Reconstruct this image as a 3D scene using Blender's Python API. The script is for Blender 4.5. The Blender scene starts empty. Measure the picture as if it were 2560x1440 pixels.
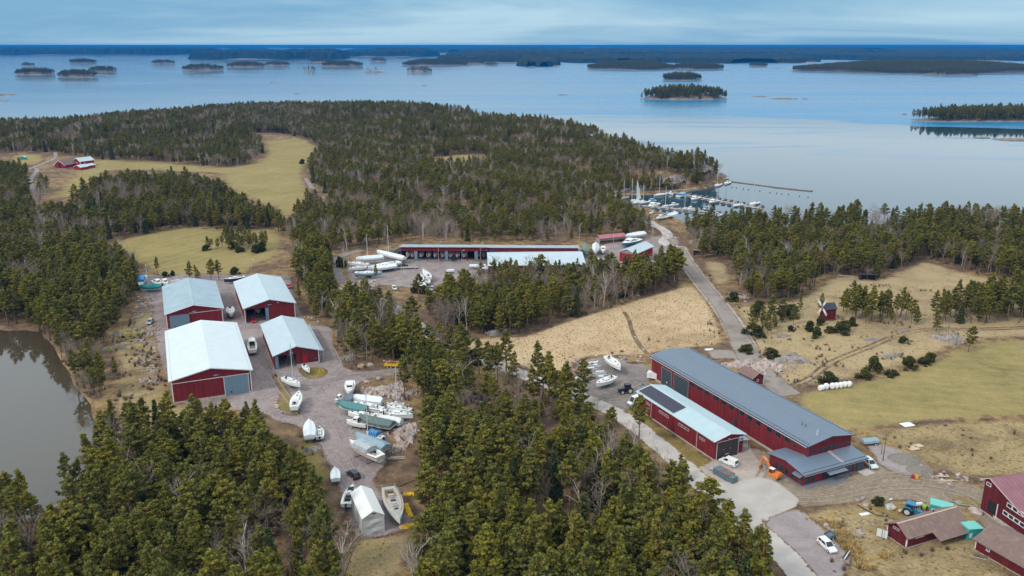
import bpy, bmesh, math, random
import numpy as np
from mathutils import Vector, Matrix
from mathutils.geometry import delaunay_2d_cdt
random.seed(7)
RNG = np.random.default_rng(11)
SC = bpy.context.scene
COL = SC.collection
R = math.radians
# ------------------------------------------------------------------ camera, sky, sun, exposure
CAM_H, FPX, HOR = 95.0, 2060.0, 113.0
PITCH = math.atan2(720 - HOR, FPX)
CP, SP = math.cos(PITCH), math.sin(PITCH)
cam = bpy.data.cameras.new('camera')
cam.sensor_width = 36.0
cam.lens = 36.0 * FPX / 2560.0
cam.clip_start = 1.0
cam.clip_end = 120000.0
camo = bpy.data.objects.new('camera', cam)
COL.objects.link(camo)
camo.location = (0, 0, CAM_H)
camo.rotation_euler = (math.pi / 2 - PITCH, 0, 0)
SC.camera = camo
SUN_EL, SUN_AZ = 42.0, 235.0          # azimuth measured from +Y towards +X: the light comes from behind, a little left
wd = bpy.data.worlds.new('World')
SC.world = wd
wd.use_nodes = True
wn, wl = wd.node_tree.nodes, wd.node_tree.links
wn.clear()
def wnode(t, **k):
 n = wn.new(t)
 for a, b in k.items():
  setattr(n, a, b)
 return n
sky = wnode('ShaderNodeTexSky', sky_type='NISHITA', sun_disc=False)
sky.sun_elevation = R(SUN_EL)
sky.sun_rotation = R(SUN_AZ)
sky.air_density = 1.0
sky.dust_density = 1.2
tcw = wnode('ShaderNodeTexCoord')
sepw = wnode('ShaderNodeSeparateXYZ')
wl.new(tcw.outputs['Generated'], sepw.inputs[0])
# cloud layer seen in perspective: divide by the elevation so that the bands flatten towards the horizon
mx = wnode('ShaderNodeMath', operation='MAXIMUM')
mx.inputs[1].default_value = 0.0
wl.new(sepw.outputs['Z'], mx.inputs[0])
ad = wnode('ShaderNodeMath', operation='ADD')
ad.inputs[1].default_value = 0.10
wl.new(mx.outputs[0], ad.inputs[0])
dv1 = wnode('ShaderNodeMath', operation='DIVIDE')
dv2 = wnode('ShaderNodeMath', operation='DIVIDE')
wl.new(sepw.outputs['X'], dv1.inputs[0]); wl.new(ad.outputs[0], dv1.inputs[1])
wl.new(sepw.outputs['Y'], dv2.inputs[0]); wl.new(ad.outputs[0], dv2.inputs[1])
cmb = wnode('ShaderNodeCombineXYZ')
wl.new(dv1.outputs[0], cmb.inputs[0]); wl.new(dv2.outputs[0], cmb.inputs[1])
cmap = wnode('ShaderNodeMapping')
cmap.inputs['Scale'].default_value = (0.26, 0.36, 1)
cmap.inputs['Location'].default_value = (3.65, 1.3, 0)
wl.new(cmb.outputs[0], cmap.inputs[0])
cno = wnode('ShaderNodeTexNoise')
cno.inputs['Scale'].default_value = 1.0
cno.inputs['Detail'].default_value = 6.0
cno.inputs['Roughness'].default_value = 0.55
cno.inputs['Distortion'].default_value = 0.5
wl.new(cmap.outputs[0], cno.inputs['Vector'])
crm = wnode('ShaderNodeValToRGB')      # thin patches to thick patches of the layer
crm.color_ramp.elements[0].position = 0.40
crm.color_ramp.elements[0].color = (1.45, 3.5, 5.6, 1)
crm.color_ramp.elements[1].position = 0.62
crm.color_ramp.elements[1].color = (3.7, 5.7, 7.1, 1)
wl.new(cno.outputs['Fac'], crm.inputs[0])
# the overcast deck grows whiter with height
el = wnode('ShaderNodeMapRange')
el.inputs['From Min'].default_value = 0.056
el.inputs['From Max'].default_value = 0.10
wl.new(mx.outputs[0], el.inputs['Value'])
deck = wnode('ShaderNodeMixRGB')
deck.inputs[2].default_value = (9.0, 10.2, 10.8, 1)
fm = wnode('ShaderNodeMath', operation='MULTIPLY')
fm.inputs[1].default_value = 0.92
wl.new(el.outputs[0], fm.inputs[0])
wl.new(fm.outputs[0], deck.inputs[0]); wl.new(crm.outputs[0], deck.inputs[1])
mixw = wnode('ShaderNodeMixRGB')
mixw.inputs[0].default_value = 0.86
wl.new(sky.outputs[0], mixw.inputs[1]); wl.new(deck.outputs[0], mixw.inputs[2])
bg = wnode('ShaderNodeBackground')
bg.inputs['Strength'].default_value = 0.10
wl.new(mixw.outputs[0], bg.inputs['Color'])
wo = wnode('ShaderNodeOutputWorld')
wl.new(bg.outputs[0], wo.inputs[0])
sd = bpy.data.lights.new('sun', 'SUN')
sd.energy = 1.5
sd.angle = R(11)
sd.color = (1.0, 0.95, 0.87)
so = bpy.data.objects.new('sun', sd)
COL.objects.link(so)
_az, _el = R(SUN_AZ), R(SUN_EL)
_dirv = Vector((math.sin(_az) * math.cos(_el), math.cos(_az) * math.cos(_el), math.sin(_el)))
so.rotation_euler = _dirv.to_track_quat('Z', 'Y').to_euler()
so.location = (0, 0, 300)
SC.view_settings.view_transform = 'Standard'
SC.view_settings.look = 'None'
SC.view_settings.gamma = 1
SC.view_settings.use_curve_mapping = False
SC.view_settings.exposure = 0.30
SC.render.engine = 'CYCLES'
cy = SC.cycles
cy.max_bounces = 5
cy.diffuse_bounces = 2
cy.glossy_bounces = 2
cy.transmission_bounces = 2
cy.volume_bounces = 0
cy.use_denoising = True
cy.caustics_reflective = False
cy.caustics_refractive = False
# ------------------------------------------------------------------ pixel of the photograph -> point of the place
def G(u, v, z=0.0):
 dx = u - 1280.0
 dy = FPX * CP - (v - 720.0) * SP
 dz = -(v - 720.0) * CP - FPX * SP
 t = (z - CAM_H) / dz
 return (dx * t, dy * t)
def to_px(x, y, z):
 d = y * CP - (z - CAM_H) * SP
 up = y * SP + (z - CAM_H) * CP
 return 1280 + FPX * x / d, 720 - FPX * up / d, d
def GP(pts, z=0.0):
 return [G(u, v, z) for u, v in pts]
# ------------------------------------------------------------------ materials
MATS = {}
class NT:
 """small helper round one node material"""
 def __init__(s, name, rough=0.8, spec=0.3, metal=0.0):
  m = bpy.data.materials.new(name)
  m.use_nodes = True
  s.m, s.n, s.l = m, m.node_tree.nodes, m.node_tree.links
  s.b = s.n['Principled BSDF']
  s.b.inputs['Roughness'].default_value = rough
  s.b.inputs['Specular IOR Level'].default_value = spec
  s.b.inputs['Metallic'].default_value = metal
  MATS[name] = m
 def new(s, t, **k):
  n = s.n.new(t)
  for a, b in k.items():
   setattr(n, a, b)
  return n
 def put(s, sock, val):
  if hasattr(val, 'is_output') or isinstance(val, bpy.types.NodeSocket):
   s.l.new(val, sock)
  elif isinstance(val, (tuple, list)) and len(val) == 3 and len(sock.default_value) == 4:
   sock.default_value = (*val, 1)
  else:
   sock.default_value = val
 def pos(s):
  return s.new('ShaderNodeNewGeometry').outputs['Position']
 def objc(s):
  return s.new('ShaderNodeTexCoord').outputs['Object']
 def mapv(s, vec, scale=(1, 1, 1), rot=(0, 0, 0), loc=(0, 0, 0)):
  n = s.new('ShaderNodeMapping')
  s.put(n.inputs[0], vec)
  n.inputs['Scale'].default_value = scale
  n.inputs['Rotation'].default_value = rot
  n.inputs['Location'].default_value = loc
  return n.outputs[0]
 def noise(s, vec, scale, detail=3, rough=0.55, dist=0.0):
  n = s.new('ShaderNodeTexNoise')
  s.put(n.inputs['Vector'], vec)
  n.inputs['Scale'].default_value = scale
  n.inputs['Detail'].default_value = detail
  n.inputs['Roughness'].default_value = rough
  n.inputs['Distortion'].default_value = dist
  return n.outputs['Fac']
 def wave(s, vec, scale, dist=0.0, axis='X', prof='SIN', detail=1):
  n = s.new('ShaderNodeTexWave', wave_type='BANDS', bands_direction=axis, wave_profile=prof)
  s.put(n.inputs['Vector'], vec)
  n.inputs['Scale'].default_value = scale
  n.inputs['Distortion'].default_value = dist
  n.inputs['Detail'].default_value = detail
  return n.outputs['Fac']
 def math(s, op, a, b=0.0):
  n = s.new('ShaderNodeMath', operation=op)
  s.put(n.inputs[0], a)
  s.put(n.inputs[1], b)
  return n.outputs[0]
 def rng(s, v, a, b, c=0.0, d=1.0, smooth=True):
  n = s.new('ShaderNodeMapRange')
  if smooth:
   n.interpolation_type = 'SMOOTHSTEP'
  s.put(n.inputs['Value'], v)
  for k, x in zip(('From Min', 'From Max', 'To Min', 'To Max'), (a, b, c, d)):
   n.inputs[k].default_value = x
  return n.outputs['Result']
 def ramp(s, fac, stops):
  n = s.new('ShaderNodeValToRGB')
  e = n.color_ramp.elements
  while len(e) < len(stops):
   e.new(0.5)
  for k, (p, c) in enumerate(stops):
   e[k].position = p
   e[k].color = (*c, 1)
  s.put(n.inputs[0], fac)
  return n.outputs[0]
 def mix(s, fac, a, b, mode='MIX'):
  n = s.new('ShaderNodeMixRGB', blend_type=mode)
  s.put(n.inputs[0], fac)
  s.put(n.inputs[1], a)
  s.put(n.inputs[2], b)
  return n.outputs[0]
 def bump(s, h, strength=0.3, dist=0.1):
  n = s.new('ShaderNodeBump')
  n.inputs['Strength'].default_value = strength
  n.inputs['Distance'].default_value = dist
  s.put(n.inputs['Height'], h)
  s.l.new(n.outputs[0], s.b.inputs['Normal'])
 def attr(s, name):
  n = s.new('ShaderNodeAttribute')
  n.attribute_name = name
  return n.outputs['Fac']
 def rand(s):
  return s.new('ShaderNodeObjectInfo').outputs['Random']
 def col(s, c):
  s.put(s.b.inputs['Base Color'], c)
  return s.m
def plain(name, c, rough=0.6, spec=0.3, metal=0.0, var=0.12, scale=1.5, emit=None):
 """one paint or stuff with a little wear: darker and lighter patches plus fine grain"""
 t = NT(name, rough, spec, metal)
 o = t.objc()
 f = t.noise(o, scale, 5, 0.65)
 lo = tuple(x * (1 - var) for x in c)
 hi = tuple(min(1, x * (1 + var)) for x in c)
 t.col(t.ramp(f, [(0.3, lo), (0.7, hi)]))
 return t.m
# ------------------------------------------------------------------ mesh helpers
class MB:
 """collects shapes, then becomes ONE mesh object"""
 def __init__(s):
  s.v, s.f, s.mi = [], [], []
 def add(s, vs, fs, mi=0):
  b = len(s.v)
  s.v += [tuple(p) for p in vs]
  s.f += [tuple(i + b for i in f) for f in fs]
  s.mi += [mi] * len(fs)
  return s
 def box(s, c, d, rz=0.0, mi=0, rx=0.0, ry=0.0):
  x, y, z = d[0] / 2, d[1] / 2, d[2] / 2
  vs = [Vector(p) for p in ((-x, -y, -z), (x, -y, -z), (x, y, -z), (-x, y, -z), (-x, -y, z), (x, -y, z), (x, y, z), (-x, y, z))]
  if rz or rx or ry:
   m = Matrix.Rotation(rz, 3, 'Z') @ Matrix.Rotation(ry, 3, 'Y') @ Matrix.Rotation(rx, 3, 'X')
   vs = [m @ p for p in vs]
  c = Vector(c)
  return s.add([p + c for p in vs], [(0, 3, 2, 1), (4, 5, 6, 7), (0, 1, 5, 4), (1, 2, 6, 5), (2, 3, 7, 6), (3, 0, 4, 7)], mi)
 def b0(s, x0, x1, y0, y1, z0, z1, mi=0):
  return s.box(((x0 + x1) / 2, (y0 + y1) / 2, (z0 + z1) / 2), (x1 - x0, y1 - y0, z1 - z0), 0, mi)
 def quad(s, a, b, c, d, mi=0):
  return s.add([a, b, c, d], [(0, 1, 2, 3)], mi)
 def prism(s, poly, ext, mi=0):
  """polygon in 3-D pushed along ext"""
  n = len(poly)
  e = Vector(ext)
  a = [Vector(p) for p in poly]
  vs = a + [p + e for p in a]
  fs = [tuple(range(n))[::-1], tuple(range(n, 2 * n))] + [(i, (i + 1) % n, n + (i + 1) % n, n + i) for i in range(n)]
  return s.add(vs, fs, mi)
 def tube(s, p0, p1, r0, r1=None, n=6, cap=True, mi=0):
  r1 = r0 if r1 is None else r1
  p0, p1 = Vector(p0), Vector(p1)
  d = (p1 - p0)
  if d.length < 1e-6:
   return s
  d.normalize()
  u = d.orthogonal().normalized()
  w = d.cross(u)
  vs = []
  for p, r in ((p0, r0), (p1, r1)):
   for k in range(n):
    a = 2 * math.pi * k / n
    vs.append(p + u * (r * math.cos(a)) + w * (r * math.sin(a)))
  fs = [(k, (k + 1) % n, n + (k + 1) % n, n + k) for k in range(n)]
  if cap:
   fs += [tuple(range(n))[::-1], tuple(range(n, 2 * n))]
  return s.add(vs, fs, mi)
 def path(s, pts, r, n=5, mi=0):
  for a, b in zip(pts, pts[1:]):
   s.tube(a, b, r, r, n, True, mi)
  return s
 def lathe(s, prof, c=(0, 0, 0), n=12, axis='Z', mi=0):
  vs, fs = [], []
  for (r, h) in prof:
   for k in range(n):
    a = 2 * math.pi * k / n
    if axis == 'Z':
     p = (r * math.cos(a), r * math.sin(a), h)
    elif axis == 'X':
     p = (h, r * math.cos(a), r * math.sin(a))
    else:
     p = (r * math.cos(a), h, r * math.sin(a))
    vs.append((p[0] + c[0], p[1] + c[1], p[2] + c[2]))
  m = len(prof)
  for i in range(m - 1):
   for k in range(n):
    fs.append((i * n + k, i * n + (k + 1) % n, (i + 1) * n + (k + 1) % n, (i + 1) * n + k))
  fs += [tuple(range(n))[::-1], tuple(range((m - 1) * n, m * n))]
  return s.add(vs, fs, mi)
 def loft(s, rings, closed=True, cap=True, mi=0):
  n = len(rings[0])
  vs = [p for r in rings for p in r]
  fs = []
  for i in range(len(rings) - 1):
   for k in range(n if closed else n - 1):
    fs.append((i * n + k, i * n + (k + 1) % n, (i + 1) * n + (k + 1) % n, (i + 1) * n + k))
  if cap:
   fs += [tuple(range(n))[::-1], tuple(range((len(rings) - 1) * n, len(rings) * n))]
  return s.add(vs, fs, mi)
 def blob(s, c, rad, seed=0, n=2, rough=0.25, mi=0):
  """rock-like lump"""
  bm = bmesh.new()
  bmesh.ops.create_icosphere(bm, subdivisions=n, radius=1)
  rr = random.Random(seed)
  k = [Vector((rr.gauss(0, 1), rr.gauss(0, 1), rr.gauss(0, 1))).normalized() for _ in range(7)]
  cut = [rr.uniform(0.55, 0.95) for _ in k]
  vs = []
  for v in bm.verts:
   p = v.co.copy()
   for d, q in zip(k, cut):
    e = p.dot(d) - q
    if e > 0:
     p -= d * e * 0.85
   p *= 1 + rr.uniform(-rough, rough) * 0.35
   vs.append((c[0] + p.x * rad[0], c[1] + p.y * rad[1], c[2] + p.z * rad[2]))
  fs = [tuple(v.index for v in f.verts) for f in bm.faces]
  bm.free()
  return s.add(vs, fs, mi)
 def mesh(s, name, mats):
  me = bpy.data.meshes.new(name)
  me.from_pydata(s.v, [], s.f)
  if not isinstance(mats, (list, tuple)):
   mats = [mats]
  for m in mats:
   me.materials.append(MATS[m] if isinstance(m, str) else m)
  if any(s.mi):
   me.polygons.foreach_set('material_index', s.mi)
  me.validate()
  # outward normals
  bm = bmesh.new()
  bm.from_mesh(me)
  bmesh.ops.recalc_face_normals(bm, faces=bm.faces)
  bm.to_mesh(me)
  bm.free()
  return me
 def build(s, name, mats, parent=None, smooth=False, kind=None):
  me = s.mesh(name, mats)
  if smooth:
   me.polygons.foreach_set('use_smooth', [True] * len(me.polygons))
  o = bpy.data.objects.new(name, me)
  COL.objects.link(o)
  if parent is not None:
   o.parent = parent
  if kind:
   o['kind'] = kind
  return o
def tag(o, label, cat, group=None):
 o['label'] = label
 o['category'] = cat
 if group:
  o['group'] = group
 return o
def thing(name, label, cat, loc=(0, 0, 0), rz=0.0, group=None, scale=1.0):
 o = bpy.data.objects.new(name, None)
 o.empty_display_size = 0.3
 COL.objects.link(o)
 o.location = loc if len(loc) == 3 else (*loc, 0)
 o.rotation_euler = (0, 0, rz)
 o.scale = (scale,) * 3
 return tag(o, label, cat, group)
def dup(root, loc, rz=0.0, label=None, group=None, scale=None):
 r = root.copy()
 COL.objects.link(r)
 r.location = loc if len(loc) == 3 else (*loc, 0)
 r.rotation_euler = (0, 0, rz)
 if scale:
  r.scale = (scale,) * 3 if not isinstance(scale, (tuple, list)) else scale
 if label:
  r['label'] = label
 if group:
  r['group'] = group
 for ch in list(root.children):
  c = ch.copy()
  COL.objects.link(c)
  c.parent = r
  for g in list(ch.children):
   d = g.copy()
   COL.objects.link(d)
   d.parent = c
 return r
def kindof(o, k):
 o['kind'] = k
 return o
# ------------------------------------------------------------------ polygons
def inside(poly, P):
 """P (n,2) in polygon"""
 poly = np.asarray(poly, float)
 x, y = P[:, 0], P[:, 1]
 r = np.zeros(len(P), bool)
 j = len(poly) - 1
 for i in range(len(poly)):
  xi, yi = poly[i]
  xj, yj = poly[j]
  if yi != yj:
   c = ((yi > y) != (yj > y)) & (x < (xj - xi) * (y - yi) / (yj - yi) + xi)
   r ^= c
  j = i
 return r
def dist_to(poly, P):
 poly = np.asarray(poly, float)
 d = np.full(len(P), 1e9)
 for a, b in zip(poly, np.roll(poly, -1, 0)):
  ab = b - a
  L = (ab @ ab) or 1e-9
  t = np.clip(((P - a) @ ab) / L, 0, 1)
  d = np.minimum(d, np.hypot(*(P - a - t[:, None] * ab).T))
 return d
def resample(poly, step, jit=0.0, smooth=1):
 p = np.asarray(poly, float)
 for _ in range(smooth):                      # Chaikin corner cutting
  q = np.roll(p, -1, 0)
  p = np.stack([p * 0.75 + q * 0.25, p * 0.25 + q * 0.75], 1).reshape(-1, 2)
 out = []
 for a, b in zip(p, np.roll(p, -1, 0)):
  n = max(1, int(np.hypot(*(b - a)) / step))
  for k in range(n):
   out.append(a + (b - a) * k / n)
 out = np.array(out)
 if jit:
  out = out + RNG.normal(0, jit, out.shape)
 return out
def cdt(poly, pts):
 n = len(poly)
 vs = [Vector(p) for p in poly] + [Vector(p) for p in pts]
 ed = [(i, (i + 1) % n) for i in range(n)]
 ov, oe, of, *_ = delaunay_2d_cdt(vs, ed, [], 1, 1e-4)
 return np.array([(p.x, p.y) for p in ov]), [tuple(f) for f in of]
def grid_in(poly, step, margin):
 p = np.asarray(poly)
 a, b = p.min(0), p.max(0)
 xs = np.arange(a[0] + step / 2, b[0], step)
 ys = np.arange(a[1] + step / 2, b[1], step)
 g = np.stack(np.meshgrid(xs, ys), -1).reshape(-1, 2)
 g = g + RNG.uniform(-0.3, 0.3, g.shape) * step
 g = g[inside(p, g)]
 d = dist_to(p, g)
 k = d > margin
 return g[k], d[k]
def sheet(name, poly, z, mat, edge=2.0, jit=0.0, step=None, smooth=1, kind='structure'):
 """a flat piece of ground with an 'edge' attribute that runs from 0 at its rim to 1 inside"""
 step = step or edge
 p = resample(poly, step, jit, smooth)
 g, d = grid_in(p, step, step * 0.45)
 vs, fs = cdt(p, g)
 e = np.clip(dist_to(p, vs) / edge, 0, 1)
 me = bpy.data.meshes.new(name)
 me.from_pydata([(x, y, z) for x, y in vs], [], fs)
 at = me.attributes.new('edge', 'FLOAT', 'POINT')
 at.data.foreach_set('value', e)
 me.materials.append(MATS[mat])
 o = bpy.data.objects.new(name, me)
 COL.objects.link(o)
 o['kind'] = kind
 if fs and sum((vs[f[1]][0] - vs[f[0]][0]) * (vs[f[2]][1] - vs[f[0]][1]) - (vs[f[1]][1] - vs[f[0]][1]) * (vs[f[2]][0] - vs[f[0]][0]) for f in fs[:50]) < 0:
  me.flip_normals()
 return o
def ribbon(center, width):
 """closed polygon round a polyline of world points"""
 c = np.asarray(center, float)
 for _ in range(2):
  q = np.stack([c[:-1] * 0.75 + c[1:] * 0.25, c[:-1] * 0.25 + c[1:] * 0.75], 1).reshape(-1, 2)
  c = np.vstack([c[:1], q, c[-1:]])
 t = np.gradient(c, axis=0)
 t /= np.maximum(np.hypot(t[:, 0], t[:, 1])[:, None], 1e-9)
 n = np.stack([-t[:, 1], t[:, 0]], 1)
 w = np.asarray(width, float) / 2
 if w.ndim:
  w = np.interp(np.linspace(0, 1, len(c)), np.linspace(0, 1, len(w)), w)[:, None]
 return np.vstack([c + n * w, (c - n * w)[::-1]])
# ------------------------------------------------------------------ ground materials
def ground_col(t, P=None):
 """heath between the fields: dry grass, moss, brown litter"""
 P = P or t.pos()
 big = t.noise(P, 0.035, 4, 0.6, 0.6)
 mid = t.noise(P, 0.25, 5, 0.65)
 fine = t.noise(P, 2.2, 4, 0.7)
 a = t.ramp(mid, [(0.30, (0.105, 0.062, 0.042)), (0.45, (0.20, 0.125, 0.07)), (0.56, (0.33, 0.23, 0.115)), (0.72, (0.23, 0.18, 0.06))])
 b = t.ramp(mid, [(0.32, (0.09, 0.06, 0.045)), (0.55, (0.175, 0.115, 0.075)), (0.75, (0.29, 0.20, 0.11))])
 c = t.mix(t.rng(big, 0.42, 0.58), a, b)
 return t.mix(0.75, c, t.ramp(fine, [(0.25, (0.32, 0.30, 0.28)), (0.75, (0.74, 0.72, 0.68))]), 'OVERLAY')
def finish_sheet(t, inner, P, soft=0.55, outer=None):
 e = t.attr('edge')
 n = t.noise(P, 0.9, 5, 0.7)
 k = t.rng(t.math('ADD', e, t.math('MULTIPLY', t.math('SUBTRACT', n, 0.5), 1.5)), 0.12, 0.12 + soft)
 return t.mix(k, outer or ground_col(t, P), inner)
def mk_ground():
 t = NT('ground_heath', 0.95, 0.1)
 P = t.pos()
 t.col(ground_col(t, P))
 t.bump(t.noise(P, 1.6, 5, 0.7), 0.9, 0.25)
def mk_field(name, stops, stripe=None, fine_amt=0.7, soft=0.7):
 t = NT(name, 0.95, 0.1)
 P = t.pos()
 big = t.noise(P, 0.03, 4, 0.6, 0.8)
 mid = t.noise(P, 0.16, 5, 0.68, 0.3)
 f = t.math('ADD', t.math('MULTIPLY', big, 0.55), t.math('MULTIPLY', mid, 0.45))
 c = t.ramp(f, stops)
 if stripe:
  sc, rot, amt, col = stripe
  w = t.wave(t.mapv(P, (1, 1, 1), (0, 0, rot)), sc, 6.0, 'X', 'SIN', 3)
  w2 = t.noise(t.mapv(P, (0.35, 0.02, 1), (0, 0, rot)), 1.0, 3, 0.6)
  c = t.mix(t.math('MULTIPLY', t.rng(w, 0.55, 0.9), t.math('MULTIPLY', w2, amt)), c, col)
 fine = t.noise(P, 1.7, 4, 0.75)
 c = t.mix(fine_amt, c, t.ramp(fine, [(0.28, (0.33, 0.33, 0.33)), (0.72, (0.72, 0.71, 0.68))]), 'OVERLAY')
 t.col(finish_sheet(t, c, P, soft))
 t.bump(t.noise(P, 1.3, 4, 0.75), 0.8, 0.22)
def mk_gravel(name, stops, rut=0.35, soft=0.5, rutcol=(0.30, 0.25, 0.22), fine=0.55, stain=None, outer=None):
 t = NT(name, 0.92, 0.2)
 P = t.pos()
 mid = t.noise(P, 0.11, 5, 0.62, 1.2)
 c = t.ramp(mid, stops)
 lines = t.noise(t.mapv(t.mix(0.06, P, t.new('ShaderNodeTexNoise').outputs['Color']), (1, 1, 1)), 0.35, 2, 0.5, 3.5)
 c = t.mix(t.math('MULTIPLY', t.rng(lines, 0.52, 0.60), rut), c, rutcol)
 if stain:
  s = t.noise(P, 0.3, 4, 0.6, 0.4)
  c = t.mix(t.math('MULTIPLY', t.rng(s, 0.60, 0.72), 0.55), c, stain)
 fn = t.noise(P, 4.5, 4, 0.8)
 c = t.mix(fine, c, t.ramp(fn, [(0.25, (0.36, 0.36, 0.36)), (0.75, (0.66, 0.66, 0.66))]), 'OVERLAY')
 t.col(finish_sheet(t, c, P, soft, outer))
 t.bump(t.noise(P, 3.0, 4, 0.75), 0.35, 0.06)
mk_ground()
mk_field('field_pasture', [(0.30, (0.185, 0.155, 0.055)), (0.45, (0.265, 0.21, 0.08)), (0.58, (0.315, 0.24, 0.105)), (0.72, (0.40, 0.295, 0.15))], (0.05, 0.5, 0.5, (0.37, 0.28, 0.12)), 0.5)
mk_field('field_dry', [(0.30, (0.26, 0.175, 0.105)), (0.42, (0.43, 0.30, 0.18)), (0.56, (0.53, 0.385, 0.235)), (0.74, (0.57, 0.43, 0.275))], None, 0.75)
mk_field('field_hill', [(0.30, (0.18, 0.13, 0.08)), (0.42, (0.31, 0.225, 0.13)), (0.55, (0.405, 0.30, 0.17)), (0.66, (0.30, 0.23, 0.115)), (0.78, (0.20, 0.155, 0.075))], None, 0.75)
mk_field('field_green', [(0.32, (0.165, 0.135, 0.055)), (0.45, (0.25, 0.20, 0.08)), (0.58, (0.325, 0.25, 0.105)), (0.70, (0.43, 0.325, 0.165))], (0.06, 1.75, 0.22, (0.48, 0.36, 0.17)), 0.6)
mk_field('field_rough', [(0.30, (0.115, 0.08, 0.05)), (0.42, (0.215, 0.155, 0.085)), (0.54, (0.35, 0.26, 0.14)), (0.64, (0.27, 0.21, 0.09)), (0.78, (0.165, 0.14, 0.06))], None, 0.95)
mk_field('grass_moss', [(0.28, (0.12, 0.09, 0.03)), (0.45, (0.20, 0.155, 0.05)), (0.60, (0.27, 0.20, 0.075)), (0.75, (0.38, 0.27, 0.13))], None, 0.7)
mk_field('litter', [(0.30, (0.075, 0.045, 0.036)), (0.48, (0.15, 0.092, 0.07)), (0.62, (0.22, 0.14, 0.10)), (0.78, (0.33, 0.22, 0.13))], None, 0.9)
mk_gravel('gravel_yard', [(0.25, (0.185, 0.14, 0.135)), (0.5, (0.27, 0.21, 0.20)), (0.75, (0.36, 0.295, 0.275))], 0.5, 0.5, (0.40, 0.335, 0.31))
mk_gravel('gravel_dark', [(0.25, (0.13, 0.11, 0.105)), (0.5, (0.215, 0.18, 0.165)), (0.75, (0.34, 0.28, 0.25))], 0.45, 0.5, (0.33, 0.26, 0.22))
mk_gravel('gravel_light', [(0.25, (0.225, 0.18, 0.178)), (0.5, (0.30, 0.245, 0.24)), (0.75, (0.385, 0.325, 0.31))], 0.25, 0.5, (0.40, 0.34, 0.32))
mk_gravel('dirt', [(0.25, (0.17, 0.125, 0.085)), (0.5, (0.245, 0.185, 0.135)), (0.75, (0.32, 0.25, 0.185))], 0.55, 0.5, (0.375, 0.295, 0.21))
mk_gravel('road_light', [(0.25, (0.40, 0.345, 0.315)), (0.5, (0.49, 0.43, 0.39)), (0.75, (0.57, 0.51, 0.47))], 0.15, 0.28, (0.43, 0.37, 0.33), 0.35)
mk_gravel('road_dark', [(0.25, (0.20, 0.165, 0.145)), (0.5, (0.275, 0.23, 0.20)), (0.75, (0.345, 0.29, 0.255))], 0.35, 0.3, (0.33, 0.275, 0.235), 0.4)
mk_gravel('concrete_slab', [(0.25, (0.38, 0.335, 0.30)), (0.5, (0.455, 0.405, 0.365)), (0.75, (0.53, 0.475, 0.435))], 0.12, 0.18, (0.42, 0.37, 0.33), 0.45, (0.35, 0.30, 0.265), (0.40, 0.345, 0.305))
mk_gravel('concrete_old', [(0.25, (0.29, 0.23, 0.20)), (0.5, (0.42, 0.345, 0.30)), (0.75, (0.52, 0.44, 0.39))], 0.3, 0.2, (0.30, 0.23, 0.20), 0.6, (0.22, 0.17, 0.17), (0.30, 0.24, 0.19))
mk_gravel('verge', [(0.25, (0.33, 0.285, 0.275)), (0.5, (0.43, 0.38, 0.365)), (0.75, (0.52, 0.47, 0.45))], 0.2, 0.8, (0.4, 0.35, 0.33), 0.7)
mk_gravel('yard_rut', [(0.25, (0.31, 0.25, 0.235)), (0.75, (0.40, 0.335, 0.31))], 0.1, 0.9, (0.3, 0.25, 0.23), 0.5, None, (0.27, 0.21, 0.20))
mk_gravel('dirt_rut', [(0.25, (0.32, 0.25, 0.185)), (0.75, (0.42, 0.34, 0.25))], 0.1, 0.9, (0.3, 0.24, 0.18), 0.5, None, (0.245, 0.185, 0.135))
mk_gravel('dark_rut', [(0.25, (0.16, 0.12, 0.09)), (0.75, (0.21, 0.16, 0.12))], 0.1, 0.9, (0.15, 0.12, 0.09), 0.5, None, (0.245, 0.185, 0.135))
mk_gravel('red_dust', [(0.25, (0.30, 0.13, 0.09)), (0.5, (0.40, 0.17, 0.11)), (0.75, (0.40, 0.24, 0.18))], 0.2, 0.8, (0.4, 0.2, 0.14), 0.6)
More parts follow.
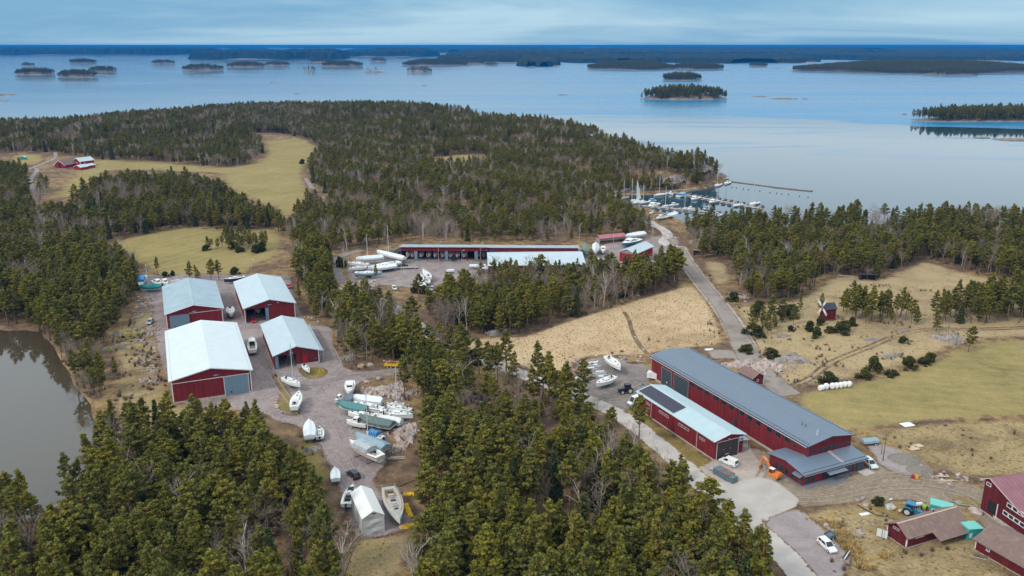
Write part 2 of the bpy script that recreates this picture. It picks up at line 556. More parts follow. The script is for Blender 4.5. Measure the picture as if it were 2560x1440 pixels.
def mk_rock():
 t = NT('rock', 0.9, 0.2)
 P = t.pos()
 a = t.noise(P, 0.5, 5, 0.65)
 c = t.ramp(a, [(0.28, (0.13, 0.115, 0.11)), (0.45, (0.25, 0.215, 0.20)), (0.6, (0.36, 0.31, 0.29)), (0.75, (0.24, 0.20, 0.11))])
 t.col(t.mix(0.7, c, t.ramp(t.noise(P, 3.5, 5, 0.7), [(0.3, (0.32, 0.32, 0.32)), (0.7, (0.7, 0.7, 0.7))]), 'OVERLAY'))
 t.bump(t.noise(P, 2.0, 5, 0.7), 0.6, 0.2)
 t = NT('rock_pink', 0.9, 0.2)
 P = t.pos()
 c = t.ramp(t.noise(P, 0.6, 5, 0.65), [(0.28, (0.22, 0.17, 0.155)), (0.5, (0.44, 0.345, 0.30)), (0.7, (0.58, 0.48, 0.43))])
 t.col(t.mix(0.6, c, t.ramp(t.noise(P, 3.5, 5, 0.7), [(0.3, (0.34, 0.34, 0.34)), (0.7, (0.68, 0.68, 0.68))]), 'OVERLAY'))
 t.bump(t.noise(P, 2.0, 5, 0.7), 0.6, 0.2)
 t = NT('rock_moss', 0.95, 0.1)
 P = t.pos()
 c = t.ramp(t.noise(P, 0.35, 5, 0.65), [(0.30, (0.17, 0.15, 0.13)), (0.46, (0.30, 0.26, 0.22)), (0.56, (0.33, 0.26, 0.09)), (0.75, (0.44, 0.34, 0.14))])
 t.col(t.mix(0.6, c, t.ramp(t.noise(P, 3.0, 5, 0.7), [(0.3, (0.34, 0.34, 0.34)), (0.7, (0.68, 0.68, 0.68))]), 'OVERLAY'))
 t.bump(t.noise(P, 1.5, 5, 0.7), 0.7, 0.25)
mk_rock()
# ------------------------------------------------------------------ relief under the far woods (0 in the fields and yards)
HILLS = []                                    # x, y, rx, ry, height
for (u, v, rx, ry, h) in ((1745, 446, 42, 34, 10), (1660, 452, 55, 32, 9), (1560, 425, 70, 60, 9), (1590, 392, 60, 60, 8), (900, 300, 330, 130, 12), (470, 318, 150, 90, 9),
       (1250, 335, 200, 130, 9), (250, 345, 210, 90, 9), (-40, 345, 180, 90, 8), (1380, 355, 120, 90, 8),
       (2250, 560, 90, 40, 6), (1990, 565, 60, 35, 4), (2480, 590, 70, 45, 5), (1180, 500, 110, 60, 5), (985, 470, 55, 60, 5), (330, 510, 70, 45, 5)):
 x, y = G(u, v)
 HILLS.append((x, y, rx, ry, h))
def hill(x, y):
 z = 0 * x
 for hx, hy, rx, ry, h in HILLS:
  q = np.clip(1 - ((x - hx) / rx) ** 2 - ((y - hy) / ry) ** 2, 0, 1)
  z = np.maximum(z, h * q * q * (3 - 2 * q))
 return z
SEA_Z = -0.8
COAST = GP([(1800, 463), (1755, 471), (1680, 483), (1640, 485), (1530, 487), (1500, 494), (1545, 504), (1600, 513), (1650, 524), (1685, 540), (1740, 560), (1850, 570), (1950, 566),
   (2100, 566), (2300, 567), (2480, 571), (2640, 582), (3000, 640), (3900, 900), (4300, 1500), (3200, 2300), (-700, 2300), (-2200, 1500), (-700, 1300), (-200, 1312), (0, 1298), (90, 1275), (165, 1225), (222, 1120),
   (222, 1040), (192, 1003), (165, 945), (140, 890), (118, 852), (96, 834), (40, 824), (0, 822), (-120, 818), (-400, 800), (-700, 640), (-900, 480), (-900, 350), (-500, 308), (-200, 300), (0, 302), (90, 306), (150, 307), (230, 302), (290, 292),
   (380, 283), (470, 279), (620, 276), (900, 276), (1000, 281), (1130, 292), (1250, 307), (1350, 318), (1450, 332), (1560, 374), (1640, 402), (1700, 418), (1745, 430), (1790, 441), (1822, 450), (1815, 458)])
def build_ground():
 p = resample(COAST, 6, 0.7, 1)
 inner = []
 q = np.roll(p, -1, 0) - np.roll(p, 1, 0)
 q /= np.maximum(np.hypot(q[:, 0], q[:, 1])[:, None], 1e-9)
 area = np.sum(p[:, 0] * np.roll(p[:, 1], -1) - np.roll(p[:, 0], -1) * p[:, 1])
 nrm = np.stack([-q[:, 1], q[:, 0]], 1) * (1 if area > 0 else -1)
 i1 = p + nrm * 3.0
 i1 = i1[inside(p, i1)]
 i1 = i1[dist_to(p, i1) > 2.2]
 g, d = grid_in(p, 9.0, 6.0)
 vs, fs = cdt(p, np.vstack([i1, g]))
 dd = dist_to(p, vs)
 z = hill(vs[:, 0], vs[:, 1]) * np.clip(dd / 16, 0, 1) ** 0.8
 z = np.where(dd < 0.5, SEA_Z - 0.7, np.where(dd < 4.5, z * 0.6 - 0.02, z))
 me = bpy.data.meshes.new('ground')
 me.from_pydata([(x, y, h) for (x, y), h in zip(vs, z)], [], fs)
 at = me.attributes.new('edge', 'FLOAT', 'POINT')
 at.data.foreach_set('value', np.clip(dd / 5, 0, 1))
 me.materials.append(MATS['ground_heath'])
 o = bpy.data.objects.new('ground', me)
 COL.objects.link(o)
 o['kind'] = 'structure'
 bm = bmesh.new(); bm.from_mesh(me)
 bmesh.ops.recalc_face_normals(bm, faces=bm.faces)
 if sum(f.normal.z for f in bm.faces) < 0:
  bmesh.ops.reverse_faces(bm, faces=bm.faces)
 bm.to_mesh(me); bm.free()
 return vs, z
GVS, GZ = build_ground()
_cp = np.asarray(COAST)
def gz(x, y):
 """height of the ground sheet"""
 P = np.array([[x, y]])
 d = dist_to(_cp, P)[0]
 h = float(hill(np.array([x]), np.array([y]))[0])
 return h * min(1, (d / 16)) ** 0.8
# ------------------------------------------------------------------ water
def mk_water():
 t = NT('sea_water', 0.1, 0.5)
 P = t.pos()
 sep = t.new('ShaderNodeSeparateXYZ')
 t.l.new(P, sep.inputs[0])
 X, Y = sep.outputs['X'], sep.outputs['Y']
 # lee water near the land is calm, beyond a ragged line the wind ruffles it
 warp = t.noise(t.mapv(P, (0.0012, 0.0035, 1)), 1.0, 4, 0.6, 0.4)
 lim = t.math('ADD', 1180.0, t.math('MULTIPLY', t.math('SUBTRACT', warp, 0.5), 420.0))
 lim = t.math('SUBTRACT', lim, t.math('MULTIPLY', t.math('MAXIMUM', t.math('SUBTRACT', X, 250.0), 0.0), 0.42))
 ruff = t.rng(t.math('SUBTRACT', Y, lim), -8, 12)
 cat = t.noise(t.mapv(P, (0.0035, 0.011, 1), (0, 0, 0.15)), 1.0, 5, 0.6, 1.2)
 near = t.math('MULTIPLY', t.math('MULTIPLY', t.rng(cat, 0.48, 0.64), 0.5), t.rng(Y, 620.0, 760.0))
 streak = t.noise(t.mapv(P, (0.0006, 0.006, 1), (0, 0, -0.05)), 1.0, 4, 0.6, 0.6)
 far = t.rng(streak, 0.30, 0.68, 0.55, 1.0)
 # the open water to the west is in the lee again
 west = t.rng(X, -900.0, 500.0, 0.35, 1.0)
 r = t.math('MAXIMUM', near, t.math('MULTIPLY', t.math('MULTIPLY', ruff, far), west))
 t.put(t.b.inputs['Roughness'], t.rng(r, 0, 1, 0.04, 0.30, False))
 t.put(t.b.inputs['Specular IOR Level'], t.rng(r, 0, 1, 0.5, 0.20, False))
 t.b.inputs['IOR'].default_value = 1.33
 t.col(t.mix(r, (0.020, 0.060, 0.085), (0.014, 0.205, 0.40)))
 bn = t.new('ShaderNodeBump')
 bn.inputs['Distance'].default_value = 0.10
 t.put(bn.inputs['Strength'], t.rng(r, 0, 1, 0.05, 0.35, False))
 h = t.math('ADD', t.noise(t.mapv(P, (0.25, 0.6, 1)), 1.0, 3, 0.6), t.math('MULTIPLY', t.noise(t.mapv(P, (1.1, 1.6, 1)), 1.0, 2, 0.6), 0.3))
 t.l.new(h, bn.inputs['Height'])
 t.l.new(bn.outputs[0], t.b.inputs['Normal'])
 t = NT('pond_water', 0.05, 1.0)
 P = t.pos()
 t.b.inputs['IOR'].default_value = 1.42
 t.col((0.072, 0.054, 0.032))
 t.bump(t.noise(t.mapv(P, (0.4, 0.8, 1)), 1.0, 3, 0.6), 0.03, 0.1)
mk_water()
def build_sea():
 mb = MB()
 S = 60000
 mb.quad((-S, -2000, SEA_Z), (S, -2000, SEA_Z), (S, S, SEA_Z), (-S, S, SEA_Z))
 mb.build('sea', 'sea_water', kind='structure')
 pond = GP([(-900, 700), (-300, 790), (0, 806), (60, 806), (130, 820), (170, 860), (200, 940), (250, 1010), (260, 1130), (190, 1260), (60, 1330), (-300, 1340), (-900, 1330)])
 mb = MB()
 mb.add([(x, y, SEA_Z + 0.03) for x, y in pond], [tuple(range(len(pond)))])
 mb.build('pond', 'pond_water', kind='structure')
build_sea()
# ------------------------------------------------------------------ fields, yards and roads, each a sheet of its own above the ground
CLEAR = []            # polygons where the woods do not grow
def fld(name, px, mat, z, edge=3.0, step=None, clear=True, smooth=1, jit=0.0):
 w = GP(px)
 sheet(name, w, z, mat, edge, jit, step, smooth)
 if clear:
  CLEAR.append(np.asarray(w))
 return w
fld('pasture', [(632, 336), (700, 333), (760, 346), (801, 366), (795, 392), (765, 412), (762, 440), (778, 470), (770, 505), (738, 548), (735, 570), (700, 565), (690, 520), (640, 505), (575, 480), (548, 450), (550, 432),
    (440, 430), (330, 424), (262, 428), (228, 465), (196, 500), (150, 528), (118, 540), (80, 560), (72, 550), (112, 500), (168, 452), (192, 425), (225, 398), (330, 402), (470, 411), (560, 420), (630, 410), (664, 385), (655, 360), (634, 350)],
 'field_pasture', 0.06, 6.0, 7.0)
fld('pasture', [(25, 388), (110, 384), (112, 408), (60, 416), (22, 402)], 'field_pasture', 0.06, 5)
fld('meadow', [(228, 640), (262, 608), (330, 592), (400, 577), (470, 568), (530, 573), (600, 578), (690, 570), (712, 600), (700, 640), (640, 660), (620, 690), (560, 688), (440, 690), (385, 688), (350, 662), (290, 640)],
 'field_pasture', 0.05, 4)
fld('meadow', [(1055, 408), (1100, 393), (1140, 386), (1210, 389), (1218, 411), (1150, 420), (1080, 422)], 'field_pasture', 0.06, 5)
fld('meadow', [(0, 560), (40, 620), (90, 600), (60, 560)], 'field_pasture', 0.05, 5, clear=False)
DRY = fld('reed_meadow', [(1150, 860), (1180, 848), (1250, 840), (1310, 842), (1380, 815), (1440, 795), (1500, 776), (1545, 766), (1600, 745), (1690, 720), (1735, 711), (1760, 738), (1788, 780), (1806, 835), (1812, 864), (1700, 874),
       (1640, 884), (1600, 892), (1540, 890), (1480, 892), (1440, 905), (1428, 930), (1405, 945), (1340, 930), (1260, 908), (1190, 890)], 'field_dry', 0.05, 2.5)
fld('hillside', [(1740, 650), (1815, 652), (1835, 690), (1815, 730), (1850, 760), (1880, 765), (1990, 750), (2060, 705), (2090, 690), (2150, 690), (2190, 702), (2260, 672), (2308, 648), (2400, 678), (2500, 702), (2620, 722),
     (2700, 850), (2560, 845), (2440, 848), (2380, 870), (2300, 905), (2190, 935), (2090, 960), (1990, 975), (1950, 970), (1905, 925), (1875, 880), (1860, 840), (1842, 790), (1800, 730)], 'field_hill', 0.04, 4)
fld('hay_field', [(2700, 850), (2560, 848), (2450, 850), (2390, 872), (2310, 910), (2190, 942), (2085, 965), (1985, 980), (1975, 1000), (2030, 1055), (2090, 1090), (2250, 1062), (2450, 1048), (2700, 1040)], 'field_green', 0.06, 3.5)
fld('rough_field', [(2090, 1086), (2250, 1064), (2450, 1050), (2700, 1042), (2800, 1200), (2560, 1190), (2460, 1200), (2360, 1185), (2300, 1150), (2230, 1112), (2140, 1095)], 'field_rough', 0.07, 3)
fld('rough_field', [(2000, 1290), (2060, 1262), (2220, 1250), (2330, 1250), (2450, 1290), (2540, 1350), (2800, 1440), (2800, 1620), (2100, 1620), (2040, 1440), (2110, 1390), (2060, 1320)], 'field_rough', 0.05, 2.5)
fld('grass_verge', [(1556, 1022), (1600, 1026), (1660, 1075), (1790, 1157), (1832, 1185), (1806, 1220), (1740, 1178), (1640, 1102), (1575, 1056)], 'grass_moss', 0.05, 1.5)
fld('grass_slope', [(268, 860), (330, 790), (385, 760), (410, 790), (405, 900), (432, 1010), (520, 1030), (420, 1075), (300, 1060), (270, 990), (300, 930)], 'field_rough', 0.045, 3, clear=False)
fld('grass_slope', [(735, 1090), (790, 1095), (812, 1150), (838, 1200), (800, 1215), (750, 1170)], 'grass_moss', 0.045, 2, clear=False)
fld('grass_slope', [(890, 1340), (960, 1330), (1040, 1330), (1000, 1460), (860, 1500), (850, 1390)], 'field_rough', 0.045, 2)
fld('clearing', [(1180, 960), (1330, 965), (1440, 1000), (1540, 1075), (1620, 1140), (1560, 1180), (1400, 1150), (1250, 1090), (1150, 1010)], 'litter', 0.045, 4, clear=False)
fld('clearing', [(1040, 760), (1130, 720), (1250, 760), (1300, 820), (1180, 845), (1070, 815)], 'litter', 0.045, 4, clear=False)
fld('shore_heath', [(1640, 560), (1700, 570), (1760, 640), (1700, 640), (1660, 620)], 'litter', 0.045, 4, clear=False)
# gravel yards
fld('gravel_yard', [(345, 700), (400, 686), (560, 690), (700, 688), (728, 692), (735, 735), (758, 790), (770, 812), (835, 815), (832, 850), (845, 895), (872, 928), (940, 926), (1000, 915), (1000, 938), (925, 945), (892, 962),
     (880, 990), (850, 1003), (990, 1005), (1035, 1040), (1030, 1060), (965, 1065), (985, 1090), (965, 1125), (975, 1155), (938, 1190), (942, 1220), (985, 1262), (1034, 1290), (1044, 1322), (1000, 1330), (930, 1352),
     (880, 1342), (868, 1280), (846, 1232), (838, 1192), (812, 1152), (798, 1112), (760, 1092), (748, 1065), (690, 1056), (650, 1030), (560, 1024), (440, 1016), (404, 930), (385, 840), (382, 770), (352, 735)],
 'gravel_yard', 0.07, 1.4)
fld('storage_yard', [(868, 652), (920, 640), (1000, 640), (1225, 650), (1450, 640), (1500, 612), (1560, 600), (1640, 590), (1690, 588), (1700, 612), (1715, 650), (1690, 655), (1640, 662), (1560, 690), (1470, 690), (1225, 702),
      (1150, 692), (1095, 715), (1040, 722), (985, 715), (930, 712), (880, 728), (866, 720), (868, 690)], 'gravel_yard', 0.07, 1.8)
fld('boat_yard', [(1432, 925), (1450, 902), (1490, 892), (1530, 890), (1575, 905), (1624, 908), (1628, 960), (1604, 985), (1592, 1002), (1572, 1030), (1540, 1024), (1500, 1008), (1445, 982)], 'gravel_dark', 0.07, 1.4)
fld('dirt_yard', [(1868, 1120), (1905, 1120), (1960, 1180), (2005, 1216), (2080, 1205), (2180, 1170), (2196, 1128), (2236, 1108), (2340, 1172), (2330, 1200), (2450, 1213), (2490, 1245), (2560, 1340), (2600, 1400), (2540, 1400), (2470, 1330), (2400, 1265),
     (2220, 1248), (2060, 1266), (1992, 1270), (1930, 1210), (1880, 1160)], 'dirt', 0.09, 1.3)
fld('gravel_patch', [(2128, 1086), (2185, 1102), (2260, 1126), (2325, 1170), (2318, 1196), (2245, 1190), (2190, 1160), (2178, 1128)], 'gravel_light', 0.11, 1.3)
fld('parking_gravel', [(1893, 1300), (1990, 1268), (2020, 1285), (2058, 1318), (2112, 1372), (2136, 1405), (2110, 1450), (2060, 1470), (2034, 1440), (1960, 1365)], 'gravel_light', 0.08, 1.3)
fld('old_concrete', [(1720, 1180), (1768, 1160), (1812, 1130), (1868, 1105), (1886, 1136), (1905, 1160), (1945, 1205), (1890, 1225), (1838, 1215), (1760, 1212)], 'concrete_old', 0.105, 0.8, 1.2, smooth=0)
fld('concrete_apron', [(1702, 1196), (1745, 1192), (1790, 1206), (1836, 1204), (1888, 1193), (1934, 1200), (1962, 1220), (1998, 1250), (1990, 1268), (1950, 1285), (1908, 1300), (1878, 1345), (1842, 1318), (1776, 1258)], 'concrete_slab', 0.135, 1.0, 1.2, smooth=0)
fld('red_gravel', [(1425, 930), (1450, 912), (1470, 916), (1448, 938), (1430, 945)], 'red_dust', 0.10, 1.2, clear=False)
# roads
ROADS = []
def road(name, px, w, mat, z, edge=0.8, clear=3.0):
 c = GP(px)
 r = ribbon(c, w)
 sheet(name, r, z, mat, edge, 0.05, 1.5, 0)
 CLEAR.append(ribbon(c, (max(w) if isinstance(w, (list, tuple)) else w) + clear))
 ROADS.append(np.asarray(c))
MAINROAD = [(2090, 1580), (2012, 1445), (1948, 1375), (1885, 1322), (1820, 1262), (1750, 1203), (1690, 1150), (1640, 1106), (1595, 1069), (1548, 1037), (1500, 1013), (1440, 987), (1380, 964), (1310, 938), (1240, 911), (1180, 893), (1120, 865), (1070, 838), (1046, 815),
   (1018, 790), (970, 762), (915, 738), (880, 722)]
road('road', MAINROAD, 6.0, 'road_light', 0.12, 0.9)
road('road_verge', [(1880, 910), (1858, 860), (1832, 808), (1796, 758), (1752, 705), (1716, 655), (1694, 615)], [11, 9.5, 9, 8.5, 8.5, 8.5, 8.5], 'verge', 0.10, 1.2)
road('road', [(1975, 990), (1925, 950), (1880, 905), (1855, 860), (1832, 812), (1796, 758), (1752, 705), (1716, 655), (1694, 618)], [8, 8, 8.5, 8, 6.5, 6, 6, 6, 6], 'road_dark', 0.13, 0.9)
road('road', [(1700, 622), (1650, 608), (1672, 590), (1660, 574), (1632, 562), (1622, 552)], 6, 'road_light', 0.12, 0.9)
road('gravel_lane', [(1770, 886), (1815, 886), (1855, 888), (1890, 915)], [9, 8, 9, 9], 'road_dark', 0.125, 1.0)
road('gravel_lane', [(880, 722), (856, 708), (842, 680), (838, 650), (862, 636), (905, 626)], 5, 'gravel_yard', 0.11, 1.2)
road('gravel_lane', [(360, 692), (460, 690), (560, 690), (650, 690), (728, 696)], 5, 'gravel_dark', 0.10, 1.2)
road('gravel_lane', [(770, 735), (810, 728), (870, 722)], 6, 'gravel_light', 0.11, 1.2)
road('gravel_lane', [(86, 420), (96, 425), (80, 440), (74, 460), (95, 490), (70, 520)], 4, 'gravel_light', 0.10, 1.2)
road('gravel_lane', [(70, 424), (110, 408), (140, 396), (138, 380)], 4, 'gravel_light', 0.10, 1.2)
road('gravel_lane', [(815, 508), (780, 470), (764, 446)], 4, 'gravel_light', 0.10, 1.2)
TRACK = [(1962, 972), (2008, 956), (2035, 940), (2062, 916), (2100, 895), (2180, 866), (2245, 835), (2330, 821), (2420, 824), (2500, 822), (2600, 818)]
tc = np.asarray(GP(TRACK))
tt = np.gradient(tc, axis=0); tt /= np.hypot(tt[:, 0], tt[:, 1])[:, None]
tn = np.stack([-tt[:, 1], tt[:, 0]], 1)
for s in (-0.95, 0.95):
 sheet('wheel_track', ribbon(tc + tn * s, 0.95), 0.09, 'gravel_dark', 0.35, 0.05, 0.9, 0)
CLEAR.append(ribbon(tc, 6))
# islands of grass left in the gravel
fld('grass_island', [(672, 912), (690, 936), (714, 962), (729, 986), (731, 1013), (759, 1039), (715, 1040), (688, 1022), (690, 1000), (702, 985), (690, 960), (678, 940)], 'grass_moss', 0.09, 0.9, 1.3)
fld('grass_island', [(742, 925), (760, 918), (812, 920), (824, 932), (802, 946), (768, 949)], 'grass_moss', 0.09, 0.9, 1.3)
fld('grass_island', [(2178, 1262), (2220, 1250), (2262, 1262), (2300, 1290), (2250, 1305), (2200, 1290)], 'grass_moss', 0.10, 1.2, 1.3)
fld('grass_island', [(2372, 1242), (2420, 1240), (2470, 1262), (2440, 1285), (2400, 1272)], 'grass_moss', 0.10, 1.2, 1.3)
# ditches
road('ditch', [(1560, 780), (1574, 802), (1580, 830), (1596, 860), (1622, 890), (1636, 905)], 1.5, 'verge', 0.12, 0.5, 1)
road('ditch', [(2150, 1395), (2200, 1440), (2260, 1480)], 1.6, 'litter', 0.10, 0.6, 1)
def ruts(px, mat, w=0.5, gap=1.7, z=0.13):
 c = np.asarray(GP(px))
 t = np.gradient(c, axis=0); t /= np.hypot(t[:, 0], t[:, 1])[:, None]
 n = np.stack([-t[:, 1], t[:, 0]], 1)
 for s in (-gap / 2, gap / 2):
  sheet('wheel_track', ribbon(c + n * s, w), z, mat, w * 0.45, 0.03, w * 0.5, 0)
ruts([(640, 850), (662, 900), (692, 960), (730, 1010), (775, 1060), (815, 1110), (845, 1165), (890, 1235)], 'yard_rut')
ruts([(655, 860), (680, 930), (735, 960), (800, 1005), (840, 1060), (872, 1130), (915, 1210)], 'yard_rut')
ruts([(720, 955), (790, 962), (840, 945), (910, 935), (990, 926)], 'yard_rut')
ruts([(570, 830), (640, 815), (720, 822), (830, 832)], 'yard_rut')
ruts([(790, 830), (830, 870), (850, 920)], 'yard_rut')
ruts([(1950, 1232), (2030, 1238), (2110, 1222), (2190, 1190), (2260, 1185), (2340, 1200), (2440, 1228), (2500, 1280)], 'dirt_rut')
ruts([(1965, 1250), (2070, 1250), (2170, 1225), (2290, 1215), (2400, 1232), (2450, 1262), (2540, 1345)], 'dirt_rut', 0.7)
ruts([(1900, 1130), (1915, 1160), (1905, 1190), (1880, 1215)], 'dirt_rut')
ruts([(1610, 960), (1570, 985), (1530, 998), (1490, 998)], 'dirt_rut', 0.6)
ruts([(1000, 668), (1100, 680), (1180, 672), (1220, 662)], 'yard_rut', 0.8, 2.0)
# ------------------------------------------------------------------ trees: materials
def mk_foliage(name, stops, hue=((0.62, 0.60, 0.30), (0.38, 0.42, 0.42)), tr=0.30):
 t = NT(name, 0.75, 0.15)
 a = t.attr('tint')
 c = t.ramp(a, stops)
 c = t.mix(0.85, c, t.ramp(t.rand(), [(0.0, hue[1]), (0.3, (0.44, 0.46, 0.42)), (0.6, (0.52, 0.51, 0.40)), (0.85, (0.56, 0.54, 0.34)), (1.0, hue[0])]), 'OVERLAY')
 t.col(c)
 tl = t.new('ShaderNodeBsdfTranslucent')
 t.put(tl.inputs['Color'], c)
 ms = t.new('ShaderNodeMixShader')
 ms.inputs[0].default_value = tr
 t.l.new(t.b.outputs[0], ms.inputs[1])
 t.l.new(tl.outputs[0], ms.inputs[2])
 t.l.new(ms.outputs[0], t.n['Material Output'].inputs['Surface'])
 return t.m
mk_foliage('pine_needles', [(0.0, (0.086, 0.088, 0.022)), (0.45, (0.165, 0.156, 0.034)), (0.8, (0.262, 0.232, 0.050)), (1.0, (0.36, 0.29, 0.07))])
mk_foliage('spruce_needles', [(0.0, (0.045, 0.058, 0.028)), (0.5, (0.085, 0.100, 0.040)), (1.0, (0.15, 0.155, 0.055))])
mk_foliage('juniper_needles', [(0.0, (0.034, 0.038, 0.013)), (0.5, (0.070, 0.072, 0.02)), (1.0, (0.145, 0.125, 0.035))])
mk_foliage('dry_blades', [(0.0, (0.36, 0.25, 0.13)), (0.5, (0.52, 0.375, 0.20)), (1.0, (0.66, 0.50, 0.29))], ((0.6, 0.56, 0.42), (0.42, 0.42, 0.36)))
mk_foliage('twig_brush', [(0.0, (0.13, 0.09, 0.075)), (0.5, (0.225, 0.165, 0.14)), (1.0, (0.34, 0.26, 0.215))], ((0.62, 0.5, 0.45), (0.45, 0.45, 0.45)), 0.0)
def mk_bark(name, lo, hi, h0, h1):
 t = NT(name, 0.9, 0.1)
 o = t.objc()
 sep = t.new('ShaderNodeSeparateXYZ')
 t.l.new(o, sep.inputs[0])
 k = t.rng(t.math('ADD', sep.outputs['Z'], t.math('MULTIPLY', t.noise(o, 0.8, 3), 3.0)), h0, h1)
 g = t.noise(t.mapv(o, (1, 1, 0.4)), 6.0, 3)
 t.col(t.mix(0.6, t.mix(k, lo, hi), t.ramp(g, [(0.3, (0.3, 0.3, 0.3)), (0.7, (0.7, 0.7, 0.7))]), 'OVERLAY'))
mk_bark('pine_bark', (0.16, 0.11, 0.085), (0.36, 0.17, 0.075), 4.0, 9.0)
mk_bark('grey_bark', (0.21, 0.17, 0.145), (0.29, 0.235, 0.20), 2.0, 7.0)
mk_bark('birch_bark', (0.42, 0.37, 0.33), (0.50, 0.44, 0.40), 0.0, 5.0)
mk_bark('twig_bark', (0.18, 0.135, 0.12), (0.235, 0.175, 0.155), 2.0, 9.0)
def tri_cloud(centers, radii, n, size, rng, tint0, up=0.35, droop=0.0, flat=0.65):
 """n leaf-sized triangles spread through every clump"""
 m = len(centers)
 C = np.repeat(np.asarray(centers, float), n, 0)
 Rr = np.repeat(np.asarray(radii, float), n)
 d = rng.normal(size=(m * n, 3))
 d /= np.linalg.norm(d, axis=1)[:, None]
 rad = rng.uniform(0.25, 1.0, m * n) ** 0.6
 off = d * (rad * Rr)[:, None]
 off[:, 2] *= flat
 p = C + off
 # each tuft looks outward and upward
 nrm = d + np.array([0, 0, up]) + rng.normal(scale=0.55, size=d.shape)
 nrm /= np.linalg.norm(nrm, axis=1)[:, None]
 a = np.cross(nrm, rng.normal(size=d.shape))
 a /= np.linalg.norm(a, axis=1)[:, None]
 b = np.cross(nrm, a)
 s = size * rng.uniform(0.6, 1.35, m * n)[:, None]
 q = np.stack([p + a * s, p - a * s * 0.55 + b * s * 0.75, p - a * s * 0.45 - b * s * 0.8], 1)
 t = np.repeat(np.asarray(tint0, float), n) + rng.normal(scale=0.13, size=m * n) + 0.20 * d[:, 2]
 return q.reshape(-1, 3), np.repeat(np.clip(t, 0, 1), 3)
def tri_mesh(name, V, T, mat):
 me = bpy.data.meshes.new(name)
 n = len(V)
 me.vertices.add(n)
 me.vertices.foreach_set('co', V.astype(np.float32).ravel())
 me.loops.add(n)
 me.loops.foreach_set('vertex_index', np.arange(n, dtype=np.int32))
 me.polygons.add(n // 3)
 me.polygons.foreach_set('loop_start', np.arange(0, n, 3, dtype=np.int32))
 at = me.attributes.new('tint', 'FLOAT', 'POINT')
 at.data.foreach_set('value', T.astype(np.float32))
 me.materials.append(MATS[mat])
 me.update()
 me.validate()
 return me
def pine(seed, H=14.0, base=0.42, rad=2.6, npuff=46, n=34, size=0.40, top=0.5):
 npuff, n, size, rad, top = int(npuff * 1.75), int(n * 1.25), size * 0.58, rad * 1.06, top + 0.13
 rng = np.random.default_rng(seed)
 tr = MB()
 bend = rng.normal(0, 0.012, 2)
 ax = lambda z: np.array([bend[0] * z * z / H * 3 + 0.12 * math.sin(z * 0.5 + seed), bend[1] * z * z / H * 3 + 0.12 * math.cos(z * 0.43 + seed), z])
 zs = np.linspace(0, H * 0.97, 8)
 r0 = 0.012 * H + 0.03
 for a, b in zip(zs, zs[1:]):
  tr.tube(ax(a), ax(b), r0 * (1 - a / H) ** 0.8 + 0.02, r0 * (1 - b / H) ** 0.8 + 0.02, 6, False)
 C, Rd, T = [], [], []
 nb = int(npuff / 3.0)
 for k in range(nb):
  t = (k + rng.uniform(0, 0.8)) / nb
  z = H * (base + (0.96 - base) * t)
  env = (1 - t) ** top * (0.5 + 0.5 * min(1, t * 3.2)) * rng.uniform(0.55, 1.2)
  L = rad * max(env, 0.12)
  az = k * 2.4 + rng.uniform(-0.5, 0.5)
  rise = rng.uniform(0.05, 0.45) * L
  p0 = ax(z)
  tip = p0 + np.array([math.cos(az) * L, math.sin(az) * L, rise])
  tr.tube(p0, p0 * 0.35 + tip * 0.65, 0.05 + 0.012 * L, 0.025, 4, False)
  tb = rng.uniform(0.10, 0.72)
  side = np.array([-math.sin(az), math.cos(az), 0])
  m = 5 + int(2.2 * L)
  for j in range(m):                       # needle sprays along the limb and its side twigs
   q = 0.30 + 0.72 * (j + rng.uniform(0, 1)) / m
   w = 0.34 * L * (1.15 - q) + 0.10
   c = p0 + (tip - p0) * q + side * rng.normal(0, w) + np.array([0, 0, rng.normal(0.03, 0.13)])
   C.append(c)
   Rd.append(rng.uniform(0.22, 0.50) * (0.75 + 0.07 * rad))
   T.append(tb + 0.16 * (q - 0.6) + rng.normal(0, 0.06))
 for q in range(3):
  C.append(ax(H * (0.95 + 0.02 * q)) + rng.normal(0, 0.15, 3))
  Rd.append(0.55)
  T.append(0.6)
 for k in range(int(rng.integers(2, 6))):      # dead snags under the crown
  z = H * base * rng.uniform(0.45, 0.98)
  az = rng.uniform(0, 6.3)
  p0 = ax(z)
  tr.tube(p0, p0 + np.array([math.cos(az), math.sin(az), -0.1]) * rng.uniform(0.5, 1.4), 0.035, 0.012, 3, False)
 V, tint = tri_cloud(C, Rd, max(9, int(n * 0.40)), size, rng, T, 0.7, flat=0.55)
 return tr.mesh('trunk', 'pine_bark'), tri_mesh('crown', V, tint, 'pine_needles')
def spruce(seed, H=13.0, rad=2.1, n=30):
 rng = np.random.default_rng(seed)
 tr = MB()
 tr.tube((0, 0, 0), (0, 0, H * 0.97), 0.17, 0.02, 6, False)
 C, Rd, T = [], [], []
 z = 0.9
 while z < H * 0.97:
  t = z / H
  L = rad * (1 - t) ** 0.85 + 0.12
  m = max(3, int(5 + 4 * (1 - t)))
  for k in range(m):
   az = 6.283 * k / m + rng.uniform(-0.35, 0.35) + z
   for q in (0.45, 0.9):
    C.append((math.cos(az) * L * q, math.sin(az) * L * q, z - 0.28 * L * q + rng.normal(0, 0.12)))
    Rd.append(0.22 + 0.22 * L * (1.15 - q * 0.5))
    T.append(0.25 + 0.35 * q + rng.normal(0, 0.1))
  z += 0.55 + 0.25 * (1 - t)
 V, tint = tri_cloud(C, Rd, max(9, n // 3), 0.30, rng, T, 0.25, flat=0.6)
 return tr.mesh('trunk', 'grey_bark'), tri_mesh('crown', V, tint, 'spruce_needles')
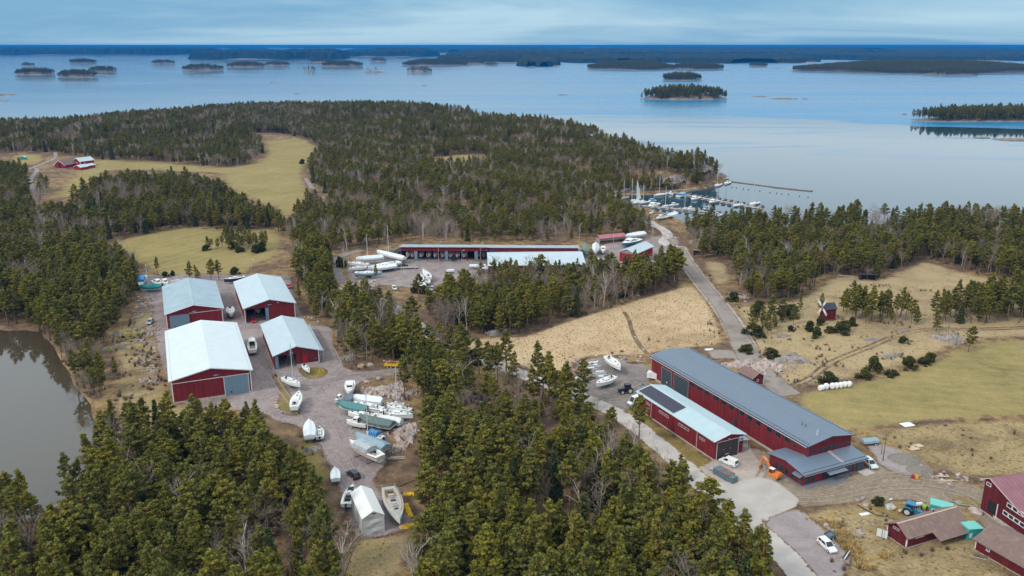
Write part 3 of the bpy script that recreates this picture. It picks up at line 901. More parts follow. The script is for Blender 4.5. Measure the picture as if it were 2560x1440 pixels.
def bare(seed, H=13.0, spread=0.42, bark='grey_bark', dense=1.0, fork=False):
 """leafless broad-leaved tree: limbs as tubes, the twigs a haze of thin blades"""
 rng = np.random.default_rng(seed)
 tr, tw = MB(), []
 def grow(p, d, L, r, lev):
  k = 3 if lev < 2 else 2
  pts = [p]
  for i in range(k):
   d = d + rng.normal(0, 0.10 + 0.05 * lev, 3) + np.array([0, 0, 0.06])
   d /= np.linalg.norm(d)
   pts.append(pts[-1] + d * L / k)
  for i in range(k):
   a = r * (1 - 0.55 * i / k)
   b = r * (1 - 0.55 * (i + 1) / k)
   if lev < 3:
    tr.tube(pts[i], pts[i + 1], a, b, 6 if lev == 0 else 4 if lev == 1 else 3, False)
   else:
    tw.append((pts[i], pts[i + 1], 0.032))
  if lev >= 3:
   for q in range(int(3 * dense + rng.uniform(0, 1))):
    e = d + rng.normal(0, 0.55, 3)
    e /= np.linalg.norm(e)
    s = pts[int(rng.integers(1, len(pts)))]
    tw.append((s, s + e * L * rng.uniform(0.4, 0.8), 0.024))
   return
  m = [int(7 * dense) + 2, 4, 4][lev] if lev < 3 else 0
  for q in range(m):
   f = (0.35 + 0.65 * (q + rng.uniform(0, 1)) / m) if lev == 0 else rng.uniform(0.3, 1.0)
   i = min(k - 1, int(f * k))
   s = pts[i] + (pts[i + 1] - pts[i]) * (f * k - i)
   e = rng.normal(0, 1, 3)
   e -= d * (e @ d)
   e /= np.linalg.norm(e)
   e = d * (1 - spread) + e * (spread + 0.12 * lev) + np.array([0, 0, 0.12])
   e /= np.linalg.norm(e)
   grow(s, e, L * rng.uniform(0.40, 0.62) * (1.15 - 0.45 * f if lev == 0 else 0.9), r * 0.42, lev + 1)
 if fork:
  for sgn in (-1, 1):
   grow(np.array([0.1 * sgn, 0, 0.0]), np.array([0.22 * sgn, 0.05, 1.0]) / 1.03, H * 0.72, 0.15, 0)
 else:
  grow(np.zeros(3), np.array([0, 0, 1.0]), H * 0.72, 0.012 * H + 0.02, 0)
 V, T = [], []
 for a, b, w in tw:
  s = np.cross(b - a, rng.normal(size=3))
  s = s / (np.linalg.norm(s) + 1e-9) * w
  V += [a - s, a + s, b]
  T += [rng.uniform(0.3, 1)] * 3
 return tr.mesh('trunk', bark), tri_mesh('crown', np.array(V), np.array(T), 'twig_brush')
def juniper(seed, rx=1.5, h=2.2, cone=False):
 rng = np.random.default_rng(seed)
 C, Rd, T = [], [], []
 for k in range(34):
  a = rng.uniform(0, 6.283)
  t = rng.uniform(0, 1)
  r = rx * math.sqrt(rng.uniform(0, 1)) * ((1 - t) ** 0.7 if cone else math.sqrt(max(0, 1 - t * t * 0.95)))
  C.append((r * math.cos(a), r * math.sin(a), 0.25 + t * (h - 0.4)))
  Rd.append(0.28 + 0.16 * rx)
  T.append(rng.uniform(0.15, 0.6))
 V, tint = tri_cloud(C, Rd, 42, 0.20, rng, T, 0.5, flat=0.9)
 tr = MB()
 for k in range(4):
  a = k * 1.6
  tr.tube((0, 0, -0.1), (0.35 * math.cos(a), 0.35 * math.sin(a), h * 0.5), 0.06, 0.02, 4, False)
 return tr.mesh('stem', 'grey_bark'), tri_mesh('foliage', V, tint, 'juniper_needles')
def brush(seed, r=1.0, h=1.6, n=150):
 rng = np.random.default_rng(seed)
 a = rng.uniform(0, 6.283, n)
 s = np.stack([np.cos(a), np.sin(a), np.zeros(n)], 1) * (r * 0.35 * rng.uniform(0, 1, n))[:, None]
 e = s * rng.uniform(1.5, 3.0, (n, 1)) + rng.normal(0, 0.2, (n, 3))
 e[:, 2] = h * rng.uniform(0.35, 1.0, n)
 w = np.cross(e - s, rng.normal(size=(n, 3)))
 w = w / np.linalg.norm(w, axis=1)[:, None] * 0.035
 V = np.stack([s - w, s + w, e], 1).reshape(-1, 3)
 return tri_mesh('brush', V, np.repeat(rng.uniform(0, 1, n), 3), 'twig_brush')
def tuft(seed, r=0.5, h=0.45, n=34):
 rng = np.random.default_rng(seed)
 a = rng.uniform(0, 6.283, n)
 s = np.stack([np.cos(a), np.sin(a), np.zeros(n)], 1) * (r * rng.uniform(0, 0.7, n))[:, None]
 e = s + np.stack([np.cos(a), np.sin(a), np.zeros(n)], 1) * (rng.uniform(0.1, 0.6, n) * r)[:, None]
 e[:, 2] = h * rng.uniform(0.4, 1.0, n)
 w = np.stack([-np.sin(a), np.cos(a), np.zeros(n)], 1) * 0.07
 V = np.stack([s - w, s + w, e], 1).reshape(-1, 3)
 return tri_mesh('tuft', V, np.repeat(rng.uniform(0, 1, n), 3), 'dry_blades')
PINES = [pine(1, 14, 0.28, 3.3, 52), pine(2, 15, 0.36, 3.0, 50), pine(3, 13, 0.20, 3.1, 56), pine(4, 15.5, 0.45, 3.7, 46, 36, 0.42, 0.38), pine(5, 12, 0.16, 2.9, 58, 32, 0.38, 0.7), pine(6, 14, 0.33, 3.9, 52, 36, 0.42, 0.42), pine(7, 16, 0.40, 2.8, 50), pine(8, 13.5, 0.24, 3.5, 48, 34, 0.42, 0.45), pine(9, 14.5, 0.30, 2.6, 58, 32, 0.36, 0.62), pine(10, 12.5, 0.38, 3.6, 40, 38, 0.42, 0.36)]
YOUNG = [pine(21, 7, 0.14, 1.6, 36, 28, 0.30, 0.8), pine(22, 6, 0.12, 1.5, 32, 28, 0.28, 0.85)]
SPRUCES = [spruce(31), spruce(32, 15, 2.3), spruce(33, 10, 1.9)]
BARES = [bare(41), bare(42, 14, 0.36), bare(43, 12, 0.5, 'grey_bark', 1.1), bare(44, 11, 0.44, 'grey_bark', 0.9, True)]
BIRCHES = [bare(51, 15, 0.30, 'birch_bark', 0.9), bare(52, 14, 0.34, 'birch_bark', 0.8)]
JUNIPERS = [juniper(61), juniper(62, 1.2, 2.6, True), juniper(63, 2.0, 2.0)]
BRUSH = [brush(71), brush(72, 1.5, 1.2), brush(73, 0.7, 2.2, 110)]
TUFTS = [tuft(81), tuft(82, 0.6, 0.35), tuft(83, 0.4, 0.6)]
def joined(name, parts):
 """one proto mesh of trunk and crown together, for the mass of the wood"""
 bm = bmesh.new()
 me = bpy.data.meshes.new(name)
 for k, p in enumerate(parts):
  me.materials.append(p.materials[0])
 Vs, Fs, T, MI = [], [], [], []
 for k, p in enumerate(parts):
  b = len(Vs)
  co = np.empty(len(p.vertices) * 3, np.float32)
  p.vertices.foreach_get('co', co)
  Vs += co.reshape(-1, 3).tolist()
  for f in p.polygons:
   Fs.append(tuple(i + b for i in f.vertices))
   MI.append(k)
  if 'tint' in p.attributes:
   tv = np.empty(len(p.vertices), np.float32)
   p.attributes['tint'].data.foreach_get('value', tv)
   T += tv.tolist()
  else:
   T += [0.5] * len(p.vertices)
 bm.free()
 me.from_pydata(Vs, [], Fs)
 me.polygons.foreach_set('material_index', MI)
 at = me.attributes.new('tint', 'FLOAT', 'POINT')
 at.data.foreach_set('value', T)
 return me
def proto_set(name, meshes):
 c = bpy.data.collections.new(name)
 for k, m in enumerate(meshes):
  o = bpy.data.objects.new(f'{name}_{k:02d}', m)
  c.objects.link(o)
 return c
def scatter(name, pts, idx, scale, rz, coll, label=None):
 """ONE stuff object whose points carry instances of the protos"""
 pts = np.asarray(pts, np.float32)
 me = bpy.data.meshes.new(name)
 me.vertices.add(len(pts))
 me.vertices.foreach_set('co', pts.ravel())
 for nm, ty, val in (('pick', 'INT', np.asarray(idx, np.int32)), ('size', 'FLOAT', np.asarray(scale, np.float32)), ('turn', 'FLOAT', np.asarray(rz, np.float32)), ('wide', 'FLOAT', np.random.default_rng(len(pts)).uniform(0.92, 1.3, len(pts)).astype(np.float32))):
  me.attributes.new(nm, ty, 'POINT').data.foreach_set('value', val)
 o = bpy.data.objects.new(name, me)
 COL.objects.link(o)
 o['kind'] = 'stuff'
 if label:
  o['label'] = label
 ng = bpy.data.node_groups.new(name, 'GeometryNodeTree')
 ng.interface.new_socket('Geometry', in_out='INPUT', socket_type='NodeSocketGeometry')
 ng.interface.new_socket('Geometry', in_out='OUTPUT', socket_type='NodeSocketGeometry')
 N, L = ng.nodes, ng.links
 gi, go = N.new('NodeGroupInput'), N.new('NodeGroupOutput')
 ip = N.new('GeometryNodeInstanceOnPoints')
 ci = N.new('GeometryNodeCollectionInfo')
 ci.inputs['Collection'].default_value = coll
 ci.inputs['Separate Children'].default_value = True
 ci.inputs['Reset Children'].default_value = True
 def na(nm, ty):
  n = N.new('GeometryNodeInputNamedAttribute')
  n.data_type = ty
  n.inputs['Name'].default_value = nm
  return n.outputs['Attribute']
 cx = N.new('ShaderNodeCombineXYZ')
 L.new(na('turn', 'FLOAT'), cx.inputs[2])
 L.new(gi.outputs[0], ip.inputs['Points'])
 L.new(ci.outputs[0], ip.inputs['Instance'])
 ip.inputs['Pick Instance'].default_value = True
 L.new(na('pick', 'INT'), ip.inputs['Instance Index'])
 L.new(cx.outputs[0], ip.inputs['Rotation'])
 sz, mu, cs = na('size', 'FLOAT'), N.new('ShaderNodeMath'), N.new('ShaderNodeCombineXYZ')
 mu.operation = 'MULTIPLY'
 L.new(sz, mu.inputs[0]); L.new(na('wide', 'FLOAT'), mu.inputs[1])
 L.new(mu.outputs[0], cs.inputs[0]); L.new(mu.outputs[0], cs.inputs[1]); L.new(sz, cs.inputs[2])
 L.new(cs.outputs[0], ip.inputs['Scale'])
 L.new(ip.outputs[0], go.inputs[0])
 mod = o.modifiers.new('spread', 'NODES')
 mod.node_group = ng
 return o
# ------------------------------------------------------------------ where the woods stand
# pixel polygon of the trunks' feet, spacing (m), shares (pine, young, spruce, bare, birch), height range, label, group, outlying
ZONES = [
 ([(-250, 1335), (110, 1300), (205, 1240), (248, 1130), (300, 1105), (420, 1105), (560, 1110), (640, 1125), (690, 1165), (730, 1210), (775, 1262), (800, 1310), (818, 1370), (822, 1430), (870, 1500), (920, 1700), (-400, 1700)],
  3.35, (0.80, 0.06, 0.06, 0.06, 0.02), (0.60, 1.05), 'between the pond and the white roofed shed'),
 ([(1080, 1040), (1180, 975), (1330, 1000), (1430, 1040), (1540, 1105), (1640, 1185), (1640, 1225), (1420, 1170), (1180, 1125), (1075, 1110)],
  5.2, (0.70, 0.10, 0.04, 0.12, 0.04), (0.5, 0.9), 'between the boat yard and the pale road'),
 ([(1075, 1110), (1180, 1125), (1300, 1150), (1420, 1172), (1530, 1180), (1640, 1228), (1740, 1300), (1830, 1385), (1895, 1470), (1930, 1560), (1940, 1700), (1020, 1700), (1045, 1420), (1075, 1340), (1078, 1260), (1062, 1180)],
  3.5, (0.86, 0.05, 0.05, 0.03, 0.01), (0.70, 1.10), 'between the boat yard and the pale road'),
 ([(1002, 905), (1060, 885), (1150, 905), (1190, 955), (1165, 1010), (1085, 1050), (1045, 1015), (1010, 985), (1035, 950)],
  4.2, (0.82, 0.05, 0.06, 0.05, 0.02), (0.7, 1.05), 'between the boat yard and the pale road'),
 ([(838, 840), (850, 800), (860, 770), (960, 772), (1030, 828), (1040, 880), (1012, 905), (945, 908), (870, 905)],
  3.4, (0.72, 0.06, 0.08, 0.10, 0.04), (0.6, 1.0), 'between the open sheds and the road bend'),
 ([(1070, 790), (1120, 745), (1180, 725), (1240, 708), (1470, 694), (1570, 700), (1690, 668), (1712, 690), (1690, 718), (1560, 762), (1380, 808), (1290, 838), (1180, 846), (1110, 838)],
  3.9, (0.72, 0.05, 0.06, 0.12, 0.05), (0.6, 1.0), 'behind the dry reed meadow'),
 ([(738, 690), (760, 650), (800, 650), (826, 690), (840, 735), (800, 760), (770, 745)],
  3.8, (0.76, 0.12, 0.04, 0.05, 0.03), (0.55, 0.95), 'beside the lane behind the grey roofed shed'),
 ([(-300, 660), (0, 640), (250, 640), (330, 664), (352, 700), (345, 740), (300, 800), (255, 870), (200, 900), (150, 880), (115, 840), (60, 816), (-300, 800)],
  3.7, (0.84, 0.05, 0.04, 0.05, 0.02), (0.55, 0.98), 'above the far bank of the pond'),
 ([(215, 1005), (175, 940), (150, 890), (235, 880), (262, 930), (270, 985)], 4.5, (0.35, 0.05, 0.0, 0.55, 0.05), (0.5, 0.8), 'on the near bank of the pond'),
 ([(60, 640), (60, 562), (190, 532), (262, 474), (450, 456), (540, 480), (590, 520), (700, 560), (720, 610), (640, 600), (480, 570), (300, 604), (230, 640)],
  4.2, (0.66, 0.03, 0.10, 0.17, 0.04), (0.55, 0.95), 'between the far pasture and the meadow'),
 ([(505, 618), (560, 600), (660, 606), (674, 628), (600, 630), (520, 630)], 4.5, (0.7, 0.1, 0.1, 0.1, 0.0), (0.4, 0.75), 'on the knoll in the meadow'),
 ([(-600, 430), (0, 425), (75, 436), (100, 500), (58, 562), (60, 640), (-600, 660)], 4.8, (0.76, 0.03, 0.06, 0.12, 0.03), (0.55, 0.92), 'below the far farm'),
 ([(-900, 318), (140, 316), (300, 298), (640, 284), (640, 335), (660, 380), (632, 408), (560, 418), (350, 410), (230, 398), (110, 382), (-900, 400)], 4.8, (0.66, 0.02, 0.06, 0.21, 0.05), (0.52, 0.9), 'behind the far farm'),
 ([(640, 284), (1000, 288), (1130, 300), (1290, 322), (1450, 342), (1560, 384), (1650, 416), (1745, 438), (1808, 451), (1795, 460), (1755, 468), (1680, 480), (1640, 482), (1535, 484), (1500, 492), (1560, 525), (1628, 552), (1626, 585), (1560, 588),
  (1490, 598), (1440, 606), (1000, 606), (900, 622), (838, 632), (770, 640), (715, 612), (738, 550), (790, 490), (775, 420), (803, 370), (640, 335)], 4.6, (0.68, 0.02, 0.04, 0.21, 0.05), (0.5, 0.86), 'on the wooded headland'),
 ([(1710, 575), (1780, 572), (1900, 576), (2100, 574), (2480, 578), (2800, 600), (2900, 740), (2620, 720), (2500, 700), (2400, 676), (2308, 646), (2258, 672), (2190, 702), (2130, 690), (2060, 705), (1990, 750), (1920, 768), (1848, 745), (1838, 690), (1815, 650), (1740, 645)],
  4.1, (0.80, 0.03, 0.07, 0.07, 0.03), (0.55, 0.92), 'between the windmill hill and the bay'),
 ([(2318, 806), (2350, 790), (2400, 768), (2480, 740), (2620, 728), (2720, 740), (2720, 812), (2560, 808), (2440, 812), (2360, 812)], 3.9, (0.85, 0.1, 0.02, 0.03, 0.0), (0.6, 0.95), 'beside the wheel track on the windmill hill'),
 ([(1092, 885), (1180, 912), (1310, 962), (1430, 1008), (1500, 1036), (1500, 1066), (1400, 1030), (1280, 990), (1160, 945), (1080, 915)], 6.4, (0.85, 0.08, 0.02, 0.03, 0.02), (0.55, 0.95), 'along the pale road'),
 ([(1868, 832), (1890, 798), (1950, 788), (1990, 800), (1985, 822), (1930, 845), (1885, 850)], 5.2, (0.75, 0.25, 0.0, 0.0, 0.0), (0.4, 0.68), 'by the road bend below the windmill'),
 ([(735, 688), (742, 655), (790, 642), (822, 655), (824, 690), (826, 714), (765, 722), (740, 705)], 3.4, (0.84, 0.08, 0.03, 0.03, 0.02), (0.65, 1.05), 'behind the pale roofed sheds'),
 ([(768, 750), (830, 740), (850, 775), (846, 800), (802, 802), (778, 792)], 3.6, (0.82, 0.08, 0.04, 0.04, 0.02), (0.6, 1.0), 'round the small hut'),
 ([(560, 296), (660, 292), (790, 300), (808, 362), (740, 338), (650, 330), (560, 330)], 4.6, (0.12, 0.0, 0.03, 0.80, 0.05), (0.6, 0.9), 'at the head of the far pasture'),
 ([(1030, 592), (1115, 592), (1125, 560), (1040, 556)], 3.8, (0.15, 0.0, 0.0, 0.75, 0.10), (0.6, 0.9), 'in the gap of the headland wood'),
 ([(66, 560), (58, 520), (100, 470), (128, 470), (118, 520), (92, 560)], 4.4, (0.2, 0.0, 0.0, 0.7, 0.1), (0.6, 0.9), 'along the far farm track'),
 ([(330, 416), (560, 424), (640, 412), (640, 402), (560, 412), (330, 405)], 4.2, (0.25, 0.0, 0.0, 0.5, 0.25), (0.5, 0.85), 'along the far pasture fence'),
 ([(2090, 785), (2130, 770), (2200, 775), (2260, 790), (2300, 808), (2200, 812), (2130, 806)], 4.6, (0.85, 0.12, 0.0, 0.03, 0.0), (0.5, 0.85), 'behind the windmill'),
]
BLDG_CLEAR = []       # filled from the buildings' footprints below
def footprint(x, y, th, W, L, m=2.5):
 c, s = math.cos(th), math.sin(th)
 return np.array([(x + c * a - s * b, y + s * a + c * b) for a, b in ((-m, -m), (W + m, -m), (W + m, L + m), (-m, L + m))])
B_WHITE = (-93.3, 209.0, R(23.2), 20.9, 44.1)
B_S1 = (-119.87, 271.04, R(23.3), 18.5, 37.2)
B_S2 = (-94.79, 277.69, R(23.0), 17.5, 36.8)
B_S4 = (-72.32, 234.26, R(22.7), 13.45, 31.4)
B_LONG = (67.98, 171.1, R(25.0), 13.5, 62.8)
B_BLUE = (48.08, 176.77, R(25.7), 8.6, 32.0)
for b in (B_WHITE, B_S1, B_S2, B_S4, B_LONG, B_BLUE):
 CLEAR.append(footprint(*b))
for px in ([(988, 640), (1450, 640), (1456, 606), (995, 606)], [(1210, 702), (1470, 702), (1470, 640), (1210, 650)], [(1548, 670), (1648, 662), (1650, 610), (1545, 628)], [(1490, 622), (1640, 616), (1630, 590), (1480, 600)],
   [(2200, 1400), (2460, 1400), (2470, 1290), (2220, 1300)], [(2400, 1440), (2700, 1440), (2700, 1180), (2440, 1190)], [(2040, 800), (2110, 800), (2110, 770), (2040, 770)]):
 CLEAR.append(np.asarray(GP(px)))
def poisson(poly, step, rng):
 p = np.asarray(poly)
 a, b = p.min(0), p.max(0)
 xs = np.arange(a[0], b[0], step)
 ys = np.arange(a[1], b[1], step * 0.9)
 g = np.stack(np.meshgrid(xs, ys), -1).astype(float)
 g[1::2, :, 0] += step / 2
 g = g.reshape(-1, 2)
 g = g + rng.uniform(-0.42, 0.42, g.shape) * step
 return g[inside(p, g)]
def wood_noise(P, s, seed):
 """cheap smooth noise for gaps in the woods"""
 rng = np.random.default_rng(seed)
 v = np.zeros(len(P))
 for k in range(6):
  a = rng.uniform(0, 6.283)
  f = rng.uniform(0.6, 1.8) / s
  v += np.sin((P[:, 0] * math.cos(a) + P[:, 1] * math.sin(a)) * f * 6.283 + rng.uniform(0, 6.283))
 return v / 6
FREE = ('beside the wheel track on the windmill hill', 'on the knoll in the meadow', 'behind the windmill', 'behind the pale roofed sheds', 'round the small hut', 'by the road bend below the windmill')
TRACK_I = -1
TREES = []   # kind, proto index, x, y, z, scale, turn, label, px height, inframe
CHULL = [np.asarray(c) for c in CLEAR]
CHULL.append(ribbon(np.asarray(GP(TRACK)), 7))
_zrng = np.random.default_rng(5)
for zi, (px, step, shares, hs, where) in enumerate(ZONES):
 P = poisson(GP(px), step, _zrng)
 for c in CHULL:
  if where in FREE and c is not CHULL[TRACK_I] and len(c) > 9:
   continue
  lo, hi = c.min(0), c.max(0)
  near = (P[:, 0] > lo[0]) & (P[:, 0] < hi[0]) & (P[:, 1] > lo[1]) & (P[:, 1] < hi[1])
  if near.any():
   k = np.ones(len(P), bool)
   k[near] = ~inside(c, P[near])
   P = P[k]
 nz = wood_noise(P, 38, 100 + zi)
 bz = wood_noise(P, 60, 300 + zi)                 # where the broad-leaved trees gather
 for (x, y), g, bb in zip(P, nz, bz):
  if zi in (1, 2) and g > 0.3 and _zrng.uniform() < 0.6:
   continue
  if g > 0.52:
   continue
  sh = np.array(shares)
  if bb > 0.20:
   sh = sh * np.array([0.40, 1, 0.7, 4.2, 2.5])
  elif bb < 0.0:
   sh = sh * np.array([1.1, 1, 1, 0.45, 0.6])
  kind = int(_zrng.choice(5, p=sh / sh.sum()))
  z = gz(x, y) if y > 330 else 0.0
  if z < -0.05:
   continue
  s = _zrng.uniform(*hs)
  u, v, d = to_px(x, y, z)
  TREES.append((kind, int(_zrng.integers(0, 100)), x, y, z - 0.1, s, _zrng.uniform(0, 6.283), where, 14 * s * FPX / d, zi))
# single trees one can point at: u, v of the foot, kind, scale, label
SOLO = [
 (1372, 1012, 0, 1.0, 6, 'tall pine with a bare lower trunk on the clearing beside the pale road'), (1198, 935, 0, 0.78, 1, 'slim pine on the roadside verge below the reed meadow'), (1265, 930, 0, 0.95, 0, 'full crowned pine on the roadside verge below the reed meadow'),
 (1345, 962, 0, 0.92, 1, 'lone pine standing between the pale road and the reed meadow'), (1415, 1042, 0, 1.0, 6, 'tall pine with an orange trunk beside the road at the boat yard entrance'), (1458, 1010, 0, 0.86, 3, 'pine with a bare trunk beside the small boat on its trailer'),
 (1382, 1026, 0, 0.95, 0, 'dense pine beside the pale road opposite the boat yard'),
 (1596, 1112, 0, 0.86, 3, 'slender pine rising from the grass verge beside the blue roofed hall'), (1700, 1200, 1, 0.9, 0, 'small pine on the verge near the grey skips'), (1712, 1205, 1, 0.75, 1, 'low young pine beside the grey skips'),
 (1925, 810, 0, 0.78, 5, 'broad pine left of the windmill on the hill'), (1880, 832, 0, 0.75, 2, 'low bushy pine at the bend of the dark road'), (2052, 775, 0, 0.56, 4, 'small wind bent pine close behind the windmill'),
 (2108, 780, 0, 0.75, 2, 'bushy pine just right of the windmill'), (2140, 792, 0, 0.90, 0, 'tall pine in the row behind the junipers'), (2178, 800, 0, 0.83, 5, 'wide pine in the middle of the hill row'), (2205, 796, 0, 0.90, 2, 'dense pine in the hill row below the far meadow'),
 (2238, 805, 0, 0.69, 3, 'leaning pine with an open crown on the hill'), (2290, 812, 0, 0.62, 4, 'small pine where the wheel track climbs the hill'), (2340, 830, 0, 0.69, 2, 'round pine above the wheel track'), (2420, 880, 0, 0.65, 5, 'low pine on the rock beside the hay field'),
 (2000, 775, 1, 0.94, 0, 'thin little pine left of the windmill'), (1955, 805, 1, 1.12, 1, 'short pine among the junipers below the windmill'),
 (395, 690, 0, 0.55, 6, 'slender young pine at the meadow edge behind the small boats'), (338, 690, 0, 0.75, 2, 'tall pine behind the blue covered boat'), (475, 702, 0, 0.62, 0, 'pine at the meadow edge behind the dull grey shed'),
 (495, 704, 0, 0.58, 2, 'bushy pine at the meadow edge behind the dull grey shed'), (528, 705, 0, 0.72, 5, 'broad pine at the meadow edge between the two sheds'), (548, 700, 0, 0.6, 1, 'thin pine at the meadow edge between the two sheds'),
 (775, 760, 0, 0.72, 3, 'open crowned pine on the bank beside the grey roofed shed'), (748, 745, 1, 1.0, 0, 'young pine close to the grey roofed shed'), (795, 775, 0, 0.6, 1, 'pine in front of the pale gravel patch'),
 (620, 1052, 0, 0.5, 4, 'small pine in front of the grey sliding door'), (500, 1072, 0, 0.6, 0, 'pine in front of the red gable of the white roofed shed'), (545, 1066, 0, 0.5, 2, 'short pine at the corner of the white roofed shed yard'),
 (255, 945, 0, 0.55, 2, 'dark young pine on the mossy slope by the pond'), (288, 938, 0, 0.52, 4, 'small dark pine on the mossy slope'), (940, 702, 0, 0.5, 1, 'little pine in front of the boat with a blue hull'), (1048, 752, 0, 0.72, 3, 'pine with a tall bare trunk below the cluster of white boats'),
 (1012, 1000, 0, 0.85, 6, 'tall narrow pine at the yard entrance'), (1090, 990, 0, 0.98, 3, 'tall pine with an orange trunk beside the clearing'), (1142, 1000, 0, 0.9, 1, 'slim tall pine on the brown clearing'),
]
BARE_SOLO = [
 (860, 1440, 3, 0.78, 'forked leafless tree beside the white boat tent', 'bare'), (812, 1450, 0, 0.9, 'tall leaning leafless birch below the white boat tent', 'birch'), (665, 1400, 2, 0.72, 'leafless tree in the pine stand below the gravel lane', 'bare'),
 (1168, 830, 0, 0.92, 'white stemmed leafless birch at the corner of the reed meadow', 'birch'), (1248, 1115, 3, 0.72, 'pale forked leafless tree in the clearing', 'bare'), (1158, 1008, 0, 0.95, 'white stemmed leafless birch on the clearing', 'birch'),
 (2168, 700, 2, 0.55, 'leafless rowan on the far meadow edge', 'bare'), (2370, 832, 2, 0.5, 'brown leafless bushy tree on the rock outcrop', 'bare'), (1420, 605, 2, 1.05, 'broad leafless oak behind the long open shed', 'bare'), (2305, 1205, 2, 0.28, 'leafless shrub at the end of the rubble heap', 'bare'),
 (1930, 730, 1, 0.7, 'pale leafless birch in front of the dense pine stand', 'birch'), (868, 630, 1, 1.0, 'slim leafless birch beside the storage yard lane', 'birch'), (860, 672, 0, 0.8, 'thin leafless birch at the edge of the storage yard', 'birch'),
 (218, 990, 2, 0.72, 'reddish leafless alder leaning over the pond', 'bare'), (232, 1000, 0, 0.7, 'grey leafless alder on the pond bank', 'bare'), (200, 1010, 3, 0.6, 'low forked alder at the pond edge', 'bare'), (1262, 560, 0, 0.8, 'pale leafless tree in the gap of the headland wood', 'bare'),
]
def tree_thing(kind, proto, loc, rz, s, label, group=None):
 nm = {'pine': 'pine_tree', 'spruce': 'spruce_tree', 'bare': 'bare_tree', 'birch': 'birch_tree', 'juniper': 'juniper_bush'}[kind]
 r = thing(nm, label, 'bush' if kind == 'juniper' else 'tree', loc, rz, group, s)
 q = RNG.uniform(0.86, 1.2) * s
 r.scale = (q, q * RNG.uniform(0.92, 1.08), s)
 for m in proto:
  o = bpy.data.objects.new(m.name.split('.')[0], m)
  COL.objects.link(o)
  o.parent = r
 return r
for u, v, k, s, i, lab in SOLO:
 x, y = G(u, v)
 tree_thing('pine', (PINES if k == 0 else YOUNG)[i], (x, y, -0.1), RNG.uniform(0, 6.28), s, lab)
for u, v, i, s, lab, kd in BARE_SOLO:
 x, y = G(u, v)
 tree_thing(kd, (BARES if kd == 'bare' else BIRCHES)[i], (x, y, -0.1), RNG.uniform(0, 6.28), s, lab)
# the trees that show largest become things, the rest one mass of each kind
KIND = {0: 'pine', 1: 'pine', 2: 'spruce', 3: 'bare', 4: 'birch'}
LIMIT = {'pine': 300 - len(SOLO), 'spruce': 110, 'bare': 200, 'birch': 80}
order = sorted(TREES, key=lambda t: -t[8])
used = {k: 0 for k in LIMIT}
rest = {k: [] for k in LIMIT}
STAND = []
MARKS = [(920, 1340, 'the white boat tent'), (838, 1195, 'the small white covered boat'), (785, 1090, 'the shrink wrapped boat'), (600, 1020, 'the grey sliding door'), (445, 1020, 'the white roofed shed corner'), (200, 1010, 'the alders by the pond'),
   (40, 1330, 'the pond beyond the trunks'), (215, 1230, 'the lower pond bank'), (330, 1110, 'the mossy slope by the pond'), (360, 1400, 'the gap at the lower picture edge'), (620, 1440, 'the lower edge under the sheds'), (60, 1440, 'the picture corner by the pond'), (480, 1240, 'the middle of the pond side stand'),
   (640, 1200, 'the bend of the gravel lane'), (760, 1330, 'the forked leafless tree'), (840, 1450, 'the dry grass under the boat tent'), (1020, 1280, 'the yellow tarpaulins'), (1020, 1150, 'the planks by the gravel lane'), (1050, 1050, 'the bare rock by the lane'), (1240, 1120, 'the pale forked tree in the clearing'), (1440, 1030, 'the white and black motorboat'),
   (1590, 1110, 'the solar panel hall'), (1780, 1230, 'the grey skips'), (1880, 1350, 'the pale parking gravel'), (1900, 1480, 'the road at the lower picture edge'), (1060, 1440, 'the dry grass strip'), (1280, 1440, 'the lower edge under the clearing'), (1560, 1440, 'the lower picture edge before the road'), (1400, 1240, 'the middle of the roadside stand'),
   (1160, 1280, 'the boat yard side of the big stand'), (1600, 1290, 'the roadside below the solar panel hall'), (1480, 1330, 'the heart of the roadside stand'), (1090, 960, 'the pale road bend'), (1010, 920, 'the yellow farm trailer'), (812, 780, 'the hut with the pale blue roof'), (880, 860, 'the lane behind the open sheds'), (960, 800, 'the pale gravel under the pines'),
   (1255, 835, 'the dark rock by the reed meadow'), (1060, 740, 'the cluster of white boats'), (1330, 690, 'the wide pale roof slope'), (1420, 790, 'the edge of the reed meadow'), (1590, 680, 'the bright red barn'), (1690, 700, 'the dark road'), (370, 720, 'the blue covered boats'), (60, 820, 'the far pond bank'), (290, 820, 'the mossy rock'), (170, 700, 'the near meadow edge'), (60, 700, 'the picture edge above the pond'),
   (2130, 700, 'the dark field shelter'), (1850, 720, 'the little meadow by the road'), (2330, 660, 'the top of the far meadow'), (2430, 790, 'the wheel track'), (1990, 640, 'the road side of the bay wood'), (2500, 680, 'the far meadow edge')]
SIZEW = lambda h, kd: ('tall ' if h > 1.0 else 'short ' if h < 0.76 else '')
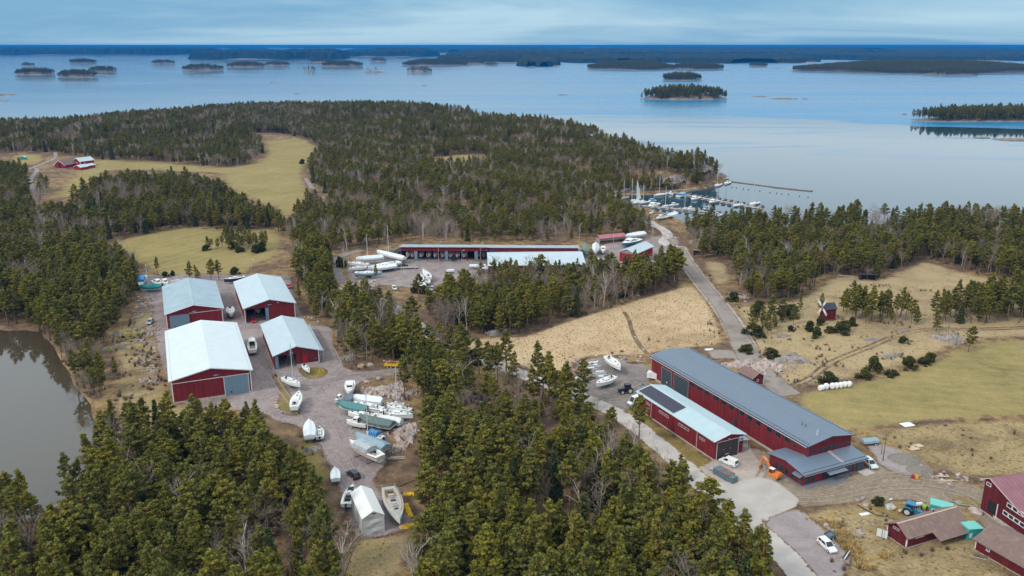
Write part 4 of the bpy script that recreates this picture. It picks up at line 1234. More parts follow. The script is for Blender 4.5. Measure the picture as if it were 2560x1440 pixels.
for t in order:
 kd = KIND[t[0]]
 u, v, d = to_px(t[2], t[3], t[4] + 9 * t[5])
 vis = -40 < u < 2600 and -60 < v < 1500
 if vis and used[kd] < LIMIT[kd]:
  used[kd] += 1
  P_ = {0: PINES, 1: YOUNG, 2: SPRUCES, 3: BARES, 4: BIRCHES}[t[0]]
  i = t[1] % len(P_)
  form = ''
  if t[0] == 0:
   form = ('full crowned ', 'high crowned ', 'deep crowned ', 'open crowned ', 'low branched ', 'broad crowned ', 'slim ', 'round crowned ', 'pointed ', 'flat topped ')[i]
  elif t[0] == 1:
   form = 'young '
  elif t[0] in (3, 4):
   form = 'leafless '
  nm = {'pine': 'pine', 'spruce': 'dark spruce', 'bare': 'grey tree', 'birch': 'pale stemmed birch'}[kd]
  fu, fv, _ = to_px(t[2], t[3], t[4])
  mk = min(MARKS, key=lambda q: (q[0] - fu) ** 2 + ((q[1] - fv) * 1.6) ** 2)
  STAND.append((f'{SIZEW(t[5], kd)}{form}{nm}', mk[2], (mk[0] - fu) ** 2 + ((mk[1] - fv) * 1.6) ** 2, kd, P_[i], t))
 else:
  rest[kd].append(t)
ORD = ('', 'second ', 'third ', 'fourth ', 'fifth ', 'sixth ', 'seventh ', 'eighth ', 'ninth ', 'tenth ', 'eleventh ', 'twelfth ', 'thirteenth ', 'fourteenth ', 'fifteenth ', 'sixteenth ', 'seventeenth ', 'eighteenth ', 'nineteenth ')
seen = {}
for what, mark, dd, kd, pm, t in sorted(STAND, key=lambda q: q[2]):
 n = seen[what, mark] = seen.get((what, mark), -1) + 1
 lab = f'{ORD[min(n, 18)]}{what} ' + ('standing nearest ' if n == 0 else 'counting out from ') + mark
 tree_thing(kd, pm, (t[2], t[3], t[4]), t[6], t[5], lab, {'pine': 'pines', 'spruce': 'spruces', 'bare': 'leafless trees', 'birch': 'birches'}[kd] + ' ' + t[7])
ALLP = [joined('p', m) for m in PINES + YOUNG]
PC = proto_set('pine_form', ALLP)
SCL = proto_set('spruce_form', [joined('s', m) for m in SPRUCES])
BC = proto_set('bare_form', [joined('b', m) for m in BARES])
BIC = proto_set('birch_form', [joined('b', m) for m in BIRCHES])
def mass(name, lst, coll, n, off, label):
 if lst:
  scatter(name, [(t[2], t[3], t[4]) for t in lst], [(off + t[1] % 2) if t[0] == 1 else t[1] % n for t in lst], [t[5] for t in lst], [t[6] for t in lst], coll, label)
mass('pine_forest', rest['pine'], PC, 10, 10, 'pine forest covering the headland and the land round the fields')
mass('spruce_forest', rest['spruce'], SCL, 3, 0, 'dark spruces scattered through the pine forest')
mass('bare_woodland', rest['bare'], BC, 4, 0, 'grey leafless trees scattered through the pine forest')
mass('birch_woodland', rest['birch'], BIC, 2, 0, 'pale stemmed birches scattered through the pine forest')
# junipers on the hill and along the edges: u, v, form, scale, label
JUN = [
 (1884, 838, 2, 1.3, 'low dark juniper at the bend of the dark road'), (1868, 880, 2, 0.9, 'juniper beside the dark road above the rubble'), (1975, 790, 2, 1.5, 'wide dark juniper left of the windmill'), (1976, 828, 0, 0.7, 'small round juniper alone below the windmill'),
 (2024, 828, 1, 1.15, 'upright juniper in front of the windmill'), (2040, 845, 1, 1.25, 'tall upright juniper lowest in front of the windmill'), (2050, 812, 1, 1.0, 'pointed juniper close to the windmill foot'), (2074, 832, 0, 0.8, 'round juniper just right of the windmill'),
 (2108, 832, 2, 1.5, 'broad brownish juniper right of the windmill'), (2130, 815, 1, 1.0, 'upright juniper beside the broad brownish one'), (2258, 858, 0, 0.8, 'lone juniper beside the wheel track'), (2270, 922, 0, 1.3, 'big round juniper above the hay field'),
 (2325, 905, 0, 1.05, 'round juniper in the corner above the hay field'), (2308, 912, 0, 0.8, 'small juniper beside the round one above the hay field'), (2182, 930, 1, 1.5, 'tall juniper near the utility pole'), (2160, 945, 2, 0.9, 'low juniper at the foot of the tall one'),
 (2070, 955, 2, 1.1, 'wide juniper beside the fork of the wheel track'), (2230, 940, 2, 0.7, 'low juniper at the foot of the utility pole'), (1925, 895, 2, 1.2, 'spreading juniper above the pink rock'), (1890, 790, 1, 1.2, 'upright juniper above the road bend'),
 (585, 622, 0, 1.3, 'round juniper at the end of the meadow knoll'), (516, 626, 0, 1.1, 'juniper at the near end of the meadow knoll'), (640, 632, 1, 1.5, 'pointed juniper on the meadow knoll'), (655, 628, 1, 1.6, 'tall pointed juniper at the far end of the meadow knoll'), (600, 630, 2, 1.2, 'low juniper on the meadow knoll'),
 (413, 692, 0, 0.9, 'juniper at the meadow edge behind the small boats'), (432, 690, 1, 0.9, 'pointed juniper at the meadow edge'), (588, 686, 0, 1.3, 'dark juniper behind the dark hulled yacht'), (854, 668, 1, 1.6, 'dark upright juniper beside the storage yard lane'), (848, 660, 1, 1.3, 'upright juniper in the fork of the yard lane'),
 (756, 410, 0, 1.6, 'lone juniper in the far pasture'), (1545, 742, 2, 1.4, 'dark juniper at the wood edge above the reed meadow'), (2196, 1262, 0, 0.65, 'small green shrub beside the dirt yard'), (1898, 772, 0, 1.1, 'round juniper by the road above the hill'), (1832, 752, 0, 1.2, 'juniper at the corner of the road and the pine stand'),
 (1040, 732, 1, 1.5, 'dark pointed juniper below the cluster of white boats'), (1060, 735, 1, 1.3, 'second pointed juniper below the cluster of white boats'), (1180, 905, 2, 1.6, 'spreading juniper on the roadside below the reed meadow'), (1420, 1160, 1, 1.3, 'dark upright juniper in the clearing'),
]
for u, v, i, s, lab in JUN:
 x, y = G(u, v)
 tree_thing('juniper', JUNIPERS[i], (x, y, -0.05), RNG.uniform(0, 6.28), s * (1.3 if u > 1800 else 1.1), lab)
# ------------------------------------------------------------------ ground cover
def cover(name, pxs, step, meshes, smin, smax, label, avoid=True, gap=None, seed=1, extra=None):
 rng = np.random.default_rng(seed)
 pts = []
 for px in pxs:
  P = poisson(GP(px), step, rng)
  if avoid:
   for c in CHULL:
    lo, hi = c.min(0), c.max(0)
    k = np.ones(len(P), bool)
    near = (P[:, 0] > lo[0]) & (P[:, 0] < hi[0]) & (P[:, 1] > lo[1]) & (P[:, 1] < hi[1])
    k[near] = ~inside(c, P[near])
    P = P[k]
  if gap is not None:
   P = P[wood_noise(P, gap[0], seed) > gap[1]]
  pts.append(P)
 P = np.vstack(pts)
 Z = hill(P[:, 0], P[:, 1])
 n = len(P)
 scatter(name, np.column_stack([P, Z]), rng.integers(0, len(meshes), n), rng.uniform(smin, smax, n), rng.uniform(0, 6.28, n), proto_set(name + '_form', meshes), label)
WOODS = [z[0] for z in ZONES]
cover('undergrowth', [WOODS[0], WOODS[1], WOODS[2], WOODS[4], WOODS[5], WOODS[6], WOODS[8], [(1180, 950), (1330, 955), (1560, 1070), (1400, 1150), (1200, 1090)], [(265, 870), (330, 790), (400, 900), (432, 1010), (300, 1060)]], 2.6, BRUSH, 0.45, 1.1, 'brown leafless undergrowth and brush under the pines', True, (16, -0.05), 3)
cover('woodland_edge_brush', [WOODS[9], WOODS[14], WOODS[7]], 4.2, BRUSH, 0.7, 1.6, 'brown brush along the far wood edges', True, (20, 0.1), 4)
cover('scrub', [[(1745, 660), (1850, 765), (1990, 752), (2190, 706), (2560, 732), (2560, 830), (2380, 868), (2090, 955), (1950, 960), (1870, 865)], [(1700, 800), (1790, 790), (1806, 860), (1620, 884), (1600, 840)], [(1180, 870), (1420, 920), (1500, 888), (1610, 886), (1560, 870), (1300, 900)], [(2095, 1090), (2250, 1068), (2600, 1046), (2600, 1190), (2460, 1198), (2300, 1150)],
    [(2000, 1295), (2220, 1255), (2450, 1300), (2560, 1400), (2560, 1500), (2130, 1500)], [(268, 865), (330, 790), (400, 900), (432, 1010), (300, 1060)], [(840, 860), (1000, 905), (990, 918), (870, 925)], [(900, 940), (1030, 935), (1040, 1050), (1000, 1200), (1040, 1300), (985, 1260), (960, 1190), (1000, 1080)], [(740, 1090), (800, 1100), (835, 1200), (790, 1210)]],
  2.4, BRUSH + TUFTS[:2], 0.3, 0.85, 'low brown scrub and tussocks scattered in clumps', False, (14, 0.18), 21)
cover('dry_grass', [[(265, 880), (330, 790), (385, 760), (410, 1000), (520, 1030), (420, 1075), (290, 1060)], [(890, 1340), (1040, 1330), (1000, 1500), (850, 1500)], [(1740, 655), (1850, 760), (1990, 750), (2190, 705), (2560, 730), (2560, 840), (2380, 870), (2090, 960), (1950, 965), (1870, 870)], WOODS[1], WOODS[2], WOODS[8],
     [(940, 1200), (1010, 1190), (1040, 1290), (985, 1262)]], 1.5, TUFTS, 0.3, 0.75, 'dry grass tufts on the heath and slopes', False, (9, -0.12), 5)
cover('reed_grass', [[(1160, 860), (1310, 846), (1545, 770), (1735, 715), (1790, 785), (1806, 860), (1600, 888), (1440, 902), (1420, 930), (1190, 890)]], 1.3, TUFTS, 0.35, 0.8, 'pale dry reeds and grass covering the meadow', False, (7, -0.35), 6)
cover('rough_grass', [[(2095, 1088), (2250, 1066), (2600, 1044), (2600, 1190), (2460, 1198), (2300, 1150)], [(2000, 1295), (2220, 1255), (2450, 1300), (2560, 1400), (2560, 1500), (2130, 1500), (2060, 1320)]], 1.1, TUFTS, 0.4, 0.95, 'rough yellow grass tufts on the waste ground', False, (6, -0.2), 7)
cover('reed_bed', [[(2062, 1302), (2085, 1300), (2125, 1335), (2160, 1385), (2185, 1425), (2150, 1425), (2105, 1365)], [(2200, 1380), (2225, 1378), (2230, 1400), (2205, 1402)]], 0.8, TUFTS, 1.4, 2.4, 'tall tan reeds along the ditch beside the pale gravel', False, None, 9)
cover('pasture_edge_grass', [[(1560, 1024), (1660, 1078), (1830, 1188), (1806, 1218), (1640, 1102)]], 0.9, TUFTS, 0.4, 0.8, 'short grass on the verge beside the blue roofed hall', False, (5, 0.1), 8)
# ------------------------------------------------------------------ islands
HAZE = 7.5e-5
def mk_canopy():
 t = NT('far_canopy', 0.9, 0.1)
 P = t.pos()
 t.col(t.ramp(t.noise(P, 0.03, 5, 0.7), [(0.3, (0.013, 0.019, 0.011)), (0.5, (0.024, 0.031, 0.016)), (0.72, (0.05, 0.046, 0.028))]))
mk_canopy()
ISLE_TREES = []
def island(u0, u1, v, depth=0.5, wood=1.0, seed=0, name='island', top=None, canopy=False, rim=1.0, label=None, h=13.0, hh=None):
 """u0..u1 waterline ends, v waterline of the near shore"""
 rng = np.random.default_rng(seed + 900)
 x0, y0 = G(u0, v)
 x1, _ = G(u1, v)
 W = (x1 - x0)
 D = W * depth if depth < 5 else depth
 cx, cy_ = (x0 + x1) / 2, y0 + D / 2
 n = 40
 a = np.arange(n) / n * 6.283
 rr = 1 + 0.10 * np.sin(3 * a + seed) + 0.07 * np.sin(5 * a + seed * 2.3) + rng.normal(0, 0.025, n)
 ex, ey = np.cos(a), np.sin(a)
 sx = np.sign(ex) * np.abs(ex) ** 0.9 * W / 2
 px, py = cx + sx * (0.94 + (rr - 1) * 0.5), cy_ + ey * D / 2 * rr
 mb = MB()
 rings = []
 hh = hh or max(4.0, min(15, 0.075 * W)) if wood > 0 else max(1.2, 0.03 * W)
 for f, z in ((1.02, SEA_Z - 0.8), (1.0, SEA_Z + 0.15 * rim), (0.97, SEA_Z + 0.75 * rim), (0.6, SEA_Z + hh * 0.7), (0.25, SEA_Z + hh)):
  rings.append([(cx + (x - cx) * f, cy_ + (y - cy_) * f, z + rng.uniform(-0.15, 0.25) * rim) for x, y in zip(px, py)])
 mb.loft(rings)
 o = mb.build(name, 'rock_far' if wood > 0 else 'rock_skerry', kind='structure')
 if label:
  o['label'] = label
 if wood <= 0:
  return
 if canopy:
  m = int(np.clip(W / 22, 20, 150))
  q = int(np.clip(D / 22, 6, 60))
  xs, ys = np.linspace(-1, 1, m), np.linspace(-1, 1, q)
  V = []
  for j in range(q):
   for i in range(m):
    e = 1 - (abs(xs[i]) ** 2.6 + abs(ys[j]) ** 2.6)
    kx = W / 2 / 420.0
    e += 0.20 * math.sin(xs[i] * 9 + seed) * math.sin(ys[j] * 5 + seed) + 0.22 * math.sin(xs[i] * kx + seed * 1.7) * math.sin(ys[j] * 3.1 + xs[i] * 2.3 * kx + seed)
    hill_ = 0.35 * h * max(0.0, math.sin(xs[i] * kx * 1.3 + seed) + 0.6 * math.sin(xs[i] * kx * 3.1 + ys[j] * 4 + seed * 3))
    z = SEA_Z + (hill_ * min(1, max(0, e) * 3) + h * (0.55 + 0.25 * rng.uniform()) + hh * min(1, max(0, e)) * 1.4 if e > 0.10 else -1.5)
    V.append((cx + xs[i] * W / 2, cy_ + ys[j] * D / 2, min(z, 66 + 8 * math.sin(i * 1.3 + j))))
  F = [(j * m + i, j * m + i + 1, (j + 1) * m + i + 1, (j + 1) * m + i) for j in range(q - 1) for i in range(m - 1)]
  cm = MB()
  cm.add(V, F)
  cm.build('wood_cover', 'far_canopy', o, kind='stuff')
  return
 step = 4.6 if y0 < 2600 else 6.5 if y0 < 5000 else 9.0
 P = poisson(np.stack([cx + (px - cx) * 0.98, cy_ + (py - cy_) * 0.98], 1), step, rng)
 k = rng.uniform(size=len(P)) < wood
 P = P[k & (wood_noise(P, 60, seed) < 0.6)]
 e = np.clip(1 - np.hypot((P[:, 0] - cx) / (W / 2), (P[:, 1] - cy_) / (D / 2)), 0, 1)
 for (x, y), q in zip(P, e):
  ISLE_TREES.append((x, y, SEA_Z + 0.9 + hh * min(1, q * 1.7) * 0.8, rng.uniform(0.75, 1.2) * (1.25 if step > 8 else 1.0), int(rng.integers(0, 12)), rng.uniform(0, 6.28)))
def mk_far_rock():
 for nm, st in (('rock_far', [(0.3, (0.13, 0.11, 0.09)), (0.6, (0.30, 0.24, 0.19)), (0.8, (0.20, 0.17, 0.10))]), ('rock_skerry', [(0.3, (0.12, 0.10, 0.09)), (0.6, (0.26, 0.22, 0.18)), (0.8, (0.36, 0.29, 0.2))])):
  t = NT(nm, 0.9, 0.2)
  t.col(t.ramp(t.noise(t.pos(), 0.12, 5, 0.65), st))
mk_far_rock()
ISL = [
 (1606, 1834, 249, 0.30, 1.0), (1656, 1764, 201, 0.5, 1.0), (126, 232, 193, 0.55, 1.0), (22, 127, 187, 0.5, 1.0), (50, 86, 166, 0.5, 0.9), (212, 286, 180, 0.5, 1.0), (160, 232, 158, 0.6, 0.9), (370, 434, 160, 0.4, 0.7), (440, 552, 176, 0.45, 0.85),
 (558, 658, 168, 0.45, 1.0), (656, 726, 165, 0.4, 0.7), (772, 832, 156, 0.5, 1.0), (794, 906, 166, 0.5, 1.0), (754, 790, 177, 0.4, 0.35), (900, 962, 181, 0.35, 0.12), (920, 968, 155, 0.4, 0.9), (1012, 1084, 181, 0.4, 0.55), (1875, 1926, 167, 0.6, 1.0),
 (1678, 1828, 174, 0.7, 1.0), (2328, 2476, 188, 0.6, 1.0), (1206, 1250, 164, 0.4, 0.6),
]
for i, a in enumerate(ISL):
 island(*a, seed=i, label=None)
island(1468, 1712, 175, 0.8, 1.0, 31, hh=22)
island(2030, 2780, 184, 0.55, 1.0, 32, hh=30)
island(2282, 2760, 304, 55, 1.0, 33, rim=0.9, hh=5)
island(996, 1170, 164, 0.7, 1.0, 34, hh=20)
island(1130, 1215, 161, 0.6, 0.5, 35)
for i, (a, b, v) in enumerate(((668, 697, 207), (1054, 1068, 214), (734, 749, 234), (-60, 33, 237), (-40, 15, 252), (1392, 1422, 237), (1880, 1922, 241), (1925, 2004, 247), (2440, 2484, 344), (2494, 2620, 350), (1295, 1308, 171), (1928, 1955, 171), (2006, 2020, 247), (2256, 2270, 285))):
 island(a, b, v, 0.5 if b - a < 60 else 0.35, 0.0, 60 + i, 'skerry', rim=0.5)
# far mainland and long islands, woods that read as one mass
for i, (a, b, v, d, hp) in enumerate(((-300, 492, 137, 900, 17), (424, 842, 148, 700, 20), (798, 1090, 141, 900, 14), (1060, 1480, 156, 900, 15), (1290, 1410, 166, 500, 12), (1380, 1690, 157, 1300, 13), (1600, 2140, 158, 1500, 14), (2060, 2900, 152, 2000, 13),
         (1090, 1700, 145, 2500, 14), (1500, 2700, 142, 3500, 14), (-400, 330, 129, 2500, 10), (250, 500, 131, 1500, 9), (560, 640, 124, 1500, 4), (840, 1000, 130, 2000, 6), (1000, 1420, 131, 4000, 9), (1440, 2800, 133, 4000, 11), (-800, 520, 121.5, 8000, 5), (640, 1100, 120.5, 9000, 5),
         (1050, 1480, 122, 9000, 5), (1560, 2100, 122.5, 9000, 5), (2060, 3000, 123, 8000, 6), (-2500, 4800, 117.2, 14000, 3))):
 h = hp * G(1280, v)[1] / FPX
 island(a, b, v, d, 1.0, 80 + i, 'island' if b - a < 430 else 'far_mainland', canopy=True, rim=1.2, h=h)
if ISLE_TREES:
 q = np.array(ISLE_TREES)
 scatter('island_forest', q[:, :3], [min(8, int(i)) for i in q[:, 4]], q[:, 3], q[:, 5], PC, 'pine woods on the islands out in the bay')
# ------------------------------------------------------------------ air
hz = NT('haze_air')
m = hz.m
hz.n.clear()
vo = hz.new('ShaderNodeVolumePrincipled')
vo.inputs['Color'].default_value = (0.01, 0.26, 0.72, 1)
vo.inputs['Density'].default_value = HAZE
vo.inputs['Anisotropy'].default_value = 0.0
oo = hz.new('ShaderNodeOutputMaterial')
hz.l.new(vo.outputs[0], oo.inputs['Volume'])
mb = MB()
mb.b0(-62000, 62000, -2100, 62000, SEA_Z - 3, 101)
hzo = mb.build('haze', 'haze_air', kind='stuff')
# ------------------------------------------------------------------ building materials
def mk_boards(name, c, scale=3.2, amt=0.35, rough=0.85):
 """vertical painted boards: fine grooves, faded and darker boards"""
 t = NT(name, rough, 0.2)
 o = t.objc()
 sep = t.new('ShaderNodeSeparateXYZ')
 t.l.new(o, sep.inputs[0])
 s = t.math('ADD', sep.outputs['X'], sep.outputs['Y'])
 cb = t.new('ShaderNodeCombineXYZ')
 t.l.new(s, cb.inputs[0])
 w = t.wave(cb.outputs[0], scale, 0, 'X', 'SAW')
 fl = t.math('FLOOR', t.math('MULTIPLY', s, 5.0))
 cb2 = t.new('ShaderNodeCombineXYZ')
 t.l.new(fl, cb2.inputs[0])
 wn_ = t.new('ShaderNodeTexWhiteNoise', noise_dimensions='1D')
 t.l.new(fl, wn_.inputs['W'])
 big = t.noise(o, 0.35, 4, 0.6)
 f = t.math('ADD', t.math('MULTIPLY', wn_.outputs['Value'], 0.45), t.math('MULTIPLY', big, 0.55))
 lo = tuple(x * (1 - amt) for x in c)
 hi = tuple(min(1, x * (1 + amt)) for x in c)
 t.col(t.ramp(f, [(0.2, lo), (0.8, hi)]))
 t.bump(w, 0.5, 0.03)
def mk_roof(name, c, var=0.08, rough=0.45, metal=0.0, scale=0.25, stain=None):
 t = NT(name, rough, 0.4, metal)
 o = t.objc()
 a = t.noise(o, scale, 5, 0.65)
 b = t.noise(t.mapv(o, (0.15, 2.2, 1)), 1.0, 3)
 f = t.math('ADD', t.math('MULTIPLY', a, 0.6), t.math('MULTIPLY', b, 0.4))
 st = [(0.3, tuple(x * (1 - var) for x in c)), (0.7, tuple(min(1, x * (1 + var)) for x in c))]
 k = t.ramp(f, st)
 if stain:
  k = t.mix(t.math('MULTIPLY', t.rng(t.noise(o, 0.9, 5, 0.7), 0.5, 0.75), 0.7), k, stain)
 t.col(k)
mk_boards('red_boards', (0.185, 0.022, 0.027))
mk_boards('red_boards_faded', (0.15, 0.024, 0.026), 3.2, 0.4)
mk_boards('red_boards_bright', (0.30, 0.018, 0.03))
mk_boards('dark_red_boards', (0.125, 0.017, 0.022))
mk_boards('grey_boards', (0.30, 0.28, 0.27), 3.2, 0.35)
mk_roof('roof_white', (0.63, 0.675, 0.695), 0.06)
mk_roof('roof_pale', (0.49, 0.575, 0.615), 0.09)
mk_roof('roof_worn', (0.36, 0.45, 0.505), 0.2, 0.5, 0, 0.18)
mk_roof('roof_pale_green', (0.46, 0.575, 0.61), 0.08)
mk_roof('roof_dark', (0.155, 0.195, 0.25), 0.05, 0.4)
mk_roof('roof_rust', (0.27, 0.12, 0.145), 0.22, 0.7, 0, 0.3, (0.36, 0.13, 0.08))
mk_roof('roof_red_worn', (0.42, 0.13, 0.14), 0.25, 0.6, 0, 0.4, (0.55, 0.42, 0.42))
mk_roof('roof_tile', (0.225, 0.145, 0.125), 0.2, 0.85, 0, 0.6, (0.32, 0.24, 0.20))
mk_roof('roof_black', (0.045, 0.05, 0.065), 0.15, 0.6)
plain('white_trim', (0.74, 0.72, 0.72), 0.6)
plain('pink_trim', (0.62, 0.50, 0.49), 0.7)
plain('door_grey', (0.165, 0.245, 0.315), 0.5, var=0.07)
plain('door_slate', (0.055, 0.073, 0.095), 0.5, var=0.08)
plain('door_brown', (0.052, 0.042, 0.046), 0.5, var=0.1)
plain('frame_slate', (0.06, 0.075, 0.095), 0.5)
plain('concrete', (0.46, 0.41, 0.375), 0.9, var=0.18)
plain('plinth_slate', (0.17, 0.18, 0.21), 0.9)
plain('sign_blue', (0.035, 0.085, 0.36), 0.5)
plain('sign_white', (0.80, 0.80, 0.84), 0.5)
plain('steel', (0.30, 0.34, 0.38), 0.45, 0.4, 0.3)
plain('galvanised', (0.45, 0.49, 0.52), 0.45, 0.4, 0.2)
plain('raw_wood', (0.56, 0.43, 0.30), 0.8)
plain('grey_wood', (0.34, 0.30, 0.27), 0.9, var=0.3)
plain('brown_wood', (0.20, 0.13, 0.09), 0.9, var=0.3)
plain('black_rubber', (0.022, 0.022, 0.024), 0.8)
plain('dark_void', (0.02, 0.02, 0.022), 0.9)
def mk_glass():
 t = NT('window_glass', 0.08, 0.6)
 t.col((0.02, 0.026, 0.033))
mk_glass()
class Bld:
 """a building in its own frame: x across the front (y=0), y along the length"""
 def __init__(s, name, label, cat, frame, he, hr, ridge=None, group=None):
  s.x, s.y, s.th, s.W, s.L = frame
  s.he, s.hr = he, hr
  s.rx = s.W / 2 if ridge is None else ridge
  s.hl = s.hw = he
  s.root = thing(name, label, cat, (s.x, s.y, 0), s.th, group)
 def zr(s, x):
  if x <= s.rx:
   return s.hl + (s.hr - s.hl) * x / max(s.rx, 1e-6)
  return s.hw + (s.hr - s.hw) * (s.W - x) / max(s.W - s.rx, 1e-6)
 def gable(s, mb, xa, xb, zb, y, t=0.22, zt=None):
  if xb - xa < 0.02:
   return
  pts = [(xa, y, zb), (xb, y, zb)]
  if zt is not None:
   pts += [(xb, y, zt), (xa, y, zt)]
  else:
   pts.append((xb, y, s.zr(xb) - 0.01))
   if xa < s.rx < xb:
    pts.append((s.rx, y, s.hr - 0.01))
   pts.append((xa, y, s.zr(xa) - 0.01))
  mb.prism(pts, (0, t, 0))
 def walls(s, mat, front_hole=None, plinth=0.35, pm='concrete', left_hole=None):
  mb = MB()
  if front_hole:
   a, b, z = front_hole
   s.gable(mb, 0, a, 0, 0)
   s.gable(mb, a, b, z, 0)
   s.gable(mb, b, s.W, 0, 0)
  else:
   s.gable(mb, 0, s.W, 0, 0)
  s.gable(mb, 0, s.W, 0, s.L - 0.22)
  mb.b0(0, 0.22, 0.22, s.L - 0.22, 0, s.hl - 0.01)
  mb.b0(s.W - 0.22, s.W, 0.22, s.L - 0.22, 0, s.hw - 0.01)
  w = mb.build('wall', mat, s.root)
  if plinth:
   p = MB()
   o = 0.05
   if front_hole:
    a, b, z = front_hole
    if a > 0.3:
     p.b0(-o, a - 0.02, -o, 0.02, 0, plinth)
    if s.W - b > 0.3:
     p.b0(b + 0.02, s.W + o, -o, 0.02, 0, plinth)
   else:
    p.b0(-o, s.W + o, -o, 0.02, 0, plinth)
   p.b0(-o, 0.02, 0.02, s.L, 0, plinth)
   p.b0(s.W - 0.02, s.W + o, 0.02, s.L, 0, plinth)
   p.build('plinth', pm, s.root)
  return w
 def roof(s, mat, ov=0.5, ovy=None, t=0.16, rib=1.1, cap=True, ribh=0.045, capmat=None, tiles=None, edge=None, cut=None):
  ovy = ov if ovy is None else ovy
  sl = (s.hr - s.hl) / max(s.rx, 1e-6)
  sr = (s.hr - s.hw) / max(s.W - s.rx, 1e-6)
  e = 0.012
  mb = MB()
  L0, L1 = -ovy, s.L + ovy
  if s.rx > 0.05:
   mb.prism([(-ov, L0, s.hl - ov * sl + e), (s.rx, L0, s.hr + e), (s.rx, L0, s.hr + e + t), (-ov, L0, s.hl - ov * sl + e + t)], (0, L1 - L0, 0))
  if s.W - s.rx > 0.05:
   mb.prism([(s.rx, L0, s.hr + e), (s.W + ov, L0, s.hw - ov * sr + e), (s.W + ov, L0, s.hw - ov * sr + e + t), (s.rx, L0, s.hr + e + t)], (0, L1 - L0, 0))
  r = mb.build('roof', mat, s.root)
  zt = lambda x: (s.hr - (s.rx - x) * sl if x < s.rx else s.hr - (x - s.rx) * sr) + e + t
  if rib:
   m = MB()
   n = int((L1 - L0) / rib)
   for k in range(1, n):
    y = L0 + (L1 - L0) * k / n
    for xa, xb in ((-ov, s.rx), (s.rx, s.W + ov)):
     if abs(xb - xa) < 0.3:
      continue
     m.prism([(xa, y - 0.03, zt(xa + (0.001 if xa == s.rx else 0)) - 0.01), (xb, y - 0.03, zt(xb - (0.001 if xb == s.rx else 0)) - 0.01), (xb, y - 0.03, zt(xb) + ribh), (xa, y - 0.03, zt(xa) + ribh)], (0, 0.06, 0))
   m.build('roof_seams', mat, r, kind='stuff')
  if tiles:
   m = MB()
   for xa, xb, sgn in ((-ov, s.rx, 1), (s.W + ov, s.rx, -1)):
    n = int(abs(xb - xa) / tiles)
    for k in range(n):
     x0 = xa + (xb - xa) * k / n
     x1 = xa + (xb - xa) * (k + 1.12) / n
     if (x1 - s.rx) * sgn > 0:
      x1 = s.rx
     q = 0.07
     pts = [(x0, L0 - 0.02, zt(x0) + 0.0), (x1, L0 - 0.02, zt(x1) + 0.0), (x1, L0 - 0.02, zt(x1) + 0.012), (x0, L0 - 0.02, zt(x0) + q)]
     m.prism(pts, (0, L1 - L0 + 0.04, 0))
   m.build('tile_courses', mat, r, kind='stuff')
  if cap and s.rx > 0.05 and s.W - s.rx > 0.05:
   m = MB()
   c = 0.28
   m.prism([(s.rx - c, L0 - 0.02, zt(s.rx - c) + 0.03), (s.rx, L0 - 0.02, zt(s.rx) + 0.075), (s.rx + c, L0 - 0.02, zt(s.rx + c) + 0.03), (s.rx, L0 - 0.02, zt(s.rx) + 0.02)], (0, L1 - L0 + 0.04, 0))
   m.build('ridge_cap', capmat or mat, r)
  s.zt, s.ov, s.ovy, s.sl, s.sr, s.rf = zt, ov, ovy, sl, sr, r
  return r
 def barge(s, mat='white_trim', w=0.22, back=False):
  mb = MB()
  for y in ([-s.ovy - 0.05] + ([s.L + s.ovy + 0.01] if back else [])):
   for xa, xb in ((-s.ov, s.rx), (s.rx, s.W + s.ov)):
    if abs(xb - xa) < 0.2:
     continue
    mb.prism([(xa, y, s.zt(xa) - w), (xb, y, s.zt(xb) - w), (xb, y, s.zt(xb) + 0.03), (xa, y, s.zt(xa) + 0.03)], (0, 0.045, 0))
  return mb.build('barge_board', mat, s.root)
 def gutter(s, mat='white_trim', side='L', r=0.09):
  x = -s.ov - r if side == 'L' else s.W + s.ov + r
  xe = -s.ov if side == 'L' else s.W + s.ov
  m = MB()
  z = s.zt(xe) - 0.16
  m.prism([(x - r, -s.ovy, z + 0.1), (x - r * 0.6, -s.ovy, z - 0.06), (x + r * 0.6, -s.ovy, z - 0.06), (x + r, -s.ovy, z + 0.1)], (0, s.L + 2 * s.ovy, 0))
  return m.build('gutter', mat, s.root)
 def corners(s, mat='white_trim', w=0.2, which='0123'):
  for k, (x, y) in enumerate(((0, 0), (s.W, 0), (s.W, s.L), (0, s.L))):
   if str(k) in which:
    h = s.hl if x == 0 else s.hw
    m = MB()
    sx = -1 if x == 0 else 1
    m.b0(min(x + sx * 0.035, x - sx * w), max(x + sx * 0.035, x - sx * w), -0.035 if y == 0 else y + 0.002, -0.002 if y == 0 else y + 0.035, 0.36, h - 0.02)
    m.b0(x + 0.002 if sx > 0 else x - 0.035, x + 0.035 if sx > 0 else x - 0.002, 0.0 if y == 0 else y - w, w if y == 0 else y, 0.36, h - 0.02)
    m.build('corner_board', mat, s.root)
 def sb(s, mb, side, a0, a1, z0, z1, o0, o1, mi=0):
  if side == 'L':
   mb.b0(-o1, -o0, a0, a1, z0, z1, mi)
  elif side == 'R':
   mb.b0(s.W + o0, s.W + o1, a0, a1, z0, z1, mi)
  elif side == 'F':
   mb.b0(a0, a1, -o1, -o0, z0, z1, mi)
  else:
   mb.b0(a0, a1, s.L + o0, s.L + o1, z0, z1, mi)
